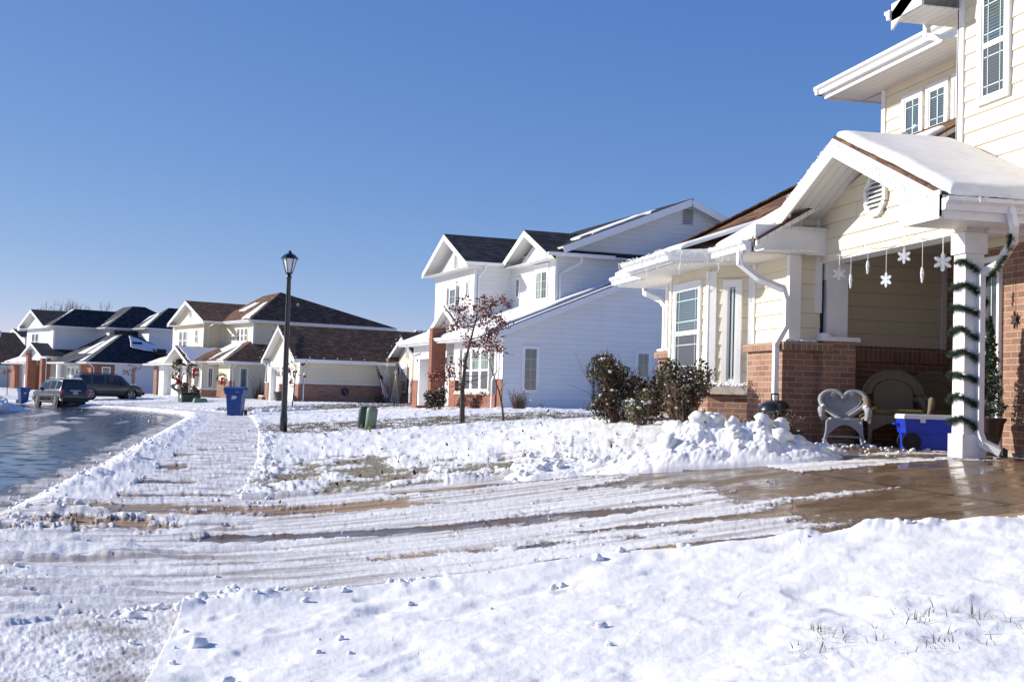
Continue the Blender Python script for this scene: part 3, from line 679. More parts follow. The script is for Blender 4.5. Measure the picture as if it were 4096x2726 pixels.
def spout(mb,pts,w=.075,d=.055,nx=None):
    """rectangular downspout along a path"""
    pts=[V(p) for p in pts]
    for i in range(len(pts)-1):
        a,b=pts[i],pts[i+1]; dd=(b-a).normalized()
        side=V(nx) if nx is not None else V((1,0,0))
        s2=side-dd*side.dot(dd); s2.normalize(); t=dd.cross(s2)
        mb.obox((a+b)/2,dd*((b-a).length/2+.018),s2*(d/2),t*(w/2))
def roofslab(H,pts,mat,t=.09,name='roof',soff=True):
    mb=MB(); pts=[V(p) for p in pts]
    nrm=(pts[1]-pts[0]).cross(pts[2]-pts[0])
    if nrm.z<0: pts=pts[::-1]
    mb.face(pts,0); dn=V((0,0,-t)); mb.face([p+dn for p in reversed(pts)],1); n=len(pts)
    for i in range(n):
        j=(i+1)%n; mb.face([pts[j],pts[i],pts[i]+dn*.35,pts[j]+dn*.35],0); mb.face([pts[j]+dn*.35,pts[i]+dn*.35,pts[i]+dn,pts[j]+dn],1)
    return H.add(mb,name,[M[mat],M['soffit'] if soff else M['trim']])
def snowpatch(H,q,t=.07,seed=1,nu=40,nv=30,name='roof_snow',edge=.5,wob=.12,parent=None,hang=0.0,lift=.004):
    """snow lying on a quad q=[p00,p10,p11,p01]; outline wobbles, thickness rounds off to the edges"""
    q=[V(p) for p in q]; up=V((0,0,1)); vs=[];fs=[];mb=MB()
    rs=np.random.default_rng(seed); sx,sy=rs.uniform(0,99,2)
    Lu=(q[1]-q[0]).length; Lv=(q[3]-q[0]).length
    ue=np.linspace(0,1,nu+1); ve=np.linspace(0,1,nv+1)
    ue=.5-.5*np.cos(np.pi*ue); ve=.5-.5*np.cos(np.pi*ve)
    wl=(fbm(np.linspace(0,Lv*2.2,nv+1)+sx,np.full(nv+1,sy),seed,3)-.5)*2*wob/Lu; wr=(fbm(np.linspace(0,Lv*2.2,nv+1)+sy,np.full(nv+1,sx),seed+3,3)-.5)*2*wob/Lu
    wb=(fbm(np.linspace(0,Lu*2.2,nu+1)+sx,np.full(nu+1,sy+9),seed+5,3)-.5)*2*wob/Lv; wt=(fbm(np.linspace(0,Lu*2.2,nu+1)+sy,np.full(nu+1,sx+5),seed+7,3)-.5)*2*wob/Lv
    for i,u in enumerate(ue):
        for j,v in enumerate(ve):
            uu=u+wl[j]*(1-u)+wr[j]*u; vv=v+wb[i]*(1-v)+wt[i]*v
            p=(q[0]*(1-uu)+q[1]*uu)*(1-vv)+(q[3]*(1-uu)+q[2]*uu)*vv
            du=min(u,1-u)*Lu; dv=min(v,1-v)*Lv; dd=min(du,dv)
            k=min(1,dd/(t*1.3)); k=math.sqrt(max(0,1-(1-k)**2))
            nz=.85+.3*float(vnoise(np.array([p.x*1.6+sx]),np.array([p.y*1.6]),seed)[0])
            vs.append(p+up*(lift+t*k*nz if dd>1e-6 else -.01))
    w=nv+1
    for i in range(nu):
        for j in range(nv): fs.append((i*w+j,(i+1)*w+j,(i+1)*w+j+1,i*w+j+1))
    n=(vs[w]-vs[0]).cross(vs[1]-vs[0])
    if ((q[1]-q[0]).cross(q[3]-q[0])).z<0: fs=[f[::-1] for f in fs]
    mb.mesh(vs,fs); return H.add(mb,name,M['snow'],parent,smooth=True)
def gable_roof(H,xf,xb,yc,hw,ze,za,mat,xw=None,fas=.19,name='roof',hwl=None,zel=None):
    """street-facing gable: ridge runs along x at y=yc; near eave at yc-hw, far eave at yc+hw; xf fascia plane"""
    hwl=hwl or hw; zel=zel if zel is not None else ze
    roofslab(H,[(xf,yc,za),(xb,yc,za),(xb,yc-hw,ze),(xf,yc-hw,ze)],mat)
    roofslab(H,[(xf,yc,za),(xf,yc+hwl,zel),(xb,yc+hwl,zel),(xb,yc,za)],mat)
    fb=MB(); d=V((0,0,-fas)); x0=xf-.02
    for (y1,z1) in ((yc-hw,ze),(yc+hwl,zel)):
        a,b=V((x0,yc,za-.03)),V((x0,y1,z1-.03)); fb.slab([a,b,b+d,a+d],(.028,0,0))
    o=H.add(fb,'rake_board',M['trim']); return o
def tri_wall(H,pl,pts,mat='cream',z0=0,name='gable_wall'):
    mb=MB(); P=[pl.p(h,z,0) for h,z in pts]; mb.siding(P,pl.n,z0=z0); return H.add(mb,name,M[mat])
def walls(H,segs,mat,z0=0,name='wall'):
    """segs: list of (pl,[(h,z)...])"""
    mb=MB()
    for pl,pts in segs: mb.siding([pl.p(h,z,0) for h,z in pts],pl.n,z0=z0)
    return H.add(mb,name,M[mat])
def boxwall(H,boxes,mat,name):
    mb=MB()
    for b in boxes: mb.box(*b)
    return H.add(mb,name,M[mat])
def cornerpost(mb,x,y,z0,z1,w=.09,t=.022):
    mb.box(x-t,x+w,y-t,y,z0,z1); mb.box(x-t,x,y,y+w,z0,z1)
def rect(a,b,c,d): return [(a,c),(b,c),(b,d),(a,d)]
def vent(H,pl,h0,h1,z0,z1,octo=False):
    mb=MB()
    if octo:
        hc=(h0+h1)/2; zc=(z0+z1)/2; rh=(h1-h0)/2; rz=(z1-z0)/2; P=[]
        for k in range(8):
            a=math.pi/8+k*math.pi/4; P.append((hc+rh*math.cos(a)*1.06,zc+rz*math.sin(a)*1.06))
        for k in range(8):
            (a,b),(c,d)=P[k],P[(k+1)%8]; mb.bar(pl.p(a,b,.03),pl.p(c,d,.03),.06,.045,up=pl.n)
        n=7
        for k in range(n):
            z=zc-rz*.85+rz*1.7*(k+.5)/n; hwd=rh*min(1,1.35-abs(z-zc)/rz)*.95
            mb.obox(pl.p(hc,z,.022),pl.t*hwd,(pl.n*.03+V((0,0,-.022))),V((0,0,.004))+pl.n*.002)
    else:
        pl.box(mb,h0,h0+.035,z0,z1,0,.045);pl.box(mb,h1-.035,h1,z0,z1,0,.045);pl.box(mb,h0,h1,z1-.035,z1,0,.0452);pl.box(mb,h0,h1,z0,z0+.035,0,.0452)
        n=max(4,int((z1-z0)/.06))
        for k in range(n):
            z=z0+(z1-z0)*(k+.5)/n; mb.obox(pl.p((h0+h1)/2,z,.02),pl.t*((h1-h0)/2-.03),pl.n*.02+V((0,0,-.016)),V((0,0,.004)))
    o=H.add(mb,'gable_vent',M['trim']); bk=MB(); pl.box(bk,h0+.02,h1-.02,z0+.02,z1-.02,-.01,.016); H.add(bk,'vent_back',M['shutter_g'],o); return o
# =============== HOUSE 1 : cream house with covered porch, right ===============
P0=1.02
H1=House('cream_house',(0,0),0,P0,'cream two storey house with covered porch, bay window and pink brick base, at the right')
XW,XG,XF,XB,XU=6.42,6.78,6.23,7.70,8.90   # wing wall, gable wall, rake plane, garage wall, set back wall
YC=12.42; ZR=4.42; PT=.437
# walls
jg=13.85; wz=3.56
wl=MB()
def sid(pl,pts): wl.siding([pl.p(h,z) for h,z in pts],pl.n,z0=P0)
sid(F(XW),rect(jg,15.0,2.2,wz)); sid(F(XW),rect(17.3,18.25,2.2,wz)); sid(F(XW),rect(15.0,17.3,3.1,wz))
sid(S(jg),rect(XW,XG+.02,2.2,wz+.35)); 
# gable wall over the porch opening
sid(F(XG),[(10.72,3.21),(jg,3.21),(jg,3.80),(YC,4.22),(10.72,3.50)])
sid(S(14.55),rect(XG+.2,XU,2.26,3.6))          # porch side wall
bb=Pl(6.0,15.4,(0,1),(-1,0)); bn=Pl(6.0,15.4,(1,-1),(-1,-1)); bf=Pl(6.0,16.88,(1,1),(-1,1))
wl.siding([bb.p(h,z) for h,z in rect(0,1.48,1.70,3.27)],bb.n,z0=P0); wl.siding([bn.p(h,z) for h,z in rect(0,.60,1.70,3.27)],bn.n,z0=P0); wl.siding([bf.p(h,z) for h,z in rect(0,.60,1.70,3.27)],bf.n,z0=P0)
# upper walls
sid(F(XB),rect(8.2,12.35,3.2,6.1)); sid(F(XU),rect(11.0,16.22,3.9,6.02))
sid(S(8.2),rect(XB,13,1.0,6.1))
H1.add(wl,'siding_wall',M['cream'])
# beam underside / porch ceiling
mb=MB(); mb.box(XG+.001,XG+.24,10.80,jg,3.195,3.6); mb.box(XG+.24,XB+.1,10.72,10.9,3.195,3.5); H1.add(mb,'beam',M['trim'])
mb=MB(); mb.box(XG+.2,XU+.05,10.9,14.55,3.50,3.54); H1.add(mb,'porch_ceiling',M['soffit'])
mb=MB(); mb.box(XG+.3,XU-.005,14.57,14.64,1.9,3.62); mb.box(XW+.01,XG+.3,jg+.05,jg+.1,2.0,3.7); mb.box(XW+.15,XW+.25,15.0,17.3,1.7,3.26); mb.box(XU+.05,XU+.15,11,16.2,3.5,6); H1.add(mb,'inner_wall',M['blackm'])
# brick
bk=MB()
bk.box(6.32,6.9,jg-.02,14.86,.80,2.14)
bk.box(XG,XG+.42,13.70,14.3,.80,2.26)                       # pier under the white post
bk.box(XG+.2,XU,14.50,14.62,.9,2.06)                         # porch side wall base
bk.box(6.32,6.9,17.4,18.33,.80,2.14)                         # far pier
bk.box(XU,XU+.12,11.6,14.68,.9,3.6)                           # door wall inside the porch
bk.box(XB-.0,XB+.3,8.2,12.35,.98,3.30)                       # garage wall
for (pl,L0) in ((bb,1.48),(bn,.60),(bf,.60)): pl.box(bk,0,L0,.8,1.60,-.15,0.0)
H1.add(bk,'brick_wall',M['brick1'])
bk=MB(); bk.box(6.27,6.9,jg-.16,14.92,2.14,2.235); bk.box(6.27,6.9,17.34,18.39,2.14,2.235); bk.box(XG+.2,XU,14.47,14.62,2.062,2.25); H1.add(bk,'brick_cap',M['brick1cap'])
mb=MB(); mb.box(XB-.03,XB+.3,8.2,11.52,.95,1.07); mb.box(XG+.05,XG+.4,13.68,14.2,.8,1.06); H1.add(mb,'footing',M['concrete'])
mb=MB()
for (pl,L0) in ((bb,1.48),(bn,.66),(bf,.66)): pl.box(mb,-.05,L0+.02,1.60,1.70,-.05,.08)
H1.add(mb,'sill',M['stone'])
mb=MB()
for k in range(26):
    t=k/25*1.48; mb.blob(bb.p(t,1.715,.03),.055,1,sz=.55)
for k in range(14):
    t=k/13*.62; mb.blob(bn.p(t,1.72,.03),.06,1,sz=.6)
H1.add(mb,'sill_snow',M['snow'],smooth=True)
# trim boards
tr=MB()
bb.box(tr,-.02,.07,1.7,3.2,0,.03); bn.box(tr,-.02,.10,1.7,3.2,0,.028); bb.box(tr,1.42,1.5,1.7,3.2,0,.03); bn.box(tr,.55,.62,1.7,3.2,0,.03)
F(XW).box(tr,14.86,14.93,2.23,wz,0,.03); F(XW).box(tr,18.17,18.26,2.23,wz,0,.03); F(XW).box(tr,jg-.02,jg+.02,2.23,wz+.3,0,.026)
tr.box(XW-.03,XW+.12,jg-.03,jg+.06,2.23,wz+.35); S(jg).box(tr,XG-.05,XG+.03,2.6,wz+.3,0,.03)
S(14.55).box(tr,XU-.06,XU,2.25,3.6,0,.03)
F(XB).box(tr,12.26,12.37,3.2,6.1,0,.03); S(12.35).box(tr,XB-.03,XB+.1,3.2,6.1,-.03,.0)
F(XU).box(tr,16.14,16.24,3.9,6.05,0,.03)
H1.add(tr,'corner_trim',M['trim'])
# posts: white box column (near) and post on the brick pier (far)
mb=MB(); cx,cy=XG+.125,10.885
mb.box(cx-.125,cx+.125,cy-.125,cy+.125,1.0,1.26); mb.box(cx-.1,cx+.1,cy-.1,cy+.1,1.26,3.0); mb.box(cx-.122,cx+.122,cy-.122,cy+.122,3.0,3.20)
H1.add(mb,'porch_column',M['trim'])
mb=MB(); mb.box(XG-.03,XG+.46,13.66,14.3,2.26,2.31); mb.box(XG+.09,XG+.36,13.80,14.12,2.31,3.2); mb.box(XG+.065,XG+.385,13.775,14.14,3.0,3.2); H1.add(mb,'porch_post',M['trim'])
mb=MB(); S(13.66).box(mb,XG-.02,XG+.10,2.31,2.35,-.3,0); 
for k in range(8): mb.blob((XG+.02+.03*random.random(),13.72+k*.055,2.33),.055,1,sz=.6)
for k in range(12): mb.blob((XW-.05+.03*k,jg-.08+.02*random.random(),2.25),.05,1,sz=.5)
for k in range(12): mb.blob((6.33,17.5+k*.07,2.26),.06,1,sz=.5)
H1.add(mb,'ledge_snow',M['snow'],smooth=True)
# roofs
hw=YC-10.28; gable_roof(H1,XF,XU+.3,YC,hw,ZR-PT*hw,ZR,'sh_brown',hwl=1.95,zel=ZR-PT*1.95,fas=.20)
pw=.60; ze=3.43; xe=XW-.55
def rz(x): return ze+pw*(x-xe)
roofslab(H1,[(xe,13.6,ze),(xe,19.0,ze),(xe+3.3,15.7,rz(xe+3.3)),(xe+3.3,13.6,rz(xe+3.3))],'sh_brown')
roofslab(H1,[(xe,19.0,ze),(13,19.0,ze),(xe+3.3,15.7,rz(xe+3.3))],'sh_brown')
roofslab(H1,[(5.42,15.2,ze),(5.42,17.05,ze),(5.9,17.5,rz(5.9)+.01),(7.0,17.0,rz(7.0)+.012),(7.0,15.3,rz(7.0)+.012),(5.9,14.8,rz(5.9)+.01)],'sh_brown')
mb=MB()
for k in range(34):                                    # hip cap shingles
    t=k/33*3.25; a=V((xe+t,19.0-t,rz(xe+t)+.02)); b=V((xe+t+.17,19.0-t-.17,rz(xe+t+.17)+.015)); mb.bar(a,b,.24,.02)
H1.add(mb,'hip_cap',M['sh_brown'])
# soffits and fascias of wing and bay
mb=MB(); mb.box(xe,XW+.1,13.4,18.95,3.27,3.285); 
mb.slab([(5.44,15.2,3.262),(5.44,17.05,3.262),(5.9,17.5,3.262),(6.6,17.5,3.262),(6.6,14.8,3.262),(5.9,14.8,3.262)],(0,0,.006)); mb.box(xe,8,18.25,18.95,3.268,3.283)
mb.slab([(XF,13.6,3.56),(XF,14.42,3.56),(XG+.2,14.42,3.56),(XG+.2,13.6,3.56)],(0,0,.012)); mb.box(XF+.03,XB+.2,10.30,10.95,3.245,3.262); mb.box(XB,XU+.4,10.30,10.72,3.245,3.262)
mb.box(8.34,XU+.02,11.2,16.85,6.02,6.035); mb.box(XU,12,16.2,16.85,6.02,6.035)
H1.add(mb,'soffit',M['soffit'])
mb=MB(); f1=3.27
mb.box(xe-.02,xe,13.75,14.95,f1,ze-.02); mb.box(xe-.02,xe,17.4,18.98,f1,ze-.02)
for a,b in (((5.42,15.2),(5.42,17.05)),((5.42,15.2),(5.86,14.86)),((5.42,17.05),(5.86,17.45))):
    mb.bar((a[0],a[1],f1+.07),(b[0],b[1],f1+.07),.02,.14)
mb.box(8.30,8.32,11.2,16.9,6.0,6.16); mb.box(8.30,12,16.88,16.9,6.0,6.16); mb.box(XF+.02,9.6,10.27,10.29,3.235,3.40)
mb.box(XF-.018,XF+.012,10.28,10.98,3.235,3.50); mb.box(XF-.018,XW+.1,14.36,14.385,3.40,3.62)     # eave returns
mb.box(xe,XW+.36,13.66,13.70,3.27,3.60)
H1.add(mb,'fascia',M['trim'])
mb=MB()
gutter(mb,(xe-.02,13.72,ze-.01),(xe-.02,14.97,ze-.01),(-1,0,0)); gutter(mb,(xe-.02,17.42,ze-.01),(xe-.02,19.1,ze-.01),(-1,0,0))
gutter(mb,(5.41,15.2,ze-.008),(5.41,17.08,ze-.008),(-1,0,0)); gutter(mb,(5.86,14.86,ze-.008),(5.41,15.2,ze-.008),(-.6,-.8,0)); 
gutter(mb,(XF+.0,10.28,3.43),(10.5,10.28,3.43),(0,-1,0)); gutter(mb,(8.30,11.0,6.19),(8.30,17.0,6.19),(-1,0,0)); gutter(mb,(8.2,16.92,6.19),(12,16.92,6.19),(0,1,0))
H1.add(mb,'gutter',M['gutter'])
# downspouts
mb=MB(); g=(5.80,13.95,3.30)
spout(mb,[g,(5.80,13.95,3.16),(6.02,13.88,2.98),(6.30,13.80,2.86),(6.335,13.77,2.72),(6.335,13.77,2.42),(6.22,13.80,2.2),(6.22,13.80,1.05)],nx=(1,0,0)); H1.add(mb,'downspout',M['gutter'])
mb=MB(); spout(mb,[(6.9,10.22,3.35),(6.93,10.20,3.2),(6.99,10.30,3.07),(7.05,10.62,2.88),(6.95,10.75,2.80),(6.95,10.75,1.28),(6.97,10.72,1.18),(7.08,10.62,1.11)],nx=(1,0,0)); H1.add(mb,'downspout',M['gutter'])
mb=MB(); mb.obox((7.1,10.60,1.10),(.02,-.01,-.012),(.0,.05,0),(.0,0,.04)); H1.add(mb,'spout_end',M['blackm'])
mb=MB(); spout(mb,[(6.3,19.05,3.35),(6.3,19.0,3.2),(6.38,18.45,3.05),(6.40,18.3,2.95),(6.40,18.3,1.2)],nx=(1,0,0)); H1.add(mb,'downspout',M['gutter'])
# windows
window(H1,bb,.24,1.30,1.75,3.12,'dh',cols=0,up='gl_curt' if 0 else 'gl_sky',dn='gl_dark')
window(H1,bn,.20,.46,1.72,3.08,'fix',tr=.065,up='gl_plain')
window(H1,F(XU),15.12,15.66,4.62,5.80,'dh',cols=0,tr=.075); window(H1,F(XU),14.50,15.04,4.62,5.80,'dh',cols=0,tr=.075); window(H1,F(XU),13.88,14.42,4.62,5.80,'dh',cols=0,tr=.075)
window(H1,F(XB),11.40,11.98,4.75,6.02,'dh',cols=0,tr=.08)
window(H1,F(XB),11.52,12.25,1.12,3.10,'dh',cols=0,tr=.03,up='gl_plain',dn='gl_dark')
vent(H1,F(XG),12.24,12.66,3.60,4.02,octo=True)
# upper roofs
roofslab(H1,[(8.30,10.5,6.22),(8.30,16.95,6.22),(11.6,13.7,8.0),(11.6,10.5,8.0)],'sh_brown'); roofslab(H1,[(8.30,16.95,6.22),(14,16.95,6.22),(11.6,13.7,8.0)],'sh_brown')
gable_roof(H1,XB-.5,12,9.9,3.05,6.05,7.45,'sh_brown',fas=.2)
mb=MB(); mb.box(XB-.5,XB+.6,12.35,12.93,5.92,5.94); mb.box(XB-.52,XB-.49,12.3,12.95,5.92,6.12); H1.add(mb,'soffit',M['soffit'])
mb=MB(); gutter(mb,(XB-.55,12.94,6.06),(XB+1.2,12.94,6.06),(0,1,0)); spout(mb,[(XB-.05,12.98,5.95),(XB-.05,12.98,5.80),(XB+.02,12.75,5.72),(XB+.05,12.45,5.70)],nx=(1,0,0)); H1.add(mb,'gutter',M['gutter'])
# roof snow
hwn=YC-10.24
snowpatch(H1,[(XF+.035,YC-.02,ZR),(XB-.02,YC-.02,ZR),(XB-.02,10.22,ZR-PT*2.2),(XF+.05,10.22,ZR-PT*2.2)],t=.095,seed=3,nu=50,nv=60,wob=.05)
snowpatch(H1,[(XB-.1,11.6,ZR-PT*.82),(9.3,11.6,ZR-PT*.82),(9.6,10.2,ZR-PT*2.22),(XB-.25,10.22,ZR-PT*2.2)],t=.12,seed=4,wob=.04)
snowpatch(H1,[(xe+.0,13.85,ze),(xe+.0,14.95,ze),(xe+2.5,14.9,rz(xe+2.5)),(xe+2.5,13.7,rz(xe+2.5))],t=.07,seed=5,wob=.08)
snowpatch(H1,[(5.43,15.02,ze),(5.43,16.2,ze),(6.6,15.5,rz(6.6)-.02),(6.6,14.8,rz(6.6)-.02)],t=.06,seed=6,wob=.08)
mb=MB()
for k in range(16): mb.blob((xe-.05+.03*random.random(),17.8+k*.075,ze+.02),.075+.03*random.random(),1,sz=.8)
for k in range(5): mb.blob((8.35+.25*k*.6,15.9-.22*k*.6,rz(8.35+.15*k)+.05),.09,1,sz=.5)
H1.add(mb,'gutter_snow',M['snow'],smooth=True)
# =============== HOUSE 2 : white house with charcoal roof ===============
def fasc(mb,a,b,h=.16,t=.02): mb.bar((a[0],a[1],a[2]-h/2),(b[0],b[1],b[2]-h/2),t,h)
H2=House('white_house',H2o,8.15,1.05,'white two storey house with charcoal dormers and tall brick pillar, behind young tree')
z0=1.05
wl=MB(); A2=lambda pl,pts: wl.siding([pl.p(h,z) for h,z in pts],pl.n,z0=z0)
EV=3.60; LP=.415                     # lower eave height, lower roof pitch
A2(S(0),[(0,1.0),(14,1.0),(14,7.2),(9.4,EV+.12+LP*9.4),(0,EV+.12)])
A2(F(0),rect(0,5.35,2.06,3.5)); A2(F(0.02),rect(6.4,11.0,2.9,3.6))
A2(F(1.0),rect(6.25,11.3,3.5,6.35)); A2(F(1.0),[(6.25,6.35),(11.3,6.35),(8.8,7.42)])
A2(F(2.5),rect(1.7,6.25,4.0,6.42)); A2(F(2.5),[(1.7,6.42),(5.5,6.42),(3.6,7.25)])
A2(S(6.25),rect(1.0,2.5,3.5,6.42)); 
A2(S(1.7),[(2.5,4.0),(16,4.0),(16,6.67+.41*5.62-.4*8.3-.08),(7.7,6.67+.41*5.62-.08),(2.5,6.67+.41*.42-.08)])
H2.add(wl,'siding_wall',M['white'])
mb=MB(); mb.box(-.03,.6,.12,.62,.9,2.06); mb.box(-.05,.0,.6,5.02,.9,1.52); mb.box(-.07,.35,5.0,5.75,.9,2.02); mb.box(-.03,.3,.02,.15,.9,2.06); mb.box(-.03,.4,10.2,11.05,.9,2.04)
H2.add(mb,'brick_wall',M['brick2'])
mb=MB(); mb.box(-.68,-.12,6.10,6.48,.9,4.0); H2.add(mb,'brick_pillar',M['brick2'])
mb=MB(); mb.box(.0,.1,0,.13,1.02,3.6); mb.box(-.02,.08,0.,.10,2.06,3.5); mb.box(-.03,.02,5.28,5.37,2.0,3.4); mb.box(.98,1.09,6.22,6.30,3.5,6.4); mb.box(2.48,2.59,1.67,1.75,4.0,6.4); mb.box(.98,1.07,11.2,11.33,3.5,6.4); H2.add(mb,'corner_trim',M['trim'])
# lower roof, with its own gable over the garage entrance
def lz(v): return EV+LP*(v+.5)
roofslab(H2,[(-.5,-.4,EV),(-.5,5.0,EV),(9.6,5.0,lz(9.6)),(9.6,-.4,lz(9.6))],'sh_grey_lit')
roofslab(H2,[(-.5,5.0,EV),(-.5,8.2,EV),(1.1,8.2,lz(1.1)),(1.1,5.0,lz(1.1))],'sh_grey_lit')
roofslab(H2,[(-.5,8.2,EV),(-.5,11.5,EV),(2.5,9.6,lz(2.5)),(2.5,8.2,lz(2.5))],'sh_grey_lit')
roofslab(H2,[(-.5,11.5,EV),(2.5,9.6,lz(2.5)),(8,9.6,lz(2.5)),(8,11.5,EV)],'sh_grey_lit')
gable_roof(H2,.15,1.6,7.45,2.35,3.88,4.98,'sh_grey_lit',fas=.2)
tri_wall(H2,F(.55),[(5.4,3.7),(9.5,3.7),(9.5,3.9),(7.45,4.85),(5.4,3.9)],'white',z0); vent(H2,F(.55),6.9,7.25,4.0,4.5)
mb=MB(); mb.box(.13,.7,9.45,9.8,3.62,3.86); mb.box(-.5,.02,-.35,11.3,3.42,3.44); mb.box(1,3,6,8.6,6.38,6.4); mb.box(.5,1.0,6,11.7,6.4,6.41); mb.box(2,2.5,1.4,6.3,6.4,6.41); H2.add(mb,'soffit',M['soffit'])
mb=MB(); fasc(mb,(-.5,-.4,EV-.02),(-.5,6.4,EV-.02)); fasc(mb,(-.5,6.4,EV-.02),(-.5,11.5,EV-.02)); fasc(mb,(-.5,-.42,EV-.03),(14,-.42,lz(14)-.03),.2); fasc(mb,(2.0,6.0,6.56),(.6,6.0,6.56)); 
H2.add(mb,'fascia',M['trim'])
mb=MB(); gutter(mb,(-.52,-.2,EV),(-.52,6.55,EV),(-1,0,0)); gutter(mb,(-.52,6.7,EV),(-.52,11.5,EV),(-1,0,0)); gutter(mb,(.5,5.86,6.6),(2.3,5.86,6.6),(0,-1,0)); gutter(mb,(2.0,1.26,6.62),(4.6,1.26,6.62),(0,-1,0)); gutter(mb,(2.0,5.7,6.60),(2.0,6.2,6.60),(-1,0,0))
spout(mb,[(-.55,.5,3.5),(-.5,.5,3.2),(-.09,.45,3.0),(-.09,.45,2.3),(-.16,.62,2.0),(-.16,.62,1.1)],nx=(1,0,0)); spout(mb,[(1.3,5.8,6.5),(1.3,5.85,6.35),(1.15,6.18,6.05),(1.15,6.18,3.9)],nx=(1,0,0)); spout(mb,[(3.3,1.2,6.5),(3.3,1.2,6.3),(2.8,1.62,6.0),(2.66,1.62,5.9),(2.66,1.62,4.3)],nx=(1,0,0))
spout(mb,[(-.55,10.3,3.5),(-.5,10.3,3.35),(-.05,10.85,3.1),(-.05,10.85,2.2),(-.1,11.0,1.9),(-.1,11.0,1.1)],nx=(1,0,0))
H2.add(mb,'gutter',M['gutter'])
# upper roofs
gable_roof(H2,.5,9.5,8.8,2.95,6.62,7.98,'sh_black',fas=.22); gable_roof(H2,2.0,9.5,3.62,2.3,6.62,7.66,'sh_black',fas=.22)
mp=.41
def mz(v): return 6.67+mp*(v-2.08)
VR=7.7
roofslab(H2,[(2.6,1.25,mz(2.6)),(2.6,12,mz(2.6)),(VR,12,mz(VR)),(VR,1.25,mz(VR))],'sh_black'); roofslab(H2,[(VR,1.25,mz(VR)),(VR,12,mz(VR)),(17.5,12,mz(VR)-.4*(9.8)),(17.5,1.25,mz(VR)-.4*(9.8))],'sh_black')
mb=MB(); fasc(mb,(2.6,1.22,mz(2.6)-.03),(VR,1.22,mz(VR)-.03),.25); fasc(mb,(VR,1.22,mz(VR)-.03),(17.5,1.22,mz(VR)-.4*9.8-.03),.25); H2.add(mb,'rake_board',M['trim'])
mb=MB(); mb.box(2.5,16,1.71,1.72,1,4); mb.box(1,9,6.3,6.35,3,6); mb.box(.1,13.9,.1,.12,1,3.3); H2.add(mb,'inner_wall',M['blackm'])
vent(H2,S(1.7),7.5,8.02,8.02,8.68); vent(H2,F(1.0),8.35,8.8,6.55,7.2)
window(H2,F(0),1.3,4.27,1.60,3.17,'none',tr=.1,name='window_surround') if 0 else None
for k in range(3): window(H2,F(0),1.32+k*.985,1.32+(k+1)*.985,1.60,3.17,'dh',up='gl_curt',dn='gl_dark',tr=.1,shut=None)
for q in (.92,4.30):
    sb=MB(); F(0).box(sb,q,q+.36,1.6,3.17,.0,.035)
    for k in range(28): F(0).box(sb,q+.05,q+.31,1.66+k*.053,1.69+k*.053,.035,.045)
    H2.add(sb,'shutter',M['shutter_g'])
mb=MB(); F(0).box(mb,1.0,4.95,1.50,1.59,0,.12); H2.add(mb,'sill',M['stone']); mb=MB()
for k in range(45): mb.blob((-.07,1.05+k*.086,1.60),.055,1,sz=.6)
H2.add(mb,'sill_snow',M['snow'],smooth=True)
window(H2,S(0),.66,1.30,1.63,3.22,'grid',cols=2,rows=4,up='gl_green'); window(H2,S(0),4.91,5.53,2.2,3.22,'grid',cols=2,rows=2,up='gl_green')
window(H2,F(1.0),8.45,9.35,4.45,5.85,'dh',up='gl_sky',dn='gl_dark',head=True,shut='shutter_g'); window(H2,F(1.0),6.85,7.22,5.3,5.98,'grid',cols=2,rows=2,up='gl_sky',tr=.06)
window(H2,F(2.5),2.35,3.55,5.0,6.15,'slide',up='gl_curt',dn='gl_dark',head=True); window(H2,F(2.5),5.2,5.65,5.25,6.05,'grid',cols=2,rows=2,up='gl_plain',tr=.06)
garage_door(H2,F(.6),6.5,10.0,1.05,3.10,wins=5)
mb=MB(); F(.5).box(mb,5.35,6.5,1.05,3.4,0,.03); F(.6).box(mb,10.0,10.25,1.0,3.4,-.1,.6); F(.5).box(mb,6.5,11.0,3.10,3.5,0,.05); H2.add(mb,'door_frame',M['trim'])
snowpatch(H2,[(-.45,.6,EV),(-.45,6.4,EV),(4.5,6.1,lz(4.5)),(5.6,1.0,lz(5.6))],t=.09,seed=21,wob=.25)
snowpatch(H2,[(-.3,-.35,EV+.06),(-.3,-.12,EV+.06),(9.4,-.12,lz(9.4)),(9.4,-.35,lz(9.4))],t=.06,seed=22,nu=60,nv=8,wob=.03)
snowpatch(H2,[(.2,5.15,3.92),(.2,7.4,4.96),(1.5,7.4,4.96),(1.5,5.15,3.92)],t=.06,seed=23,wob=.06)
snowpatch(H2,[(-.45,7.0,EV),(-.45,11.2,EV),(.6,10.5,lz(.6)),(.3,7.0,lz(.3))],t=.08,seed=24,wob=.2)
snowpatch(H2,[(3.6,1.9,mz(3.6)),(3.6,3.6,mz(3.6)),(6.6,3.6,mz(6.6)),(6.4,1.75,mz(6.4))],t=.07,seed=25,wob=.3)
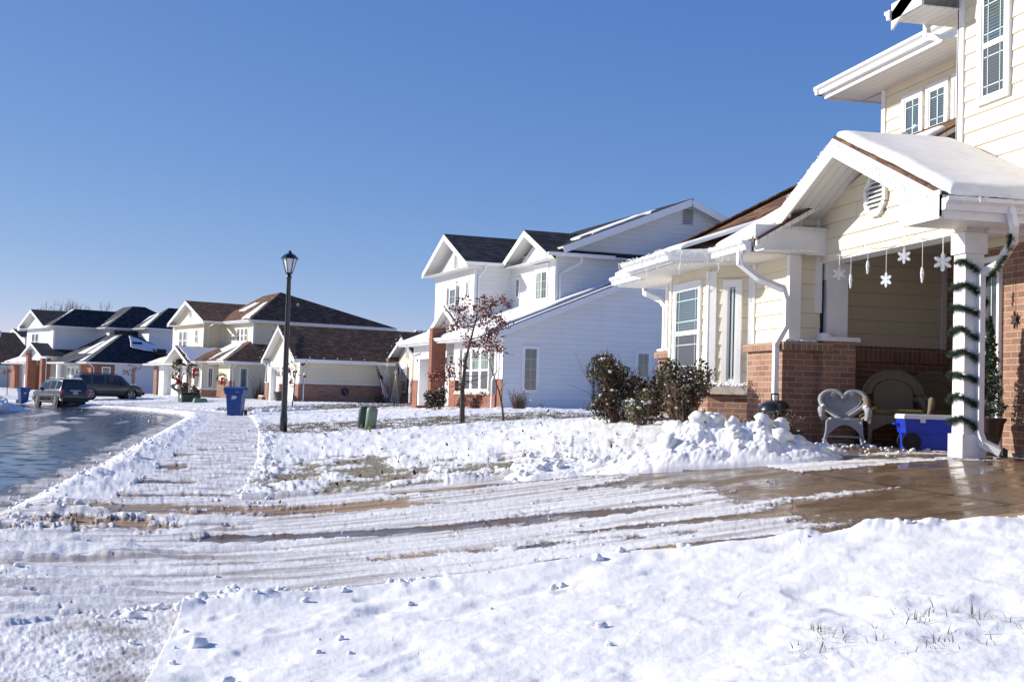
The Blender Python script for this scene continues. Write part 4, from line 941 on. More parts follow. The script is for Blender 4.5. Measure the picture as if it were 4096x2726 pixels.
# =============== HOUSE 3 : cream house, brown roof, brick wainscot ===============
H3=House('cream_garage_house',H3o,14,.66,'single storey cream house with wide brown roof, brick wainscot and American flag')
z0=.66; wl=MB()
A2(F(0),rect(0,7.6,2.95,3.35)); A2(F(0),[(0,3.35),(7.2,3.35),(3.5,5.35)]); A2(F(0),rect(0,1.0,1.85,2.95)); A2(F(0),rect(4.1,4.5,1.85,2.95)) ; A2(F(0),rect(7.0,7.6,1.85,2.95))
A2(S(0),rect(0,6.5,1.95,3.35)); A2(F(6.5),rect(-4.4,.0,1.9,3.35)); A2(F(6.5),[(-4.4,3.35),(0,3.35),(-2,4.75)]); A2(S(-4.4),rect(6.5,14,.7,3.4))
H3.add(wl,'siding_wall',M['cream'])
mb=MB(); mb.box(-.08,.25,-.05,.95,.5,1.86); mb.box(-.08,.25,4.15,4.45,.5,1.86); mb.box(-.08,.25,7.0,7.85,.5,1.92); mb.box(.25,6.5,-.05,.1,.5,1.9); mb.box(6.44,6.6,-4.42,.0,.5,1.5); mb.box(6.42,6.6,-4.45,-3.5,.5,1.86); H3.add(mb,'brick_wall',M['brick3'])
mb=MB(); mb.box(-.1,6.5,-.08,.05,1.9,1.97); mb.box(-.1,.2,7.0,7.9,1.92,1.97); mb.box(-.02,.05,-.02,.06,1.9,3.3); F(0).box(mb,1,7.3,3.02,3.3,0,.05); F(0).box(mb,.9,7.4,3.3,3.36,0,.09); F(0).box(mb,6.5,6.9,.66,3.0,0,.04); F(0).box(mb,.95,1.1,.66,3.0,0,.04); F(6.5).box(mb,-.15,0,1.5,3.3,0,.04); H3.add(mb,'trim_board',M['trim'])
garage_door(H3,F(.28),1.15,4.05,.66,2.85); garage_door(H3,F(.28),4.5,6.45,.66,2.85,wins=3)
mb=MB(); F(.4).box(mb,1,7,2.85,3.1,0,.3); mb.box(0,.5,6.45,6.55,.66,3.0); mb.box(.25,.5,1,7,2.9,3.0); H3.add(mb,'door_frame',M['trim'])
gable_roof(H3,-.5,12,3.5,3.95,3.45,5.7,'sh_brown',fas=.22)
gable_roof(H3,6.0,13,-2.05,2.95,3.45,5.1,'sh_brown',fas=.22)
roofslab(H3,[(5.0,-.45,3.47),(6.3,-.45,3.47),(10.0,3.4,5.72),(12.6,3.4,5.72),(8.6,-.45,3.6)],'sh_brown')
mb=MB(); gutter(mb,(-.4,-.47,3.44),(5.0,-.47,3.44),(0,-1,0)); fasc(mb,(-.5,-.46,3.42),(6.3,-.46,3.42),.2); gutter(mb,(5.95,-.35,3.43),(5.95,.5,3.43),(-1,0,0)); spout(mb,[(.35,-.45,3.3),(.3,-.12,3.1),(.3,-.12,1.95),(.22,-.2,1.8),(.22,-.2,.9),(.1,-.25,.75)],nx=(1,0,0)); spout(mb,[(-.2,7.75,3.25),(-.02,7.75,3.0),(-.1,7.7,2.0)],nx=(1,0,0)); H3.add(mb,'gutter',M['gutter'])
mb=MB(); mb.box(-.4,6.4,-.42,0,3.27,3.28); mb.box(-.5,0,6.9,7.4,3.24,3.26); mb.box(-.52,-.02,7.05,7.42,3.24,3.44); mb.box(6.0,6.5,.3,.9,3.27,3.28); mb.box(6.0,6.5,.35,.87,3.24,3.43); H3.add(mb,'soffit',M['soffit'])
window(H3,F(6.5),-1.95,-.75,1.5,3.15,'dh',cols=0,up='gl_curt',dn='gl_dark',head=True,shut='shutter_b'); vent(H3,F(6.5),-2.2,-1.7,3.7,4.4); vent(H3,F(0),2.9,3.6,4.0,4.7)
mb=MB(); mb.box(-.3,.0,7.7,8.7,.5,.95); H3.add(mb,'low_wall',M['brick3']); mb=MB()
for k in range(9): mb.blob((-.15,7.75+k*.11,.98),.13,1,sz=.5)
for k in range(8): mb.blob((9.3+k*.3,3.45,5.78),.2,1,sz=.5)
for k in range(8): mb.blob((6.35,-1.95+k*.17,1.56),.1,1,sz=.5)
H3.add(mb,'ledge_snow',M['snow'],smooth=True)
# =============== HOUSE 3b : cream two storey ===============
H4=House('cream_two_storey_house',H3bo,22,.67,'cream two storey house with brown hip roof and Christmas decorated entrance')
z0=.67; wl=MB()
A2(F(0),rect(0,2.3,1.95,3.3)); A2(F(1.2),rect(2.2,9.0,1,3.4)); A2(S(0),rect(0,9,.67,3.35))
A2(F(1.0),rect(8.3,15.3,3.0,6.45)); A2(F(1.0),[(8.3,6.45),(15.3,6.45),(11.6,8.1)]); A2(S(8.3),rect(1.0,2.6,3.4,6.5)); A2(F(2.6),rect(2.3,8.3,3.8,6.5)); A2(S(2.3),rect(2.6,15,3.8,6.45))
b4=Pl(-.55,4.2,(0,1),(-1,0)); b5=Pl(-.55,4.2,(1,-1),(-1,-1))
A2(b4,rect(0,2.0,1.4,3.2)); A2(b5,rect(0,1.6,1.4,3.2))
H4.add(wl,'siding_wall',M['tan'] if 0 else M['cream'])
mb=MB(); mb.box(-.1,.3,-.1,2.3,.5,1.98); b4.box(mb,0,2.0,.5,1.3,-.3,0); b5.box(mb,0,1.6,.5,1.3,-.3,0); mb.box(-.1,.4,6.2,7.2,.5,1.9); mb.box(-.05,.5,15.9,16.7,.5,3.2); mb.box(1.0,1.3,7.2,9.0,.5,3.2); mb.box(.6,1.2,8.9,9.6,.5,3.2); H4.add(mb,'brick_wall',M['brick3'])
garage_door(H4,F(.6),9.8,14.6,.67,2.9,wins=3)
mb=MB(); F(.6).box(mb,9.6,9.8,.6,3.2,0,.4); F(.6).box(mb,14.6,15.9,.6,3.2,0,.5); F(.6).box(mb,9.6,15.9,2.9,3.3,0,.1); b4.box(mb,-.05,.12,1.3,3.2,0,.03); b4.box(mb,1.9,2.05,1.3,3.2,0,.03); b5.box(mb,1.45,1.6,1.3,3.2,0,.03); b4.box(mb,-.1,2.1,1.3,1.42,0,.12); b5.box(mb,-.1,1.6,1.3,1.42,0,.12); F(0).box(mb,0,.12,1.95,3.3,0,.03)
F(1.0).box(mb,8.28,8.42,3.4,6.45,0,.03); F(1.0).box(mb,15.2,15.32,3.0,6.45,0,.03); F(2.6).box(mb,2.28,2.42,3.8,6.45,0,.03); S(2.3).box(mb,2.58,2.7,3.8,6.45,0,.03); S(8.3).box(mb,2.5,2.6,3.4,6.5,0,.03); H4.add(mb,'corner_trim',M['trim'])
mb=MB(); mb.box(-1.1,-.85,7.65,7.9,.6,3.2); H4.add(mb,'entry_column',M['trim'])
# roofs
e3=3.42
gable_roof(H4,-1.5,3,7.6,2.75,3.35,4.6,'sh_brown',fas=.22)
roofslab(H4,[(-.6,-.5,e3),(-.6,5.6,e3),(2.9,5.6,e3+1.75),(2.9,3.0,e3+1.75)],'sh_brown'); roofslab(H4,[(-.6,-.5,e3),(2.9,3.0,e3+1.75),(10,3.0,e3+1.75),(10,-.5,e3)],'sh_brown')
roofslab(H4,[(-1.1,3.9,e3-.02),(-1.1,6.6,e3-.02),(1.5,6.2,e3+1.1),(.9,4.3,e3+.85)],'sh_brown'); roofslab(H4,[(-1.1,3.9,e3-.02),(.9,4.3,e3+.85),(.6,3.0,e3+.62),(-.5,2.9,e3-.01)],'sh_brown')
roofslab(H4,[(-.6,9.5,3.3),(-.6,17.6,3.3),(1.2,16,4.2),(1.2,9.5,4.2)],'sh_brown')
gable_roof(H4,.5,8,11.3,4.15,6.62,8.35,'sh_brown',fas=.25)
PK=(6.3,6.0,9.15)
roofslab(H4,[(2.1,1.8,6.62),(2.1,9.5,6.62),(6.3,9.5,9.0),PK],'sh_brown'); roofslab(H4,[(2.1,1.8,6.62),PK,(14.5,1.8,6.62)],'sh_brown'); roofslab(H4,[PK,(6.3,9.5,9.0),(14.5,9.5,6.6),(14.5,1.8,6.62)],'sh_brown')
mb=MB(); gutter(mb,(-.6,-.52,3.4),(9,-.52,3.4),(0,-1,0)); gutter(mb,(-.62,-.5,3.4),(-.62,2.9,3.4),(-1,0,0)); gutter(mb,(-1.12,3.9,3.39),(-1.12,6.6,3.39),(-1,0,0)); gutter(mb,(-1.1,3.9,3.39),(-.6,2.9,3.39),(-.5,-.8,0)); gutter(mb,(-.62,9.6,3.28),(-.62,17.6,3.28),(-1,0,0))
gutter(mb,(.55,7.12,6.6),(2.2,7.12,6.6),(0,-1,0)); gutter(mb,(2.08,1.8,6.6),(2.08,7.3,6.6),(-1,0,0)); gutter(mb,(2.1,1.78,6.6),(14.5,1.78,6.6),(0,-1,0)); fasc(mb,(2.1,1.8,6.6),(14.5,1.8,6.6),.2); fasc(mb,(2.1,1.8,6.6),(2.1,7.2,6.6),.2); fasc(mb,(-.6,-.5,3.38),(9,-.5,3.38),.2)
spout(mb,[(-1.1,6.2,3.3),(-1.0,6.2,3.15),(-.2,7.0,2.8),(-.2,7.0,.8)],nx=(1,0,0)); spout(mb,[(.3,-.45,3.3),(.15,-.13,3.0),(.15,-.13,.8)],nx=(1,0,0)); spout(mb,[(1.6,7.3,6.5),(1.3,8.2,6.2),(1.3,8.2,3.9)],nx=(1,0,0)); H4.add(mb,'gutter',M['gutter'])
mb=MB(); mb.box(-.6,.1,-.4,2.9,3.2,3.22); mb.box(-1.1,0,3.2,6.4,3.2,3.22); mb.box(2.1,2.7,1.9,8.3,6.42,6.44); mb.box(2.6,14,1.85,2.3,6.42,6.44); mb.box(.5,1.0,7.2,15.4,6.4,6.42); mb.box(-.5,.6,9.5,17.4,3.1,3.12); mb.box(.48,1.1,15.0,15.42,6.38,6.6); H4.add(mb,'soffit',M['soffit'])
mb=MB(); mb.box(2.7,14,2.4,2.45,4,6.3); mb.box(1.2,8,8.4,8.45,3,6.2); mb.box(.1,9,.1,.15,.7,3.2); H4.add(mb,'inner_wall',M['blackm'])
window(H4,b4,.35,1.6,1.42,3.05,'dh',cols=0,up='gl_green',dn='gl_dark'); window(H4,b5,.45,.95,1.42,3.0,'fix',up='gl_plain'); window(H4,S(0),.68,1.35,1.35,3.0,'fix',up='gl_green')
for a in (12.0,12.95): window(H4,F(1.0),a,a+.9,4.4,6.0,'dh',cols=0,up='gl_sky',dn='gl_dark')
window(H4,F(1.0),9.55,10.15,4.9,6.05,'dh',cols=0,up='gl_sky',dn='gl_dark')
for a in (3.3,4.05,4.8): window(H4,F(2.6),a,a+.7,4.9,6.1,'dh',cols=0,up='gl_dark',dn='gl_dark')
window(H4,S(2.3),5.4,6.2,4.6,5.9,'dh',cols=0,up='gl_plain',dn='gl_plain'); vent(H4,F(1.0),11.1,11.7,7.0,7.7,octo=True)
sn=lambda H,q,s,t=.08,w=.2: snowpatch(H,q,t=t,seed=s,nu=24,nv=18,wob=w)
sn(H4,[(-.5,3.2,e3),(-.5,5.5,e3),(2.8,5.5,e3+1.7),(2.8,3.2,e3+1.7)],31); sn(H4,[(-.5,.2,e3),(-.5,1.5,e3),(1.9,3.0,e3+1.25),(1.9,2.6,e3+1.25)],32); sn(H4,[(-1.3,4.9,3.4),(-1.3,7.5,4.56),(2.5,7.5,4.56),(2.5,4.9,3.4)],33,.03)
sn(H4,[(2.3,2.3,6.75),(2.3,3.9,6.75),(4.6,5.3,8.1),(4.9,5.0,8.25)],34); sn(H4,[(3.7,6.5,7.55),(3.7,8.0,7.55),(5.3,8.0,8.4),(5.9,6.9,8.8)],35); sn(H4,[(-.5,10.6,3.3),(-.5,17.2,3.3),(.4,16.4,3.75),(1.1,11,4.1)],36)
mb=MB(); mb.tube([(4.6,3.1,4.3+.6),(4.6,3.1,5.3),(4.5,2.95,5.4),(4.45,2.8,5.32)],.09); mb.tube([(7,4.2,7.6),(7,4.2,8.0),(6.9,4.0,8.15)],.11); H4.add(mb,'roof_vent_pipe',M['gutter'])
# =============== HOUSE 4 : white two storey with brick pillars ===============
H5=House('white_brick_house',H4o,26,.70,'white two storey house with black hip roofs and red brick pillars, behind the parked cars')
z0=.7; wl=MB()
A2(F(0),rect(0,2.0,1,3.3)); A2(S(0),rect(2.0,9,.7,3.35)); A2(F(.9),rect(2,10.5,1,3.6)); A2(S(10.2),rect(-.6,1,1,3.6))
A2(F(0.02),rect(10.7,18.6,3.6,6.75)); A2(F(0.02),[(12.3,6.75),(18.6,6.75),(16.0,8.0)]); A2(S(10.7),rect(0,4.4,3.6,6.75)); A2(F(4.4),rect(8.0,10.7,3.9,6.75)); A2(S(8.0),rect(4.4,6.9,3.9,6.75)); A2(F(6.9),rect(4.5,8.0,3.9,6.75)); A2(S(4.5),rect(6.9,16,3.9,6.75))
A2(F(-1.0),[(9.3,3.85),(15,3.85),(12.1,4.95)])
H5.add(wl,'siding_wall',M['white'])
mb=MB(); mb.box(-.08,.3,-.03,2.7,.5,3.25); mb.box(0,2.0,-.05,.1,.5,3.25); mb.box(1.0,1.2,6.3,7.6,.5,3.2); mb.box(.6,1.1,21.2,24.6,.5,3.3) if 0 else None; mb.box(.8,1.3,24.6,26.2,.5,3.2); mb.box(.3,1.3,18.4,19.4,.5,3.4); H5.add(mb,'brick_wall',M['brick2'])
for (a,b) in ((13.55,14.15),(9.35,9.95)):
    mb=MB(); mb.box(-1.35,-.55,a,b,.5,4.3 if a>11 else 3.75); H5.add(mb,'brick_pillar',M['brick2'])
mb=MB(); mb.box(-.6,.0,10.4,10.8,.5,1.9); H5.add(mb,'low_pier',M['brick2'])
garage_door(H5,F(1.6),10.9,13.0,.7,3.0,wins=3); garage_door(H5,F(1.6),20.0,22.6,.7,3.0,wins=3)
mb=MB(); F(1.6).box(mb,10.2,10.9,.6,3.6,0,.1); F(1.6).box(mb,13,14.5,.6,3.6,0,.1); F(1.6).box(mb,22.6,24.6,.6,3.4,0,.1); F(1.6).box(mb,10.2,24.6,3.0,3.7,0,.08); F(1.6).box(mb,18.8,20.0,.6,3.4,0,.1); F(-1.0).box(mb,9.3,15.0,3.6,3.86,0,.05); mb.box(-.7,-.4,7.0,7.3,.6,3.2); H5.add(mb,'door_frame',M['trim'])
e4=3.42
roofslab(H5,[(-.6,-.5,e4),(-.6,9.2,e4),(4.4,9.2,e4+2.75),(4.4,4.6,e4+2.75)],'sh_grey_lit'); roofslab(H5,[(-.6,-.5,e4),(4.4,4.6,e4+2.75),(5.6,4.6,e4+2.75),(9.5,-.5,e4)],'sh_black')  # sun painted into the colour: street slopes lighter shingle, near slopes charcoal
roofslab(H5,[(-1.6,2.3,e4-.05),(-1.6,7.0,e4-.05),(1.2,7.0,e4+.95),(1.2,2.3,e4+.95)],'sh_grey_lit')
gable_roof(H5,-1.6,4,12.15,3.25,3.97,5.25,'sh_black',fas=.22)
roofslab(H5,[(-.1,15.0,3.45),(-.1,26,3.45),(1.8,24,4.4),(1.8,15.0,4.4)],'sh_grey_lit')
gable_roof(H5,-.5,7,16.2,3.95,6.95,8.62,'sh_black',fas=.25)
roofslab(H5,[(-.4,10.2,6.9),(-.4,12.5,6.9),(2.7,13.3,8.75)],'sh_grey_lit'); roofslab(H5,[(-.4,10.2,6.9),(2.7,13.3,8.75),(9,13.3,8.75),(9,10.2,6.9)],'sh_black')
roofslab(H5,[(3.9,7.5,6.9),(3.9,10.4,6.9),(8.0,11.5,9.3)],'sh_grey_lit'); roofslab(H5,[(3.9,7.5,6.9),(8.0,11.5,9.3),(9.2,11.5,9.3),(13.0,7.5,6.9)],'sh_black'); roofslab(H5,[(3.9,10.4,6.9),(8.0,11.5,9.3),(8,14,9.3),(3.9,14,6.9)],'sh_grey_lit')
roofslab(H5,[(6.4,4.0,6.9),(6.4,7.9,6.9),(10.2,8.0,9.15)],'sh_grey_lit'); roofslab(H5,[(6.4,4.0,6.9),(10.2,8.0,9.15),(11.2,8.0,9.15),(15,4.0,6.9)],'sh_black'); roofslab(H5,[(6.4,7.9,6.9),(10.2,8.0,9.15),(12,11,9.15),(8,11,7.8)],'sh_grey_lit')
mb=MB(); gutter(mb,(-.6,-.52,3.4),(9.5,-.52,3.4),(0,-1,0)); gutter(mb,(-.62,-.5,3.4),(-.62,2.4,3.4),(-1,0,0)); gutter(mb,(-1.62,2.3,3.35),(-1.62,7.0,3.35),(-1,0,0)); gutter(mb,(-1.6,8.88,3.95),(1,8.88,3.95),(0,-1,0)); gutter(mb,(-.12,15.1,3.43),(-.12,26,3.43),(-1,0,0))
for (x,y,x2,y2) in ((-.42,10.2,-.42,12.4),(3.88,7.5,3.88,10.2),(6.38,4.0,6.38,7.6)): gutter(mb,(x,y,6.88),(x2,y2,6.88),(-1,0,0))
for (x,y,x2) in ((-.4,10.18,4),(3.9,7.48,6.5),(6.4,3.98,16)): gutter(mb,(x,y,6.88),(x2,y,6.88),(0,-1,0)); fasc(mb,(x,y,6.9),(x2,y,6.9),.2)
spout(mb,[(-.45,-.45,3.3),(.1,-.15,2.9),(.1,-.15,.9)],nx=(1,0,0)); spout(mb,[(-1.5,2.6,3.3),(-1.3,2.6,3.1),(-.1,2.9,2.7),(-.1,2.9,.8)],nx=(1,0,0)); spout(mb,[(-1.0,9.0,3.9),(-1.0,9.25,3.7),(-1.0,9.25,1)],nx=(1,0,0)); spout(mb,[(.6,10.3,6.8),(.1,10.6,6.4),(.1,10.6,4.2)],nx=(1,0,0)); H5.add(mb,'gutter',M['gutter'])
mb=MB(); mb.box(-.6,.1,-.4,3,3.22,3.24); mb.box(-1.5,1,2.3,7,3.2,3.22); mb.box(-.4,4,10.3,10.8,6.7,6.72); mb.box(3.9,7,7.6,8.2,6.7,6.72); mb.box(6.4,15,4.1,4.7,6.7,6.72); mb.box(-.5,.05,12,20,6.7,6.72); mb.box(-.5,.2,19.4,20.1,6.6,6.9); mb.box(3.9,4.5,7.6,10.7,6.7,6.72); mb.box(6.4,7,4.1,8,6.7,6.72); mb.box(0,2,15,25.5,3.25,3.27); H5.add(mb,'soffit',M['soffit'])
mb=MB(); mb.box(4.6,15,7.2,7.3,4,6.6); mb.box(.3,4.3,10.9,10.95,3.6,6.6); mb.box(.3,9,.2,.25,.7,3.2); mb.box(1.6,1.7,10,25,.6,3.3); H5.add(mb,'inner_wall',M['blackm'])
for k in range(3): window(H5,F(-.0),3.2+k*1.1,4.2+k*1.1,1.3,3.0,'dh',cols=0,up='gl_green',dn='gl_green')
window(H5,S(-.05),.84,1.64,1.3,3.03,'fix',up='gl_green'); window(H5,S(0),3.44,4.05,1.5,3.0,'grid',up='gl_green',cols=2,rows=4)
for a in (15.0,16.05): window(H5,F(.02),a,a+1.0,4.6,6.3,'dh',cols=0,up='gl_sky',dn='gl_dark')
window(H5,F(4.4),9.2,9.7,5.2,6.2,'grid',cols=2,rows=2,up='gl_plain'); window(H5,F(6.9),6.3,6.8,5.2,6.2,'grid',cols=2,rows=2,up='gl_plain'); vent(H5,F(-1),11.2,11.7,4.1,4.75)
sn(H5,[(-.5,1.0,e4),(-.5,3.2,e4),(3.9,5.6,e4+2.45),(4.2,4.9,e4+2.6)],41); sn(H5,[(-.4,3.8,e4+.1),(0,6.5,e4+.3),(3.5,6.5,e4+2.2),(3.5,6.0,e4+2.2)],42,.05); sn(H5,[(0.0,10.9,7.05),(.0,12.0,7.05),(2.6,13.6,8.6),(2.9,13.2,8.8)],43); sn(H5,[(4.2,9.0,7.0),(4.2,10.0,7.0),(6.6,11,8.3),(6.4,10.4,8.3)],44); sn(H5,[(6.6,4.8,6.95),(6.6,6.3,6.95),(9.2,7.9,8.5),(9.0,7.3,8.4)],45); sn(H5,[(.0,17.5,3.5),(.0,25.5,3.5),(1.6,23.8,4.3),(1.2,18,4.1)],46)
sn(H5,[(4.2,1.8,e4+1.45),(4.8,4.1,e4+2.65),(7.0,2.2,e4+1.65),(8.2,.9,e4+.9)],47,.03)
for (x,y,z) in ((5.0,3.0,5.1),(6.6,1.2,4.5)):
    mb=MB(); mb.box(x-.45,x+.45,y-.5,y+.5,z-.2,z+.35); H5.add(mb,'roof_vent_hood',M['sh_black'])
# =============== HOUSE 5 : brown roofed house far left ===============
o5=(-31.5,154.7); H6=House('brown_roof_house',o5,30,.7,'tan house with broad dark brown roof cut off by the left edge')
z0=.7; wl=MB(); A2(S(0),rect(-16,9,.7,3.3)); H6.add(wl,'siding_wall',M['tan'])
roofslab(H6,[(-17,-.5,3.4),(9.5,-.5,3.4),(9.5,8.5,7.6),(-17,8.5,7.6)],'sh_brown'); 
mb=MB(); gutter(mb,(-17,-.52,3.38),(9.5,-.52,3.38),(0,-1,0)); fasc(mb,(-17,-.5,3.36),(9.5,-.5,3.36),.2); H6.add(mb,'gutter',M['gutter'])
mb=MB(); mb.tube([(4.2,7.2,6.9),(4.2,7.2,7.5),(4.1,7.0,7.65)],.12); mb.tube([(7.2,7.2,6.9),(7.2,7.2,7.5),(7.1,7.0,7.65)],.12); H6.add(mb,'roof_vent_pipe',M['gutter'])
H7=House('dark_roof_house',(-23.9,179.7),30,.7,'distant dark ridged house with small white gable peak above brown roof')
gable_roof(H7,-3,16,9,3.2,7.7,8.85,'sh_black',fas=.3); wl=MB(); A2(F(-2.4),[(6,.8),(12,.8),(12,7.7),(9,8.5),(6,7.7)]); A2(S(6.2),rect(-2.4,14,.8,7.6)); H7.add(wl,'siding_wall',M['white'])
# ---------------- placing things where they stand ----------------
def ray(px,py): return _ff+_rr*((px-2048)/FPX)-_uu*((py-1363)/FPX)
def pdist(px,py,D): return EYE+ray(px,py)*D
def hit(px,py,t0=3.0):
    d=ray(px,py); t=t0
    while t<300:
        p=EYE+d*t
        if p.z<=zg1(p.x,p.y): break
        t+=.02*max(1,t*.05)
    return p
def groundat(px,D):
    d=ray(px,1600); p=EYE+d*D; return V((p.x,p.y,zg1(p.x,p.y)+.05))
# ---- lamp post
b=hit(1133,1732,15); D=(b-EYE).dot(_ff); s=D*733/FPX/3.66
LP_=empty('lamp_post',(b.x,b.y,b.z-.02),0,'black lamp post with frosted lantern standing beside the sidewalk','lamp post')
Hh=3.66*s
mb=MB(); mb.lathe([(.085,0),(.085,.35),(.072,.45),(.068,.5),(.048,Hh-.62),(.06,Hh-.60),(.06,Hh-.56),(.035,Hh-.52)],16); mb.build('pole',M['black'],LP_,True)
mb=MB(); mb.lathe([(.05,Hh-.52),(.085,Hh-.50),(.085,Hh-.48),(.04,Hh-.47)],12); 
for k in range(6):
    a=k*math.pi/3; mb.bar((.075*math.cos(a),.075*math.sin(a),Hh-.48),(.165*math.cos(a),.165*math.sin(a),Hh-.16),.014,.014)
mb.lathe([(.20,Hh-.17),(.20,Hh-.155),(.12,Hh-.07),(.05,Hh-.035),(.05,Hh-.01),(.03,Hh+.0),(.012,Hh+.03)],6); mb.build('lantern_frame',M['black'],LP_)
mb=MB(); mb.lathe([(.066,Hh-.475),(.150,Hh-.165)],6); mb.build('lantern_glass',M['lampglass'],LP_)
# ---- leaf helper
def leafquad(mb,p,size,nrm=None,rs=random):
    a=V((rs.uniform(-1,1),rs.uniform(-1,1),rs.uniform(-1,1))).normalized(); b=a.orthogonal().normalized()
    b=(b*math.cos(rs.uniform(0,6))+a.cross(b)*math.sin(rs.uniform(0,6))); c=a.cross(b)
    l=size*rs.uniform(.7,1.3); w=l*rs.uniform(.35,.6)
    mb.face([p-b*l*.5,p+c*w*.5+b*l*.05,p+b*l*.55+a*l*.12,p-c*w*.5+b*l*.05])
def branch(mb,p0,p1,r0,r1,bend=.08,n=5,rs=random):
    p0,p1=V(p0),V(p1); L_=(p1-p0).length; off=V((rs.uniform(-1,1),rs.uniform(-1,1),rs.uniform(-.5,1)))*L_*bend
    pts=[];rr=[]
    for k in range(n+1):
        t=k/n; pts.append(p0.lerp(p1,t)+off*math.sin(math.pi*t)+V((rs.uniform(-1,1),rs.uniform(-1,1),rs.uniform(-1,1)))*L_*.015*(0<k<n)); rr.append(r0*(1-t)+r1*t)
    mb.tube(pts,rr,6 if r0>.012 else 4); return pts
# ---- young oak with clinging leaves
def z1(x,y): return (1650+x*.31884,900+y*.31884)
def z2(x,y): return (1650+x*.31881,1250+y*.31881)
tb=hit(1848,1702,15); TD=(tb-EYE).dot(_ff)
rt=random.Random(5)
def tp(q,dj=0): return pdist(q[0],q[1],TD+dj)
OK=empty('young_oak_tree',tb,0,'young tree with clinging red brown leaves in front of the white house','tree')
tk=MB(); loc=lambda p: V(p)-tb
main=[tb-V((0,0,.1)),tp((1850,1560)),tp((1862,1440)),tp((1880,1370)),tp((1898,1300)),tp((1912,1250))]
tk.tube([loc(p) for p in main],[.064,.046,.032,.024,.016,.009],8)
cl1=[(655,930),(560,1000),(500,1050),(690,1030),(905,940),(900,990),(1000,960),(1080,950),(1150,950),(1190,990),(820,1030),(950,1110),(750,1140),(620,1180),(560,1230),(480,1290),(420,1285),(640,1260),(720,1270),(840,1220),(900,1260),(1000,1130),(960,1180),(1080,1210),(1110,1180),(1160,1240),(1000,1330),(1040,1360),(960,1380),(900,1400),(980,1440),(680,1400),(700,1460),(790,1500),(920,1470),(1040,1520),(700,1520),(600,1060),(870,1110),(1020,1000)]
cl2=[(930,500),(800,520),(600,630),(640,650),(230,790),(300,760),(350,780),(420,680),(480,720),(530,750),(400,820),(460,780),(620,930),(280,820),(340,840),(900,430),(1050,430),(1090,470)]
hubs=[(main[5],(1912,1250)),(main[4],(1898,1300)),(main[3],(1880,1370)),(main[2],(1862,1440)),(tp((1855,1500)),(1855,1500)),(tp((1851,1545)),(1851,1545))]
lf=MB()
subs=[]
for q,(hx,hy),dj in (((960,1030),(1900,1290),.3),((560,1060),(1895,1290),-.2),((1150,970),(1912,1240),.1),((520,1270),(1890,1320),.2),((1100,1200),(1900,1300),-.3),((950,1400),(1880,1370),.25),((1180,1255),(1880,1360),.1)):
    p1=tp(z1(*q),dj); p0=tp((hx,hy)); branch(tk,loc(p0),loc(p1),.011,.004,.06,rs=rt); subs+= [p0.lerp(p1,.5),p1]
for q,(hx,hy) in (((380,780),(1852,1515)),((560,740),(1851,1530)),((840,850),(1851,1525)),((900,790),(1853,1500)),((640,560),(1862,1440)),((960,780),(1851,1540)),((420,940),(1851,1530)),((1280,535),(1880,1380)),((840,920),(1852,1520))):
    p1=tp(z2(*q),rt.uniform(-.4,.4)); p0=tp((hx,hy)); branch(tk,loc(p0),loc(p1),.009,.003,.10,rs=rt); subs+=[p0.lerp(p1,.6),p1]
for (zf_,cl) in ((z1,cl1),(z2,cl2)):
    for q in cl:
        c=tp(zf_(*q),rt.uniform(-.45,.45))
        src=min(subs+[h[0] for h in hubs],key=lambda h:(h-c).length)
        branch(tk,loc(src),loc(c),.007,.002,.08,4,rt)
        for k in range(42):
            p=c+V((rt.gauss(0,.068),rt.gauss(0,.09),rt.gauss(0,.052))); leafquad(lf,loc(p),.064,rs=rt)
tk.build('trunk',M['bark'],OK); lf.build('crown',M['redleaf'],OK)
# ---- second thin sapling leaning against it
sb_=hit(2016,1697,15); SD=(sb_-EYE).dot(_ff)
SP=empty('leaning_sapling',sb_,0,'thin bare sapling leaning left, right of the red leaved tree','tree')
mb=MB(); pts=[sb_-V((0,0,.1)),pdist(2010,1630,SD),pdist(1998,1570,SD),pdist(1975,1500,SD-.3),pdist(1950,1425,SD-.6)]
mb.tube([p-sb_ for p in pts],[.026,.021,.016,.011,.006],6)
for a,b in (((1998,1570),(2030,1520)),((1975,1500),(2010,1465)),((2012,1660),(2025,1650)),((1960,1450),(2000,1400))): branch(mb,pdist(*a,SD)-sb_,pdist(*b,SD)-sb_,.008,.002,rs=rt)
mb.build('trunk',M['bark'],SP)
# ---- small saplings further along the street
def sapling(px,py,toppx,toppy,clus,label,seed,stake=False,lm='redleaf',t0=40,balls=()):
    b=hit(px,py,t0); D=(b-EYE).dot(_ff); rs=random.Random(seed)
    o=empty('small_sapling',b,0,label,'tree','saplings planted along the street')
    top=pdist(toppx,toppy,D)-b; mb=MB(); mb.tube([(0,0,-.1),top*.5+V((.02,0,0)),top],[.035,.028,.01],6)
    l=MB()
    for q in clus:
        c=pdist(q[0],q[1],D)-b; st=top*min(.95,max(.35,c.z/top.z-.08)); branch(mb,st,c,.012,.004,.1,4,rs)
        for k in range(16): leafquad(l,c+V((rs.gauss(0,.12),rs.gauss(0,.12),rs.gauss(0,.09))),.15,rs=rs)
    mb.build('trunk',M['bark'],o)
    if l.f: l.build('crown',M[lm],o)
    m2=MB(); m2.lathe([(.45,.0),(.3,.07),(.05,.1)],10); m2.build('mulch_ring',M['bark'],o)
    for (x,y,mt) in balls:
        c=pdist(x,y,D)-b; m3=MB(); m3.blob(c,.085,2,jit=0); m3.build('ball_ornament',M[mt],o,True)
    return o
k=.25467
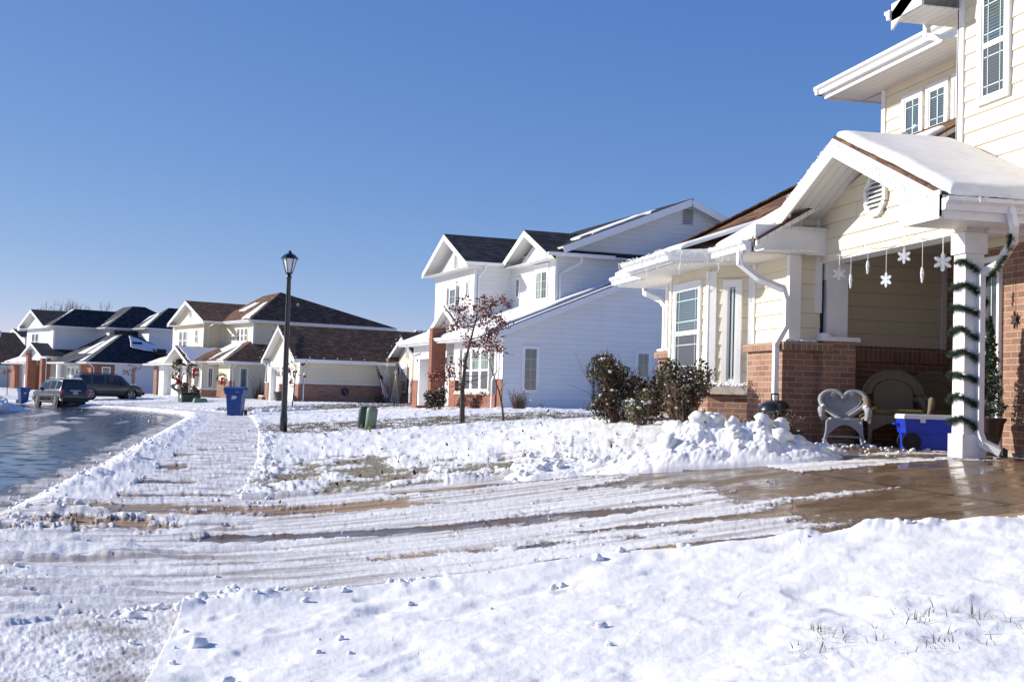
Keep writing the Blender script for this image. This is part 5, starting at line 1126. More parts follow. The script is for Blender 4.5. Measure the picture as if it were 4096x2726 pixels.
sapling(532,1601,531,1466,[(k*1960,1450+k*158),(k*2000,1450+k*160),(k*2085,1450+k*75),(k*2110,1450+k*100),(k*2180,1450+k*96)],'thin sapling with few leaves in front of the brown parked car',3)
sapling(28,1583,29,1455,[(10,1490),(20,1482),(32,1478),(38,1484)],'thin sapling in the snow at the left edge, left of the blue cart',4)
sapling(1166,1641,1186,1452,[(1175,1452),(1215,1458),(1112,1500),(1180,1493),(1158,1523),(1162,1533),(1154,1485)],'thin sapling hung with Christmas balls just behind the lamp post',5,balls=((1206,1464,'whitep'),(1220,1496,'whitep'),(1219,1503,'red')))
# ---- bare winter trees behind the far white house
def baretree(px,D,toppy,seed,label):
    rs=random.Random(seed); d=ray(px,1500); b=EYE+d*D; b.z=.6; top=pdist(px,toppy,D).z-b.z
    o=empty('bare_winter_tree',b,0,label,'tree','bare trees behind the far house'); mb=MB()
    def grow(p,dirv,L_,r,lv):
        q=p+dirv*L_; mb.tube([p,p.lerp(q,.5)+V((rs.uniform(-1,1),rs.uniform(-1,1),0))*L_*.05,q],[r,r*.85,r*.7],5 if lv<2 else 3,cap=False)
        if lv>=6: return
        for i in range(3 if lv<3 else 2+(rs.random()<.5)):
            dv=(dirv+V((rs.uniform(-1,1),rs.uniform(-1,1),rs.uniform(.0,.9)))*.50).normalized(); grow(q,dv,L_*rs.uniform(.62,.85),r*.62,lv+1)
    grow(V((0,0,0)),V((0,0,1)),top*.26,.22,0); mb.build('trunk',M['twig'],o)
baretree(200,175,1195,11,'bare winter tree left of the peak of the far white house'); baretree(262,182,1185,2,'tallest bare winter tree above the ridge of the far white house'); baretree(318,185,1200,5,'bare winter tree right behind the black roof ridge of the far house')
# ---- shrubs
def shrub(name,px,D,w,h,dpt,n,leaf,ls,label,seed,snow=0,hips=0,twigs=30,group=None,cat='shrub',zoff=0,lob=7,base=None):
    rs=random.Random(seed); b=V(base) if base else groundat(px,D); b.z+=zoff
    o=empty(name,b,0,label,cat,group); st=MB(); l=MB(); cs=[]
    for i in range(lob):
        a=rs.uniform(0,6.28); q=V((math.cos(a)*w*.5*rs.uniform(.15,.75),math.sin(a)*dpt*.5*rs.uniform(.2,.7),h*(.16+.66*((i+.5)/lob)))); cs.append((q,rs.uniform(.15,.26)*max(h,w*.7)))
    for i in range(twigs):
        q,r=rs.choice(cs); e=q+V((rs.gauss(0,1),rs.gauss(0,1),rs.gauss(.3,1)))*r*.7; e.z=max(.05,min(e.z,h*1.12)); s0=V((rs.uniform(-.15,.15)*w,rs.uniform(-.15,.15)*dpt,-.05))
        branch(st,s0,e,.009,.002,.12,4,rs)
    for i in range(n):
        q,r=rs.choice(cs); v=V((rs.gauss(0,1),rs.gauss(0,1),rs.gauss(0,1))).normalized()*r*rs.uniform(.45,1.1); p=q+v; 
        if p.z<.03: p.z=rs.uniform(.03,.2)
        leafquad(l,p,ls,rs=rs)
    st.build('stems',M['twig'],o)
    if n: l.build('foliage',M[leaf],o)
    if snow:
        sm=MB()
        for i in range(snow):
            q,r=rs.choice(cs); p=q+V((rs.uniform(-.7,.7)*r,rs.uniform(-.9,.2)*r,r*rs.uniform(-.2,.95))); sm.blob(p,rs.uniform(.014,.036),1,sz=.7)
        sm.build('snow_clumps',M['snow'],o,True)
    if hips:
        hm=MB()
        for i in range(hips):
            q,r=rs.choice(cs); hm.blob(q+V((rs.uniform(-.6,.6)*r,-r*.9,rs.uniform(-.3,.7)*r)),.014,1,jit=0)
        hm.build('rose_hip',M['red'],o,True)
    return o
GS='shrubs beside the bay window'
shrub('rose_bush',2470,17.6,.72,1.02,.7,3600,'greenleaf',.055,'tall dark leaved bush, leftmost beside the bay window, white wall behind it',11,22,3,60,GS,lob=9)
shrub('rose_bush',2590,17.2,.66,.80,.7,2800,'greenleaf',.053,'dark leafy bush with snow cap between the left bush and the bay window',12,24,2,50,GS,lob=8)
shrub('rose_bush',2735,15.9,.62,.90,.6,3200,'greenleaf',.052,'dark leafy bush growing directly in front of the bay window',13,14,1,60,GS,lob=8)
shrub('yew_bush',2560,16.4,.6,.42,.5,1500,'yewleaf',.035,'low olive green bush with snow dots under the left rose bushes',14,40,0,30,GS)
shrub('yew_bush',2835,14.9,.36,.36,.4,1100,'yewleaf',.032,'small olive green bush just left of the snow pile',15,22,0,20,GS)
shrub('dry_plant',2925,14.6,.18,.30,.2,260,'redleaf',.03,'small dry orange brown plant against the bay brick',16,0,0,14,None,'plant')
GH='shrubs along the white house'
shrub('evergreen_shrub',1750,43,.95,.80,.8,1500,'greenleaf',.085,'dark green shrub at the foot of the tall brick pillar',17,20,0,24,GH)
shrub('evergreen_shrub',1848,42,.45,.5,.5,500,'greenleaf',.07,'small dark green shrub left under the triple window',18,0,0,10,GH)
shrub('brown_shrub',1905,41.6,1.0,.62,.8,900,'redleaf',.05,'brown leaved shrub under the triple window of the white house',19,0,0,90,GH)
shrub('bare_shrub',2075,38.5,1.0,.68,.8,160,'redleaf',.035,'bare twiggy shrub at the near corner of the white side wall',20,6,0,170,GH)
shrub('bare_twigs',2165,38.6,.5,.35,.3,20,'redleaf',.03,'few bare twigs poking from snow along the white side wall',21,0,0,12,GH)
shrub('bare_twigs',2345,38.8,.4,.40,.3,20,'redleaf',.03,'few bare twigs at the foot of the utility conduit',22,0,0,12,GH)
u3=lambda u,v,z=.75: V((H3o[0]-u*math.sin(R(14))+v*math.cos(R(14)),H3o[1]+u*math.cos(R(14))+v*math.sin(R(14)),z))
shrub('evergreen_shrub',0,0,.75,.65,.7,600,'greenleaf',.1,'dark green snow topped shrub below the flag',23,12,0,10,'shrubs at the cream garage house',base=u3(-1.3,4.9))
for (uu,vv,sd_,lb) in ((-.6,6.0,24,'tall tan ornamental grass between the flag and the wire trees'),(-1.9,5.9,25,'tan ornamental grass right of the flag, in front of the far window')):
    rs=random.Random(sd_); o=empty('ornamental_grass',u3(uu,vv),0,lb,'plant','dry ornamental grasses'); mb=MB()
    for k_ in range(150):
        a=rs.uniform(0,6.28); r_=rs.uniform(.1,.75); h=rs.uniform(1.0,2.0); mb.tube([(rs.uniform(-.1,.1),rs.uniform(-.1,.1),0),(math.cos(a)*r_*.4,math.sin(a)*r_*.4,h*.6),(math.cos(a)*r_,math.sin(a)*r_,h)],[.012,.01,.004],3)
    mb.build('blades',M['straw'],o)
b4p=lambda u,v,z=.72: V((H3bo[0]-u*math.sin(R(22))+v*math.cos(R(22)),H3bo[1]+u*math.cos(R(22))+v*math.sin(R(22)),z))
shrub('bare_shrub',0,0,2.2,1.9,1.5,60,'redleaf',.06,'large bare grey shrub right behind the near blue cart',26,0,0,210,None,base=b4p(-1.2,1.7))
shrub('round_bush',0,0,.95,.9,.9,900,'greenleaf',.1,'round clipped dark bush below the bay of the decorated house',27,0,0,10,None,base=b4p(3.2,-1.5))
# ---- utility pedestals
def pedestal(px,py,r,h,mat,lean,label):
    b=hit(px,py,15); o=empty('utility_pedestal',b-V((0,0,.03)),0,label,'pedestal','pair of utility pedestals'); o.rotation_euler=(R(lean[1]),R(lean[0]),0)
    mb=MB(); mb.lathe([(r,0),(r,h*.86),(r*.96,h*.94),(r*.75,h*.985),(r*.3,h)],20,sy=.8); mb.build('shell',mat,o,True)
    mb=MB(); mb.lathe([(r*1.04,.02),(r*1.04,.07)],20,sy=.8); mb.build('base_ring',mat,o); mb=MB(); mb.box(-r*.55,-r*.1,-r*.86,-r*.80,h*.15,h*.26); mb.build('warning_sticker',M['gold'],o)
pedestal(1449,1716,.115,.55,M['dgreen'],(3,0),'dark green round utility pedestal, left one of the pair'); pedestal(1479,1724,.12,.55,M['sage'],(5,0),'sage green round utility pedestal leaning right, nearer one of the pair')
b=hit(1500,1636,25); o=empty('red_marker',b+V((0,0,.03)),.3,'small red scrap lying in snow behind the pedestals','marker'); mb=MB(); mb.slab([(-.28,0,0),(.28,-.05,0),(.2,.12,.05),(-.1,.15,.09)],(0,0,.03)); mb.build('scrap',M['red'],o)
# ---- transformer cabinets by the decorated house
b=hit(757,1607,40); o=empty('transformer_cabinet',b-V((0,0,.05)),R(18),'dark green metal transformer cabinet in snow left of the near cart','cabinet')
mb=MB(); mb.slab([(-.62,-.45,0),(-.62,.45,0),(-.62,.45,.62),(-.62,-.45,.55)],(1.24,0,0)); mb.build('cabinet_body',M['tgreen'],o); mb=MB(); mb.box(-.66,.66,-.49,.49,.62,.68); mb.build('cabinet_lid',M['tgreen'],o); mb=MB(); mb.box(-.632,-.621,-.25,.0,.3,.52); mb.build('warning_label',M['whitep'],o)
b=hit(800,1609,40); o=empty('utility_vault_cover',b-V((0,0,.05)),R(14),'low light green vault cover right of the dark cabinet','utility cover')
mb=MB(); vs=[];  mb.slab([(-.45,-.3,0),(.45,-.3,0),(.40,-.24,.26),(.33,-.2,.33),(-.33,-.2,.33),(-.40,-.24,.26)],(0,.5,0)); mb.build('cover',M['lgreen'],o)
# ---- carts
def cart(px,py,rot,s,label,t0):
    b=hit(px,py,t0); o=empty('trash_cart',b-V((0,0,.03)),rot,label,'trash cart','blue roll carts'); o.scale=(s,s,s)
    mb=MB(); v=[]; n=0
    def ring(w0,w1,d0,d1,z): return [(-w0,-d0,z),(w0,-d0,z),(w1,d1,z),(-w1,d1,z)]
    rs_=[ring(.235,.235,.24,.22,0.03),ring(.27,.27,.29,.26,.55),ring(.28,.28,.31,.28,.80),ring(.33,.33,.37,.33,.83),ring(.335,.335,.38,.34,1.0)]
    vs=[p for r_ in rs_ for p in r_]; fs=[(3,2,1,0)]
    for i in range(len(rs_)-1):
        for j in range(4): j2=(j+1)%4; fs.append((i*4+j,i*4+j2,i*4+4+j2,i*4+4+j))
    mb.mesh(vs,fs); mb.box(-.05,.05,-.30,-.27,.3,.34); mb.build('cart_body',M['bluebin'],o)
    mb=MB(); 
    for i in range(8):
        a0=-.40+.8*i/8; a1=-.40+.8*(i+1)/8; h0=1.0+.09*math.cos((a0+.02)*3.2); h1=1.0+.09*math.cos((a1+.02)*3.2)
        mb.slab([(-.36,a0,h0),(.36,a0,h0),(.36,a1,h1),(-.36,a1,h1)],(0,0,-.035))
    mb.box(-.36,.36,-.41,-.385,.93,1.03); mb.build('cart_lid',M['bluebin'],o)
    for sx in(-1,1):
        mb=MB(); c=[(sx*.27,.30,.13),(sx*.33,.30,.13)]; mb.tube(c,.13,16); mb.build('cart_wheel',M['tyre'],o)
    mb=MB(); mb.bar((-.25,.40,.97),(.25,.40,.97),.03,.03); mb.bar((-.25,.33,.95),(-.25,.40,.97),.03,.03); mb.bar((.25,.33,.95),(.25,.40,.97),.03,.03); mb.build('cart_handle',M['bluebin'],o)
    lg=MB(); y=-.312    # slanted logo with small lettering under it, hot stamped on the front
    def par(x0,x1,z0,z1,sk=.5): lg.face([(x0,y,z0),(x1,y,z0),(x1+(z1-z0)*sk,y,z1),(x0+(z1-z0)*sk,y,z1)])
    for k_ in range(4): par(-.09+k_*.042,-.062+k_*.042,.66,.745,.55)
    par(-.10,.075,.745,.757,.5); par(-.1,.06,.640,.648,.4)
    for k_ in range(5): par(.07+k_*.028,.088+k_*.028,.90,.915,0) 
    for f in range(0): pass
    lo=lg.build('printed_logo',M['whitep'],o)
    for v_ in lo.data.vertices:
        z=v_.co.z; v_.co.y=-(.29+(.02)*(z-.55)/.25)-.006 if z<.82 else -.3865
    return o
cart(941,1664,R(-14),1.05,'blue roll cart standing in snow at the end of the sidewalk',30); cart(92,1611,R(28),1.0,'blue roll cart at far left, left of the parked cars',50)

# ---- electric meter and telephone conduit on the side wall of the white house
u2=lambda u,v,z: V((H2o[0]-u*math.sin(R(8.15))+v*math.cos(R(8.15)),H2o[1]+u*math.cos(R(8.15))+v*math.sin(R(8.15)),z))
o=empty('electric_meter_box',u2(-.02,3.68,1.05),R(8.15),'tall grey electric meter box with conduits on the white side wall','meter box')
mb=MB(); mb.box(-.20,.20,-.17,-.0,.92,1.94); mb.box(-.205,.205,-.18,.0,1.93,1.96); mb.build('cabinet',M['grey'],o)
mb=MB(); mb.tube([(.11,-.17,1.68),(.11,-.26,1.68)],.075,16); mb.build('meter_dial',M['ornament'],o); mb=MB(); mb.box(-.13,-.02,-.185,-.17,1.58,1.72); mb.build('breaker_window',M['blackm'],o); mb=MB(); mb.box(.04,.16,-.185,-.17,1.02,1.08); mb.build('sticker',M['whitep'],o)
for x in(-.16,-.04,.10): mb=MB(); mb.tube([(x,-.08,.92),(x,-.08,-.1)],.03,8); mb.build('conduit',M['grey'],o)
mb=MB(); mb.tube([(.30+.13*math.sin(a),-.1,.62+.22*math.cos(a)) for a in np.linspace(0,12.5,40)],.012,5); mb.build('cable_coil',M['blackm'],o)
o=empty('phone_conduit',u2(-.02,3.32,1.05),R(8.15),'thin dark conduit with looped orange cable left of the meter box','conduit')
mb=MB(); mb.tube([(0,-.05,-.1),(0,-.05,1.45)],.032,8); mb.build('pipe',M['grey'],o); mb=MB(); mb.tube([(-.13+.14*math.cos(a),-.06,1.40+.18*math.sin(a)) for a in np.linspace(0.1,5.2,22)],.010,5); mb.build('cable_loop',M['brick2'],o); mb=MB(); mb.box(-.13,-.04,-.1,0,1.22,1.40); mb.build('junction_box',M['blackm'],o)
# ---------------- porch things ----------------
PZ=P0+.015
def arcpts(c,r,a0,a1,n,plane='xz'):
    out=[]
    for k in range(n+1):
        a=a0+(a1-a0)*k/n
        out.append(V((c[0]+r*math.cos(a),c[1],c[2]+r*math.sin(a))) if plane=='xz' else V((c[0],c[1]+r*math.cos(a),c[2]+r*math.sin(a))))
    return out
# white wicker rocker (local: faces -y, x right)
def panel(mb,outline,y0,t,dish=0):
    """solid panel from an x,z outline in a plane leaning back; y0(z) gives depth"""
    n=len(outline); cx=sum(p[0] for p in outline)/n; cz=sum(p[1] for p in outline)/n
    f=[V((x,y0(z),z)) for x,z in outline]; c=V((cx,y0(cz)+dish,cz)); bk=[p+V((0,t,0)) for p in f]; cb=c+V((0,t,0))
    for i in range(n):
        j=(i+1)%n; mb.face([c,f[i],f[j]]); mb.face([cb,bk[j],bk[i]]); mb.face([f[j],f[i],bk[i],bk[j]])
o=empty('wicker_rocker',(6.83,13.25,PZ),R(-24),'small white wicker rocking chair with heart shaped back, snow on its runners','rocking chair'); o.scale=(.77,.77,.80)
yb=lambda z: .16+(z-.36)*.30
hr=[]
for k in range(40):
    a=2*math.pi*k/40; x=.30*math.sin(a)**3*1.0; z=.23*(.8125*math.cos(a)-.3125*math.cos(2*a)-.125*math.cos(3*a)-.0625*math.cos(4*a)); hr.append((x*1.02,.60+z*1.02))
mb=MB(); panel(mb,hr,yb,.02,.03); mb.build('woven_back',M['wick_w'],o)
mb=MB(); pts=[V((x*1.10,yb(.6+(z-.6)*1.08)-.01,.60+(z-.6)*1.08)) for x,z in hr]; mb.tube(pts+[pts[0]],.040,8); mb.tube([V((x*.82,yb(.6+(z-.6)*.8)-.02,.60+(z-.6)*.8)) for x,z in hr]+[V((hr[0][0]*.82,yb(.6+(hr[0][1]-.6)*.8)-.02,.60+(hr[0][1]-.6)*.8))],.014,6)
for sx in(-1,1): mb.tube(arcpts((sx*.135,yb(.72)-.03,.715),.045,0,6.28,14),.013,6); mb.tube(arcpts((sx*.135,yb(.72)-.035,.715),.018,0,6.28,8),.012,6)
mb.build('back_roll',M['wick_w'],o,True)
mb=MB(); mb.lathe([(.01,.40),(.22,.405),(.24,.385),(.24,.36),(.01,.36)],20,c=(0,-.05,0),sy=.95); mb.build('seat',M['wick_w'],o)
for sx in(-1,1):
    mb=MB(); mb.tube([(sx*.30,.18,.56),(sx*.33,.05,.535),(sx*.34,-.10,.525),(sx*.335,-.22,.50),(sx*.33,-.27,.44),(sx*.32,-.24,.39),(sx*.28,-.22,.40)],[.03,.042,.05,.052,.048,.035,.02],8); mb.tube([(sx*.24,-.22,.39),(sx*.31,-.21,.44),(sx*.325,-.2,.5)],.02,6)
    mb.build('arm_roll',M['wick_w'],o,True)
sk=MB()
for (xa,xb_,ya,yb2) in ((-.24,.24,-.26,-.26),(-.24,-.24,-.26,.15),(.24,.24,-.26,.15)):
    n=12
    for k in range(n):
        t0,t1=k/n,(k+1)/n; f=lambda t: .16+.15*math.sin(math.pi*t)
        p=lambda t,z: V((xa+(xb_-xa)*t,ya+(yb2-ya)*t,z)); sk.slab([p(t0,.38),p(t1,.38),p(t1,f(t1)),p(t0,f(t0))],(0,.012,0) if ya==yb2 else (.012,0,0))
sk.build('skirt',M['wick_w'],o)
for sx in(-1,1):
    for (y0,y1) in ((-.25,-.29),(.14,.19)): mb=MB(); mb.tube([(sx*.23,y0,.36),(sx*.245,y0,.2),(sx*.28,y1,.05)],[.027,.02,.018],7); mb.build('leg',M['wick_w'],o)
    mb=MB(); mb.tube([(sx*.28,y,.025+.12*(y/.45)**2*.5) for y in [-.45,-.3,-.15,0,.15,.3,.45]],.017,7); mb.build('rocker_runner',M['whitep'],o,True)
    mb=MB(); mb.bar((sx*.25,-.25,.13),(sx*.25,.15,.13),.018,.018); mb.build('side_stretcher',M['wick_w'],o)
mb=MB(); mb.bar((-.25,-.26,.14),(.25,-.26,.14),.02,.02); mb.build('front_stretcher',M['wick_w'],o)
mb=MB(); rs=random.Random(2)
for k_ in range(34): mb.blob((rs.uniform(-.42,.42),rs.uniform(-.5,-.1),rs.uniform(.0,.03)),rs.uniform(.025,.055),1,sz=.6)
for sx in(-1,1):
    for k_ in range(5): mb.blob((sx*.31,.12-.07*k_,.575),.03,1,sz=.7)
mb.build('snow_clumps',M['snow'],o,True)
# tan wicker armchairs
def armchair(x,y,rot,label,cushion_tilt=False):
    o=empty('wicker_armchair',(x,y,PZ),rot,label,'armchair','tan wicker armchairs on the porch'); o.scale=(.90,.90,.86)
    yb=lambda z: .26+(z-.45)*.28
    W=.33; top=.98
    # back: woven inner panel and broad woven hood rim
    ins=[(-.25,.45),(.25,.45),(.25,.72)]+[(.25*math.cos(a),.72+.20*math.sin(a)) for a in np.linspace(0.1,math.pi-.1,14)]+[(-.25,.72)]
    mb=MB(); panel(mb,ins,yb,.02,.02); mb.build('woven_back',M['wick_t'],o)
    mb=MB(); n=26; inn=[];out=[]
    for k in range(n+1):
        a=math.pi*k/n; inn.append(V((.27*math.cos(a),yb(.74+.2*math.sin(a)),.72+.21*math.sin(a)))); rz_=.30 if 1 else 0
        out.append(V((.385*math.cos(a),yb(.72+.34*math.sin(a))-.01,.70+.335*math.sin(a))))
    for k in range(n): mb.slab([inn[k],out[k],out[k+1],inn[k+1]],(0,.03,0))
    mb.tube(out,.02,6); mb.build('back_rim',M['wick_t'],o)
    for sx in(-1,1):
        mb=MB(); mb.tube([(sx*.385,yb(.70),.70),(sx*.40,.18,.655),(sx*.41,.02,.64),(sx*.41,-.16,.645),(sx*.40,-.25,.62),(sx*.385,-.285,.55),(sx*.37,-.29,.44)],[.03,.035,.042,.044,.044,.038,.032],8); mb.build('arm',M['wick_t'],o,True)
        mb=MB(); mb.tube([(sx*.35,-.28,.46),(sx*.355,-.29,.25),(sx*.37,-.31,.0)],[.034,.028,.022],8); mb.build('leg',M['wick_t'],o)
        mb=MB(); mb.tube([(sx*.30,.24,.46),(sx*.30,.30,.0)],[.03,.022],8); mb.build('leg',M['wick_t'],o)
    mb=MB(); mb.box(-.34,.34,-.29,.25,.38,.43); mb.build('seat',M['wick_t'],o)
    sk=MB(); n=14
    for k in range(n):
        t0,t1=k/n,(k+1)/n; f=lambda t: .22+.12*math.sin(math.pi*t); sk.slab([(-.34+.68*t0,-.30,.43),(-.34+.68*t1,-.30,.43),(-.34+.68*t1,-.30,f(t1)),(-.34+.68*t0,-.30,f(t0))],(0,.014,0))
    for sx in (-1,1): sk.slab([(sx*.34,-.29,.43),(sx*.34,.25,.43),(sx*.34,.25,.24),(sx*.34,-.05,.33),(sx*.34,-.29,.24)],(.012,0,0))
    sk.build('skirt',M['wick_t'],o)
    mb=MB(); mb.box(-.31,.31,-.28,.20,.43,.51); c=mb.build('seat_cushion',M['olive'],o); bv=c.modifiers.new('b','BEVEL'); bv.width=.03; bv.segments=3
    if cushion_tilt: mb=MB(); mb.obox((-.33,.12,.47),(.13,0,.09),(0,.14,0),(-.02,0,.03)); c=mb.build('loose_cushion',M['olive'],o); bv=c.modifiers.new('b','BEVEL'); bv.width=.025; bv.segments=3
    return o
armchair(7.52,13.30,R(-22),'tan wicker armchair with olive cushion and full round back, beside the white rocker',True)
armchair(8.22,13.42,R(-8),'tan wicker armchair half hidden behind the white porch column')
# cooler
o=empty('wheeled_cooler',(7.50,12.55,PZ-.01),R(-21),'blue wheeled cooler with white lid standing behind the porch column','cooler'); o.scale=(.88,.88,.88)
mb=MB(); n=4
def rr_(w,d,z,c=.05): return [(-w+c,-d,z),(w-c,-d,z),(w,-d+c,z),(w,d-c,z),(w-c,d,z),(-w+c,d,z),(-w,d-c,z),(-w,-d+c,z)]
rings=[rr_(.33,.19,.02),rr_(.345,.20,.22),rr_(.365,.215,.225),rr_(.385,.235,.40)]
vs=[p for r_ in rings for p in r_]; fs=[tuple(range(7,-1,-1))]
for i in range(3):
    for j in range(8): j2=(j+1)%8; fs.append((i*8+j,i*8+j2,i*8+8+j2,i*8+8+j))
mb.mesh(vs,fs); mb.build('cooler_body',M['blue'],o)
mb=MB(); mb.slab(rr_(.395,.245,.40),(0,0,.045)); mb.slab(rr_(.385,.235,.445),(0,0,.012)); mb.build('cooler_lid',M['whitep'],o)
for x in(-.12,.22): mb=MB(); mb.box(x-.032,x+.032,-.252,-.238,.355,.435); [mb.box(x+a-.005,x+a+.005,-.256,-.25,z-.005,z+.005) for a in(-.02,.02) for z in(.375,.415)]; mb.build('hinge',M['whitep'],o)
for y in(-.185,.185):
    mb=MB(); mb.tube([(-.25,y-.055,.115),(-.25,y+.02,.115)],.115,20); mb.build('wheel',M['tyre'],o)
    mb=MB(); mb.tube([(-.25,y-.058,.115),(-.25,y-.03,.115)],.045,12); mb.build('hub',M['blackm'],o)
mb=MB(); mb.slab([(-.365,-.20,.225),(-.365,-.20,.05),(-.34,-.20,.20),(-.14,-.20,.20),(-.14,-.2,.225)],(0,-.01,0)); mb.tube([(-.385,-.10,.34),(-.43,-.10,.33),(-.43,.10,.33),(-.385,.10,.34)],.014,6); mb.build('side_handle',M['blue'],o)
# kettle grill
o=empty('kettle_grill',(6.05,13.42,P0+.10),.3,'small black kettle grill against the brick corner behind the snow pile','grill')
mb=MB(); mb.lathe([(.0,.16),(.10,.17),(.17,.24),(.185,.27),(.20,.28)],24); mb.build('bowl',M['black'],o,True)
mb=MB(); mb.lathe([(.195,.283),(.19,.31),(.16,.375),(.11,.41),(.05,.422),(0.01,.424)],24); mb.build('lid',M['black'],o,True)
mb=MB(); mb.tube([(-.05,0,.42),(-.05,0,.49),(.05,0,.49),(.05,0,.42)],.012,6); mb.build('lid_handle',M['blackm'],o)
for k_ in range(3): a=k_*2.09+.4; mb=MB(); mb.tube([(.13*math.cos(a),.13*math.sin(a),.2),(.2*math.cos(a),.2*math.sin(a),-.08)],.009,5); mb.build('leg',M['blackm'],o)
for sx in(-1,1): mb=MB(); mb.tube([(sx*.19,-.05,.27),(sx*.25,-.03,.27),(sx*.25,.03,.27),(sx*.19,.05,.27)],.01,5); mb.build('side_handle',M['blackm'],o)
# planter with dead plants
o=empty('flower_pot',(5.98,12.85,P0-.01),0,'dark red round planter with dead brown plants beside the snow pile','planter')
mb=MB(); mb.lathe([(.11,0),(.145,.17),(.16,.175),(.16,.20),(.145,.20),(.14,.18),(.01,.175)],22); mb.build('pot',M['pot'],o)
mb=MB(); rs=random.Random(4)
for k_ in range(26):
    a=rs.uniform(0,6.28); e=V((math.cos(a)*rs.uniform(.05,.30)-.1,math.sin(a)*.12,rs.uniform(.24,.42))); branch(mb,(rs.uniform(-.05,.05),rs.uniform(-.05,.05),.17),e,.006,.003,.2,4,rs)
    for j in range(3): mb.blob(e+V((rs.uniform(-.02,.02),rs.uniform(-.02,.02),rs.uniform(-.02,.02))),.013,1)
mb.build('dead_plant',M['twig'],o)
# urn with small Christmas tree
o=empty('planted_urn',(7.42,11.30,P0),0,'dark footed urn holding a small evergreen tree, behind the porch column','urn')
mb=MB(); mb.lathe([(.10,0),(.10,.025),(.04,.06),(.035,.09),(.09,.13),(.12,.22),(.14,.34),(.165,.38),(.165,.40),(.01,.39)],20); mb.build('urn',M['pot'],o,True)
mb=MB(); mb.tube([(0,0,.38),(0,0,1.42)],[.014,.004],5); mb.build('trunk',M['bark'],o)
mb=MB(); rs=random.Random(6)
for k_ in range(3000):
    z=rs.uniform(.42,1.42); r_=.20*(1.46-z)/1.0*rs.uniform(.3,1)*(.8+.2*math.sin(z*40)); a=rs.uniform(0,6.28); leafquad(mb,V((math.cos(a)*r_,math.sin(a)*r_,z)),.035,rs=rs)
mb.build('crown',M['needle'],o)
for k_ in range(10):
    z=.5+k_*.08; a=-1.57-.9+k_*1.1%2; r_=.2*(1.46-z); mb=MB(); mb.blob((math.cos(a)*r_,math.sin(a)*r_,z),.012,1,jit=0); mb.build('tiny_light',M['gold'],o)
# star on the brick
mb=MB(); c=V((XB-.012,11.28,2.42)); P=[]
for k_ in range(12):
    a=math.pi/2+k_*math.pi/6; r_=.09 if k_%2==0 else .036; P.append(c+V((0,r_*.75*math.cos(a),r_*math.sin(a))))
for k_ in range(12): mb.slab([c,P[k_],P[(k_+1)%12]],(-.02,0,0))
mb.tube([c+V((0,0,.1)),c+V((0,0,.62))],.002,4); st=mb.build('wall_star',M['pot']); tag(st,'small dark star ornament hanging on the sunlit brick wall','ornament')
# garland round the column
def needles(mb,p,d,n,ln,rs):
    d=d.normalized()
    for _ in range(n):
        v=V((rs.gauss(0,1),rs.gauss(0,1),rs.gauss(0,1))); v=(v-d*v.dot(d)).normalized()*.8+d*rs.uniform(-.5,.5); v.normalize(); l=ln*rs.uniform(.6,1.2); s=v.orthogonal().normalized()*.0038
        q=p+d*rs.uniform(-.01,.01); mb.face([q-s,q+s,q+v*l+s*.3,q+v*l-s*.3])
rs=random.Random(8); mb=MB(); sm=MB(); N=620; ccx,ccy=XG+.125,10.885
prev=None; path=[]
for k_ in range(N+1):
    t=k_/N; a=math.pi*.95+t*2*math.pi*7.7; z=2.86-1.66*t
    rr0=.118/max(abs(math.cos(a)),abs(math.sin(a))) ; rr0=min(rr0,.152)+.012
    z+=-.075*math.sin(a+.9)
    path.append(V((ccx+math.cos(a)*rr0,ccy+math.sin(a)*rr0,z+.012*math.sin(k_*.21))))
path+= [path[-1]+V((.0,-.02,-.03*i)) for i in range(1,7)]
for a,b in zip(path,path[1:]): needles(mb,a,b-a,26,.046,rs)
mb2=MB(); mb2.tube(path[::3],.006,5)
go=empty('garland',(ccx,ccy,1.15),0,'green needle garland wound in a spiral round the white porch column','garland')
for m_,nm,mt in ((mb,'needles','needle'),(mb2,'core_wire','tgreen')): m_.build(nm,M[mt],go,off=(ccx,ccy,1.15))
for p in path[::26]:
    if p.y<ccy and p.x<ccx+.05: sm.blob(p+V((-.005,-.005,.02)),.022,1,sz=.6)
sm.build('snow_clumps',M['snow'],go,True,off=(ccx,ccy,1.15))
# garland scraps on the downspout
mb=MB(); 
for a,b in (((6.93,10.24,3.12),(7.0,10.36,3.0)),((6.93,10.33,2.93),(7.03,10.7,2.78))):
    a,b=V(a),V(b)
    for i in range(26): p=a.lerp(b,i/25); needles(mb,p,b-a,16,.05,rs)
gs=mb.build('garland_scrap',M['needle']); tag(gs,'short tufts of green garland caught on the gutter downspout above the column','garland')
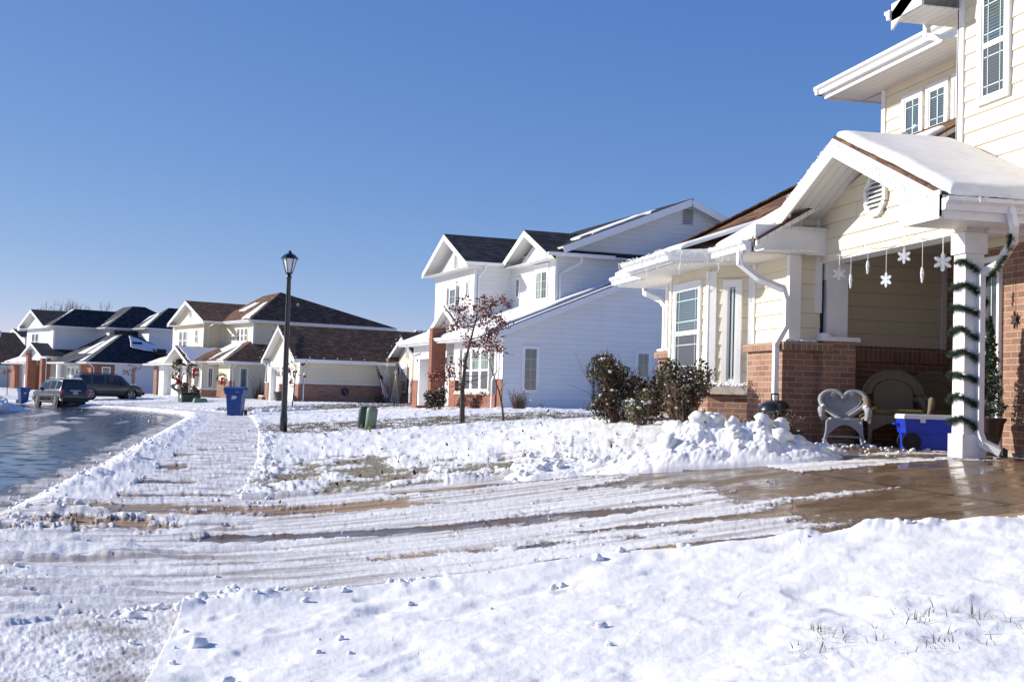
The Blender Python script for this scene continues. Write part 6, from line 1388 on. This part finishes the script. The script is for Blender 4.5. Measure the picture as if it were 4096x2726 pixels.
# string with snowflake and icicle ornaments
zd=lambda x,y:(3200+x*.3827,700+y*.3827)
def onX(px,py,X): d=ray(px,py); return EYE+d*(X/d.x)
sag=[onX(*zd(*q),XG-.05) for q in ((360,835),(420,838),(530,795),(625,715),(720,752),(905,735),(1100,640),(1130,595),(1200,640),(1290,662),(1495,650),(1690,575))]
mb=MB(); mb.tube(sag,.004,4); so=mb.build('light_cord',M['whitep']); tag(so,'thin white cord swagged along the porch beam, carrying the hanging ornaments','cord')
def flake(q,topq,rad,ya,label,nar=1.0):
    ya=R(62)-ya*.6
    c=onX(*zd(*q),XG-.05); t=onX(*zd(*topq),XG-.05); t.y=c.y
    o=empty('snowflake_ornament',c,ya,label,'snowflake','snowflakes and icicles hanging from the porch beam'); mb=MB()
    dirs=[]
    for k_ in range(6):
        a=math.pi/2+k_*math.pi/3; d=V((0,math.cos(a)*nar,math.sin(a))); s=V((0,-math.sin(a)*nar,math.cos(a)))
        mb.bar(d*.0,d*rad,.016,.014,up=(1,0,0))
        for f in (.35,.58,.80):
            for sg in(-1,1): mb.bar(d*rad*f,d*rad*f+(d*.5+s*sg*.75)*rad*(.30 if f<.7 else .2),.011,.012,up=(1,0,0))
    mb.obox((0,0,0),(.008,0,0),(0,.022*nar,0),(0,0,.024)); mb.build('flake',M['ornament'],o)
    m2=MB(); m2.tube([(0,0,rad*.9),(0,0,(t-c).z)],.004,4); m2.build('hanging_cord',M['whitep'],o)
def icic(q,topq,ln,label):
    c=onX(*zd(*q),XG-.05); t=onX(*zd(*topq),XG-.05)
    o=empty('icicle_ornament',c,0,label,'icicle','snowflakes and icicles hanging from the porch beam'); mb=MB()
    n=12; mb.tube([(0,.004*math.sin(i*2),ln/2-ln*i/n) for i in range(n+1)],[.006]+[.017*(1-abs(i/n-.4))*(1+.35*(i%2)) for i in range(1,n)]+[.003],6)
    mb.build('icicle',M['ornament'],o); m2=MB(); m2.tube([(0,0,ln/2),(0,0,(t-c).z)],.004,4); m2.build('hanging_cord',M['whitep'],o)
flake((410,1030),(412,840),.078,R(-25),'snowflake ornament hanging farthest left under the porch beam, before the white post'); icic((530,1110),(538,795),.165,'icicle ornament just right of the leftmost snowflake'); icic((708,965),(712,752),.15,'icicle ornament between the two left snowflakes')
flake((900,1095),(905,735),.080,R(40),'narrow snowflake ornament hanging lowest, in the middle of the porch opening',.8); flake((1088,850),(1095,640),.078,R(20),'snowflake ornament hanging highest, right of the middle',.9); icic((1277,1045),(1288,662),.16,'icicle ornament on the long cord left of the rightmost snowflake'); flake((1493,910),(1497,650),.090,R(-20),'largest snowflake ornament, hanging next to the white column')
# icicle light strings on the eaves
def lights(name,runs,label,seed,drop=(.05,.22),step=.13,out=(0,0,0)):
    rs=random.Random(seed); mb=MB(); bl=MB()
    for a,b in runs:
        a,b=V(a),V(b); L_=(b-a).length; n=max(2,int(L_/.05)); pts=[a.lerp(b,i/n)+V((rs.uniform(-.012,.012),rs.uniform(-.012,.012),rs.uniform(-.02,.02))) for i in range(n+1)]; mb.tube(pts,.0035,3,cap=False)
        k=0; s=0
        while s<L_:
            p=a.lerp(b,s/L_); d=rs.uniform(*drop); q=[p]
            for i in range(4): q.append(q[-1]+V((rs.uniform(-.035,.035)+V(out).x*.01,rs.uniform(-.035,.035),-d/4*rs.uniform(.3,1.6))))
            mb.tube(q,.0026,3,cap=False); bl.tube([q[-1],q[-1]+V((rs.uniform(-.01,.01),rs.uniform(-.01,.01),-.022))],.006,5)
            bl.tube([q[2],q[2]+V((rs.uniform(-.02,.02),rs.uniform(-.02,.02),.012))],.006,5); s+=step*rs.uniform(.6,1.5)
    c=V(runs[0][0]); o=empty(name,c,0,label,'string lights','white icicle lights on the cream house'); mb.build('wire',M['whitep'],o,off=c); tag(bl.build('bulbs',M['ornament'],o,off=c),kind='stuff')
xr=XF-.035
lights('icicle_lights',[((xr,YC-.1,ZR-.10),(xr,10.35,ZR-PT*2.05-.10)),((xr,YC+.1,ZR-.10),(xr,YC+1.9,ZR-PT*1.9-.08))],'unlit white icicle lights straggling along the porch gable boards',31,(.04,.16),.07)
lights('icicle_lights',[((5.25,15.15,3.42),(5.25,17.05,3.42)),((5.74,13.8,3.42),(5.74,14.95,3.42)),((5.74,17.3,3.42),(5.74,18.9,3.42)),((5.35,15.1,3.41),(5.74,14.8,3.41))],'unlit white icicle lights hanging from the gutter over the bay window',32,(.08,.28),.10)
lights('icicle_lights',[((6.3,10.14,3.43),(8.2,10.14,3.43))],'unlit white icicle lights on the gutter above the porch column',33,(.04,.18),.14)
# ---------------- Christmas things at the other houses ----------------
def at3(u,v,z): return u3(u,v,z)
o=empty('american_flag',at3(-.5,4.95,3.2),R(14),'American flag hanging limp from the eave corner of the cream garage house','flag')
mb=MB(); mb.tube([(0,0,.1),(.9,-.35,-.75)],.018,6); mb.build('flag_pole',M['whitep'],o)
def cloth(z0,z1,w0,w1,x0,x1,mt,nm,n=1,i0=0,i1=1):
    mb=MB(); K=10
    for k in range(K):
        t0,t1=k/K,(k+1)/K
        def P(t,s):
            w=w0+(w1-w0)*t; x=x0+(x1-x0)*t; return V((x+w*(s-.5),.05*math.sin(s*14+t*2)-.4*(x),z0+(z1-z0)*t-.05*s*t))
        s0,s1=i0,i1
        mb.face([P(t0,s0),P(t0,s1),P(t1,s1),P(t1,s0)])
    return mb
K=7
navy=plain('flag_navy',(.012,.018,.07),.8,.1)
cloth(.0,-.85,.12,.34,.0,.32,0,'').build('flag_union',navy,o)
sm=MB(); rs=random.Random(9)
for k_ in range(26): t=rs.random(); x=.32*t+(.12+.22*t)*(rs.random()-.5)*.8; sm.obox((x,-.4*x-.07,-.85*t),(.018,0,0),(0,.004,0),(0,0,.018))
sm.build('flag_stars',M['whitep'],o)
w_=MB(); r_=MB()
for s in range(K):
    part=cloth(-.85,-2.05,.34,.62,.32,.72,0,'',1,s/K,(s+1)/K); (r_ if s%2==0 else w_).mesh(part.v,part.f)
w_.build('white_stripes',M['whitep'],o); r_.build('red_stripes',plain('flag_red',(.42,.03,.03),.8,.1),o)
def lighttree(u,v,h,label):
    o=empty('wire_light_tree',at3(u,v,.8),R(14),label,'light tree','wire light trees by the entry window'); mb=MB()
    for k in range(11): a=k*math.pi/5.5; mb.tube([(0,0,h),(h*.15*math.cos(a),h*.15*math.sin(a),0)],.005,3)
    for k in range(14): z=h*k/14; r_=h*.16*(1-k/14); mb.tube([(r_*math.cos(a),r_*math.sin(a),z) for a in np.linspace(0,6.28,13)],.004,3)
    mb.build('wire_cone',M['whitep'],o); m2=MB()
    for k in range(5): a=math.pi/2+k*4*math.pi/5; b=a+4*math.pi/5; m2.bar((.12*math.cos(a),0,h+.1+.12*math.sin(a)),(.12*math.cos(b),0,h+.1+.12*math.sin(b)),.02,.02)
    m2.build('star_topper',M['whitep'],o)
lighttree(-1.0,5.5,2.7,'taller white wire light tree with star, left of the entry window'); lighttree(-2.3,5.6,1.9,'shorter white wire light tree in front of the entry window')
o=empty('wall_plaque',at3(-.10,3.0,1.45),R(14),'round dark decorative plaque hanging on the brick wainscot','plaque'); mb=MB(); mb.lathe([(.01,0),(.24,0),(.25,.03),(.01,.04)],18); q=mb.build('disc',navy,o); q.rotation_euler=(R(90),0,0); mb=MB(); mb.tube([(-.1,-.06,.12),(.02,-.06,.02),(.08,-.06,-.15)],.05,6); mb.build('figure',M['brick2'],o)
def bulbs(pts,label,seed):
    rs=random.Random(seed); c=V(pts[0]); o=empty('christmas_lights',c,0,label,'string lights','coloured bulbs on the cream garage house'); a=MB(); b=MB(); w=MB(); w.tube([V(p)-c for p in pts],.012,4); i=0
    for p,q in zip(pts,pts[1:]):
        p,q=V(p),V(q); L_=(q-p).length; n=int(L_/.42)
        for k in range(n): (a if i%2 else b).blob(p.lerp(q,(k+.5)/n)-c+V((0,0,.05)),.045,1,jit=0); i+=1
    w.build('wire',M['tgreen'],o); a.build('red_bulbs',M['red'],o); b.build('white_bulbs',M['whitep'],o)
bulbs([at3(7.5,-.62,3.48),at3(3.5,-.62,5.78),at3(-.4,-.62,3.5),at3(-.5,4.8,3.5)],'red and white bulbs along the gable and eave of the cream garage house',1)
bulbs([at3(.9,5.85,3.5),at3(-2.05,5.85,5.18),at3(-3.2,5.85,4.5)],'red and white bulbs on the small entry gable behind the flag',2)
o=empty('planter_tub',at3(1.0,-.9,.72),0,'dark brown tub on the drive in front of the second garage door','planter'); mb=MB(); mb.lathe([(.28,0),(.44,.62),(.40,.62),(.02,.55)],18); mb.build('tub',M['pot'],o)
def wreath(p,r,label,rz,bow=True):
    o=empty('wreath',p,rz,label,'wreath','Christmas wreaths with red bows'); mb=MB(); rs=random.Random(3)
    for k in range(420): a=rs.uniform(0,6.28); q=V((math.cos(a)*r,rs.gauss(0,.04)-.06,math.sin(a)*r))+V((rs.gauss(0,1),0,rs.gauss(0,1)))*r*.22; leafquad(mb,q,r*.32,rs=rs)
    mb.build('greens',M['greenleaf'],o); mb=MB(); mb.blob((0,-.13,0),r*.5,1,sz=.6); mb.slab([(-.1*r*3,-.16,0),(.05,-.16,0),(.0,-.16,-r*1.5),(-.14,-.16,-r*1.3)],(0,-.03,0)); mb.build('red_bow',M['red'],o)
b3=lambda u,v,z: b4p(u,v,z)
wreath(b3(1.1,-.22,2.15),.32,'wreath with trailing red bow on top of the brick pier, right of the bay',R(22)); wreath(b3(5.4,-.75,2.75),.45,'large wreath with red bow hanging before the bay window',R(22))
o=empty('decorated_post',b3(7.8,-1.25,.7),R(22),'garland wrapped white entrance post with red and gold balls','garland'); mb=MB(); rs=random.Random(12)
for k in range(900):
    t=rs.random(); a=t*2*math.pi*3; q=V((math.cos(a)*.25,math.sin(a)*.25,2.7-2.4*t))+V((rs.gauss(0,.06),rs.gauss(0,.06),rs.gauss(0,.06))); leafquad(mb,q,.13,rs=rs)
for k in range(300): t=rs.random(); q=V((-.0+.3*t,-.1,2.4-.0*t+.35*math.sin(3*t)))+V((rs.gauss(0,.07),rs.gauss(0,.07),rs.gauss(0,.07))); leafquad(mb,q,.14,rs=rs)
mb.build('greens',M['greenleaf'],o)
for (x,z,r_,mt) in ((-.1,2.65,.19,'tgreen'),(.75,2.75,.22,'red'),(.95,2.95,.18,'gold'),(-.15,2.35,.12,'gold'),(.1,1.55,.12,'red'),(-.2,1.7,.13,'gold'),(.0,1.05,.16,'red'),(.25,1.1,.13,'red')): mb=MB(); mb.blob((x,-.35,z),r_,2,jit=0); mb.build('ball_ornament',M[mt],o,True)
o=empty('wicker_sleigh_planter',b3(6.9,-1.0,.7),R(22),'tall brown basket planter with red decorations beside the entry, left of the bay','planter'); mb=MB(); mb.tube([(-.35,0,0),(-.05,0,1.6),(.05,0,1.8)],.04,5); mb.tube([(.35,0,.1),(.3,0,1.7)],.04,5); mb.box(-.25,.35,-.2,.2,.25,.75); mb.build('frame',M['bark'],o); mb=MB(); 
for k in range(300): leafquad(mb,V((rs.uniform(-.25,.35),rs.uniform(-.25,.1),rs.uniform(.6,1.1))),.13,rs=rs)
mb.build('greens',M['greenleaf'],o)
# ---------------- parked cars ----------------
def suv(name,loc,rot,Lc,W,Hc,col,label,ladder):
    o=empty(name,loc,rot,label,'car'); 
    paint=plain(name+'_paint',col,.22,.05,metal=.2,coat=.8)
    # stations from rear (x=-L/2) to nose: x, zb, shoulder z, top z, bottom half width, shoulder hw, top hw
    h=Hc; w=W/2; S_=[(-.500,.42,.62,.66,.86,.88,.80),(-.492,.36,.95,1.00,.93,.95,.90),(-.480,.34,1.08,1.14,.95,.97,.90),(-.455,.32,1.09,h-.10,.97,.98,.76),(-.42,.31,1.09,h-.02,.97,.99,.74),(-.30,.30,1.08,h,.97,1.0,.75),(0.0,.29,1.05,h,.97,1.0,.76),(.10,.29,1.04,h-.03,.97,1.0,.75),(.16,.29,1.03,h-.09,.97,1.0,.74),(.285,.30,1.02,1.09,.97,.99,.86),(.40,.31,.97,1.02,.96,.97,.83),(.465,.33,.88,.93,.93,.93,.78),(.492,.38,.76,.80,.86,.86,.72),(.500,.44,.66,.68,.80,.80,.70)]
    def sec(s):
        x,zb,zs,zt,wb,ws,wt=s; x*=Lc
        P=[(0,zb),(w*wb*.9,zb),(w*wb,zb+.10),(w*(ws+.012),(zb+zs)*.52),(w*ws,zs-.03),(w*ws*.975,zs),(w*(wt+.03),zt-.05),(w*wt,zt-.01),(w*wt*.8,zt+.012),(0,zt+.025)]
        return [V((x,y,z)) for y,z in P]
    mb=MB(); vs=[];fs=[]; n=10
    for s in S_:
        q=sec(s); vs+=q; vs+=[V((p.x,-p.y,p.z)) for p in q]
    for i in range(len(S_)-1):
        a=i*20;b=a+20
        for j in range(n-1): fs.append((a+j,a+j+1,b+j+1,b+j)[::-1]); fs.append((a+10+j,a+10+j+1,b+10+j+1,b+10+j))
    fs.append(tuple(range(0,10))+tuple(range(19,9,-1))); e=(len(S_)-1)*20; fs.append((tuple(range(e,e+10))+tuple(range(e+19,e+9,-1)))[::-1])
    mb.mesh(vs,fs); mb.build('body',paint,o,True)
    # interpolated side surface
    def prof(xn):
        for a,b in zip(S_,S_[1:]):
            if a[0]<=xn<=b[0]:
                t=(xn-a[0])/(b[0]-a[0]); return tuple(a[k]+(b[k]-a[k])*t for k in range(7))
    def side(xn,f,sg,off=.008):   # f 0 at belt .. 1 at roof
        s=prof(xn); zs=s[2]; zt=s[3]-.05; z=zs+(zt-zs)*f; y=w*(s[5]*.975+(s[6]+.03-s[5]*.975)*f); return V((xn*Lc,sg*(y+off),z))
    wins=[(-.445,-.30,.12),(-.27,-.10,.03),(-.075,.10,.02)] if True else []
    for sg in(-1,1):
        for i,(a,b,sl) in enumerate(wins):
            mb=MB(); t1=b if i<2 else .135; bb_=b if i<2 else .255
            pts=[side(a+ (0.0),.06,sg),side(bb_,.06 if i<2 else .25,sg),side(t1,.90,sg),side(a+(.018 if i==0 else .005),.90,sg)]
            if i==2: pts=[side(a,.06,sg),side(.225,.08,sg),side(.135,.88,sg),side(a+.003,.90,sg)]
            mb.face(pts if sg<0 else pts[::-1]); mb.build('side_window',M['car_glass'],o)
    # rear glass, windscreen
    def top(xn,fy,off=.012):
        s=prof(xn); return V((xn*Lc-off if xn<0 else xn*Lc+off,fy*w*(s[6]),s[3]+.02+off*.5))
    mb=MB(); mb.face([V((-.4815*Lc-.012,-.80*w,1.16)),V((-.457*Lc-.012,-.66*w,h-.14)),V((-.457*Lc-.012,.66*w,h-.14)),V((-.4815*Lc-.012,.80*w,1.16))]); mb.build('rear_window',M['car_glass'],o)
    mb=MB(); mb.face([top(.278,-.92),top(.278,.92),top(.168,.88),top(.168,-.88)]); mb.build('windscreen',M['car_glass'],o)
    wx=(-.30*Lc,.305*Lc); wr=.37
    for x in wx:
        for sg in(-1,1):
            mb=MB(); 
            for k in range(12):      # arch cladding
                a0,a1=math.pi*k/12,math.pi*(k+1)/12; y=sg*(w*.985)
                P=[V((x+r_*math.cos(a),y,wr+r_*math.sin(a)-.02)) for r_,a in ((.40,a0),(.48,a0),(.48,a1),(.40,a1))]; mb.slab(P,(0,sg*.025,0))
            mb.build('wheel_arch',M['blackm'],o)
            mb=MB(); mb.tube([(x,sg*(w*.80),wr-.02),(x,sg*(w*.99),wr-.02)],.415,24); mb.build('wheel_well',M['blackm'],o)
            mb=MB(); mb.tube([(x,sg*(w*.82),wr),(x,sg*(w*.965),wr),(x,sg*(w*1.0),wr)],[wr,wr,wr*.93],24); ty=mb.build('tyre',M['tyre'],o)
            mb=MB(); y=sg*(w*1.0+.006); mb.tube([(x,y-sg*.02,wr),(x,y,wr)],wr*.20,12)
            for k in range(5):
                for da in(-.13,.13):
                    a=k*2*math.pi/5+.3+da; mb.bar((x+.05*math.cos(a),y,wr+.05*math.sin(a)),(x+wr*.62*math.cos(a),y,wr+wr*.62*math.sin(a)),.045,.02,up=(0,1,0))
            m2=[V((x+wr*.66*math.cos(a),y,wr+wr*.66*math.sin(a))) for a in np.linspace(0,2*math.pi,25)]; mb.tube(m2,.022,5); mb.build('rim',M['rim'],ty)
    mb=MB(); mb.box(-.515*Lc,-.47*Lc,-w*.93,w*.93,.36,.60); mb.box(-.505*Lc,.49*Lc,-w*.5,w*.5,.22,.34); mb.box(-.2*Lc,.2*Lc,-w*1.01,w*1.01,.29,.37); mb.build('bumper',M['blackm'],o)
    mb=MB(); mb.box(.46*Lc,.512*Lc,-w*.90,w*.90,.38,.60); mb.build('bumper',M['blackm'],o)
    for sg in(-1,1):
        mb=MB(); mb.box(-.507*Lc,-.478*Lc,sg*w*.93-.09,sg*w*.93+.06,.80,1.12) if 0 else mb.slab([V((-.5*Lc-.01,sg*w*.72,.84)),V((-.497*Lc,sg*w*.965,.84)),V((-.485*Lc,sg*w*.985,1.10)),V((-.485*Lc-.03,sg*w*.80,1.10))],(.12,0,0)); mb.build('taillight',M['tail'],o)
        mb=MB(); mb.slab([V((.475*Lc,sg*w*.96,.74)),V((.500*Lc,sg*w*.78,.74)),V((.488*Lc,sg*w*.74,.88)),V((.452*Lc,sg*w*.96,.90))],(-.05,0,0)); mb.build('headlight',M['amberlens'],o)
        mb=MB(); mb.box(.135*Lc,.165*Lc,min(sg*w*.98,sg*w*1.13),max(sg*w*.98,sg*w*1.13),1.03,1.17); mb.build('wing_mirror',M['blackm'],o)
        mb=MB(); mb.tube([(-.40*Lc,sg*w*.62,h+.02),(-.38*Lc,sg*w*.62,h+.06),(.08*Lc,sg*w*.62,h+.06),(.11*Lc,sg*w*.62,h)],.018,6); mb.build('roof_rail',M['blackm'] if not ladder else M['rim'],o)
        for xd in (-.085,.115): mb=MB(); p=side(xd-.05,.0,sg); mb.obox((p.x,sg*(w*1.0+.01),.93),(.075,0,0),(0,.015,0),(0,0,.018)); mb.build('door_handle',M['blackm'],o)
        mb=MB()
        for xd in (-.285,-.088,.12): mb.box(xd*Lc-.004,xd*Lc+.004,min(sg*w*.985,sg*(w*1.0+.012)),max(sg*w*.985,sg*(w*1.0+.012)),.42,1.0)
        mb.build('door_seam',M['blackm'],o)
    mb=MB(); mb.box(-.512*Lc,-.495*Lc,-.15,.15,.80,.95); pl_=mb.build('number_plate',M['whitep'],o); mb=MB()
    for k in range(6): mb.box(-.5135*Lc,-.511*Lc,-.12+k*.042,-.095+k*.042,.84,.905)
    mb.build('plate_characters',M['blackm'],pl_)
    mb=MB(); mb.box(-.505*Lc,-.494*Lc,-.36,.36,1.00,1.06); mb.build('tailgate_trim',M['rim'],o)
    return o
M['car_glass']=plain('car_glass',(.012,.014,.016),.05,.1,spec=.8); M['rim']=plain('alloy_rim',(.32,.33,.34),.3,.05,metal=.5); M['tail']=plain('tail_lens',(.45,.02,.025),.15,.1,coat=1); M['amberlens']=plain('front_lens',(.6,.38,.22),.15,.2,coat=1)
p=pdist(213,1625,77.5); s1=suv('parked_suv',(p.x+.3,p.y+.5,zg1(p.x,p.y)),R(90+31),4.4,1.80,1.72,(.016,.018,.023),'dark blue grey suv seen from behind at the kerb, nearer of the two cars',True)
p=pdist(426,1595,88.5); c2=suv('parked_suv',(p.x,p.y,zg1(p.x,p.y)+.05),R(24),4.75,1.85,1.78,(.10,.082,.064),'brown grey suv with snowy bonnet side on in the driveway, behind the other car',False)
mb=MB(); rs=random.Random(5)
for k in range(40): mb.blob((.30*4.75+rs.uniform(-.35,.55),rs.uniform(-.6,.6),1.08-.08*0+rs.uniform(-.01,.01)),.11,1,sz=.35)
mb.build('bonnet_snow',M['snow'],c2,True)
# ---------------- snow pile by the drive ----------------
def worley(x,y,seed):
    ix=np.floor(x);iy=np.floor(y);d=np.full(x.shape,9.)
    for i in(-1,0,1):
        for j in(-1,0,1):
            cx=ix+i+_hash(ix+i,iy+j,seed);cy=iy+j+_hash(ix+i,iy+j,seed+9); d=np.minimum(d,np.hypot(x-cx,y-cy))
    return d
def pile(c0,c1,wid,hfun,label,seed,nu=420,nv=170,chunks=60,zoff=0,lum=.5,name='snow_pile'):
    c0=np.array(c0,float);c1=np.array(c1,float); d=c1-c0; L_=np.hypot(*d); d/=L_; n=np.array([-d[1],d[0]])
    u=np.linspace(-.12,1.12,nu); v=np.linspace(-1.15,1.15,nv); U,Vv=np.meshgrid(u,v,indexing='ij')
    X=c0[0]+d[0]*U*L_+n[0]*Vv*wid; Y=c0[1]+d[1]*U*L_+n[1]*Vv*wid
    base=zbase(X,Y)[0]
    env=np.clip(1-np.abs(Vv)**1.7,0,1)*hfun(U)
    env*=np.clip(.75+.7*(fbm(X*2.2,Y*2.2,seed,3)-.5),0,2)
    wx=.12*(fbm(X*6,Y*6,seed+2,2)-.5); l1=np.sqrt(np.clip(1-(worley(X*4.2+wx*4,Y*4.2,seed)*1.15)**2,0,1)); l2=np.sqrt(np.clip(1-(worley(X*9.0+wx*6,Y*9.0,seed+3)*1.2)**2,0,1)); l3=np.clip(1-worley(X*21,Y*21,seed+5)*1.3,0,1)
    k=np.clip(env/.10,0,1)
    z=base-.05+env*1.0+k*(lum*.15*(l1-.55)+lum*.085*(l2-.5)+lum*.03*l3+.045*(fbm(X*9,Y*9,seed,5,.6)-.5))
    z=z+.07*np.clip(env/.03,0,1)-.02
    P=np.stack([X,Y,z],-1).reshape(-1,3); o0=P.mean(0); idx=np.arange(nu*nv).reshape(nu,nv)
    f=np.stack([idx[:-1,:-1],idx[1:,:-1],idx[1:,1:],idx[:-1,1:]],-1).reshape(-1,4)
    me=bpy.data.meshes.new(name); me.from_pydata((P-o0).tolist(),[],f.tolist()); me.polygons.foreach_set('use_smooth',[True]*len(f)); me.materials.append(M['snow'])
    o=bpy.data.objects.new(name,me); COL.objects.link(o); o.location=o0; tag(o,label,'snow pile')
    rs=random.Random(seed); mb=MB()
    for k_ in range(chunks):
        i=rs.randrange(10,nu-10); j=rs.randrange(4,nv-4)
        if env[i,j]<.015 and rs.random()<.6: continue
        r_=rs.uniform(.02,.065)*(1+.6*(env[i,j]>.15)); mb.blob((X[i,j]-o0[0],Y[i,j]-o0[1],z[i,j]+r_*.3-o0[2]),r_,2,jit=.3,sz=.8)
    tag(mb.build('snow_chunk',M['snow'],o,True),kind='stuff'); return o
bump=lambda x,c,w: np.exp(-((x-c)/w)**2)
pile((2.75,13.45),(6.0,11.65),.70,lambda u: np.clip(u*6,0,1)*np.clip((1.05-u)*4,0,1)*(.05+.11*np.clip(fbm(u*7,u*0+3,5,2)*1.6-.3,0,1)+.31*bump(u,.62,.17)+.20*bump(u,.83,.15)),'big lumpy pile of shovelled snow between the driveway and the cream house',5,chunks=110,lum=.62)
pile((-14.5,66.5),(-10.3,62.2),1.1,lambda u: .85*np.clip((1.1-u)*2.2,0,1)+.0*u,'heap of ploughed snow on the far side of the street at the left edge',8,nu=120,nv=60,chunks=20,lum=1.0)
pile((.35,54.6),(4.6,55.0),.5,lambda u: .20*np.clip((1.0-u)*2.,0,1)*np.clip(u*8,0,1),'low heap of snow at the foot of the near blue cart',9,nu=120,nv=50,chunks=25,lum=.7)
# ---------------- loose stuff on the ground ----------------
def zsurf(xs,ys): return surf(np.array(xs),np.array(ys))[0]
def scatter_grass(n,fn,name,label,mat,hs,seed,w=.0035):
    rs=np.random.default_rng(seed); X,Y=fn(rs,n); z,cls,snow,_,grass,d=surf(X,Y); mb=MB(); R_=random.Random(seed)
    for x,y,zz,c in zip(X,Y,z,cls):
        if c!=0: continue
        h=R_.uniform(*hs); a=R_.uniform(0,6.28); l=R_.uniform(.3,2.2)*h; ww=w*R_.uniform(.7,1.4); s=V((math.cos(a+1.57),math.sin(a+1.57),0))*ww; b=V((x,y,zz-.01)); m_=b+V((math.cos(a)*l*.35,math.sin(a)*l*.35,h*.6)); t=b+V((math.cos(a)*l,math.sin(a)*l,h))
        mb.face([b-s,b+s,m_+s*.7,m_-s*.7]); mb.face([m_-s*.7,m_+s*.7,t])
    o=mb.build(name,mat); tag(o,label,'grass',kind='stuff')
M['blade']=leafmat('grass_blade',(.10,.085,.045),(.22,.18,.10),(.36,.29,.19)); M['deadleaf']=leafmat('dead_leaf',(.09,.035,.02),(.22,.10,.05))
def clusters(cs): 
    def f(rs,n):
        k=rs.integers(0,len(cs),n); c=np.array(cs)[k]; return c[:,0]+rs.normal(0,1,n)*c[:,2],c[:,1]+rs.normal(0,1,n)*c[:,2]
    return f
def g_at(px,py): p=hit(px,py,2.5); return (p.x,p.y)
cs=[g_at(3420,2660)+(.08,),g_at(3650,2560)+(.12,),g_at(3700,2580)+(.05,),g_at(3950,2560)+(.08,),g_at(3300,2640)+(.03,),g_at(3260,2610)+(.02,),g_at(3850,2650)+(.10,),g_at(4050,2600)+(.08,),g_at(3200,2715)+(.05,),g_at(3330,2700)+(.07,),g_at(3735,2700)+(.06,)]
scatter_grass(170,clusters(cs),'grass','sparse dry grass tufts poking through foreground snow','x' and M['blade'],(.02,.06),3,.0022)
def few(rs,n): return rs.uniform(-.6,3.2,n),rs.uniform(4.2,6.6,n)
scatter_grass(45,few,'grass','single stray grass blades across the near snowy lawn',M['blade'],(.02,.06),4,.0016)
def mid(rs,n):
    a=rs.random(n)<.55; x=np.where(a,1.3+1.2*rs.normal(0,.75,n),3.2+rs.normal(0,1.0,n)); y=np.where(a,15.6+3.4*rs.normal(0,.7,n),14.0+rs.normal(0,.9,n)); return x,y
scatter_grass(9000,mid,'grass','thin tan grass showing through snow beside the sidewalk',M['blade'],(.005,.028),5,.003)
def far(rs,n): x=rs.uniform(.3,13,n); y=rs.uniform(26.5,34.5,n)-.25*x; return x,y
scatter_grass(14000,far,'grass','frosted grass strip around the lamp post and young tree',M['blade'],(.02,.055),6,.006)
def far2(rs,n): x=rs.uniform(-1,9,n); y=rs.uniform(56,70,n)-.3*x; return x,y
scatter_grass(9000,far2,'grass','brown grass patch on the lawn behind the near blue cart',M['blade'],(.03,.09),7,.014)
# fallen leaves
mb=MB(); rs=random.Random(10)
for k in range(240):
    if rs.random()<.5: x,y=rs.uniform(.3,5),rs.uniform(12.8,20)
    else: x,y=rs.uniform(1,11),rs.uniform(24,33)
    z=float(zsurf([x],[y])[0]); leafquad(mb,V((x,y,z+.02)),.05 if y<20 else .085,rs=rs)
o=mb.build('fallen_leaves',M['deadleaf']); tag(o,'scattered dead brown leaves on the snowy lawn','leaves',kind='stuff')
# loose snow crumbs on drive rims, walk and lawn
mb=MB(); rs=random.Random(20)
def crumbs(n,fx,r0,r1,sub=1):
    pts=[fx() for _ in range(n)]; z=zsurf([p[0] for p in pts],[p[1] for p in pts])
    for (x,y),zz in zip(pts,z):
        r_=rs.uniform(r0,r1)*(1 if rs.random()<.85 else 1.8); mb.blob((x,y,zz+r_*.25),r_,sub,jit=.32,sz=.75)
crumbs(80,lambda:(lambda x:(x,float(DRV_N(np.array(x)))-.10-abs(rs.gauss(0,.15))))(rs.uniform(-.7,1.2)),.006,.024,2)
crumbs(40,lambda:(lambda x:(x,float(DRV_N(np.array(x)))-.1-abs(rs.gauss(0,.15))))(rs.uniform(1.0,4.6)),.006,.022,2)
crumbs(26,lambda:(rs.uniform(-.8,1.8),rs.uniform(4.6,6.6)),.006,.028,2)
crumbs(70,lambda:(rs.uniform(2.0,5.0),rs.uniform(13.2,15.2)),.007,.028,2)
crumbs(420,lambda:(lambda y:(float(xc(y))+rs.gauss(.30,.33),y))(rs.uniform(7,26)),.006,.028)
crumbs(160,lambda:(lambda y:(float(xc(y))+2.45+rs.gauss(0,.12),y))(rs.uniform(12.8,30)),.007,.028)
crumbs(110,lambda:(rs.uniform(-2.2,4.0),rs.uniform(7.2,12.6)),.004,.013)
crumbs(90,lambda:(rs.uniform(6.0,7.4),rs.uniform(11.3,13.4)),.005,.022)
o=mb.build('snow_crumbs',M['snow'],None,True); tag(o,'loose crumbs and clods of snow along the driveway, sidewalk and kerb','snow',kind='stuff')
# slush chunks on the street
mb=MB(); rs=random.Random(21)
for k in range(14):
    y=rs.uniform(35,75); x=float(xc(y))-rs.uniform(.8,6.0); mb.blob((x,y,zg1(x,y)+.03),rs.uniform(.02,.05),1,jit=.3)
o=mb.build('slush_lumps',M['snow'],None,True); tag(o,'small lumps of slush lying on the wet street','slush',kind='stuff')
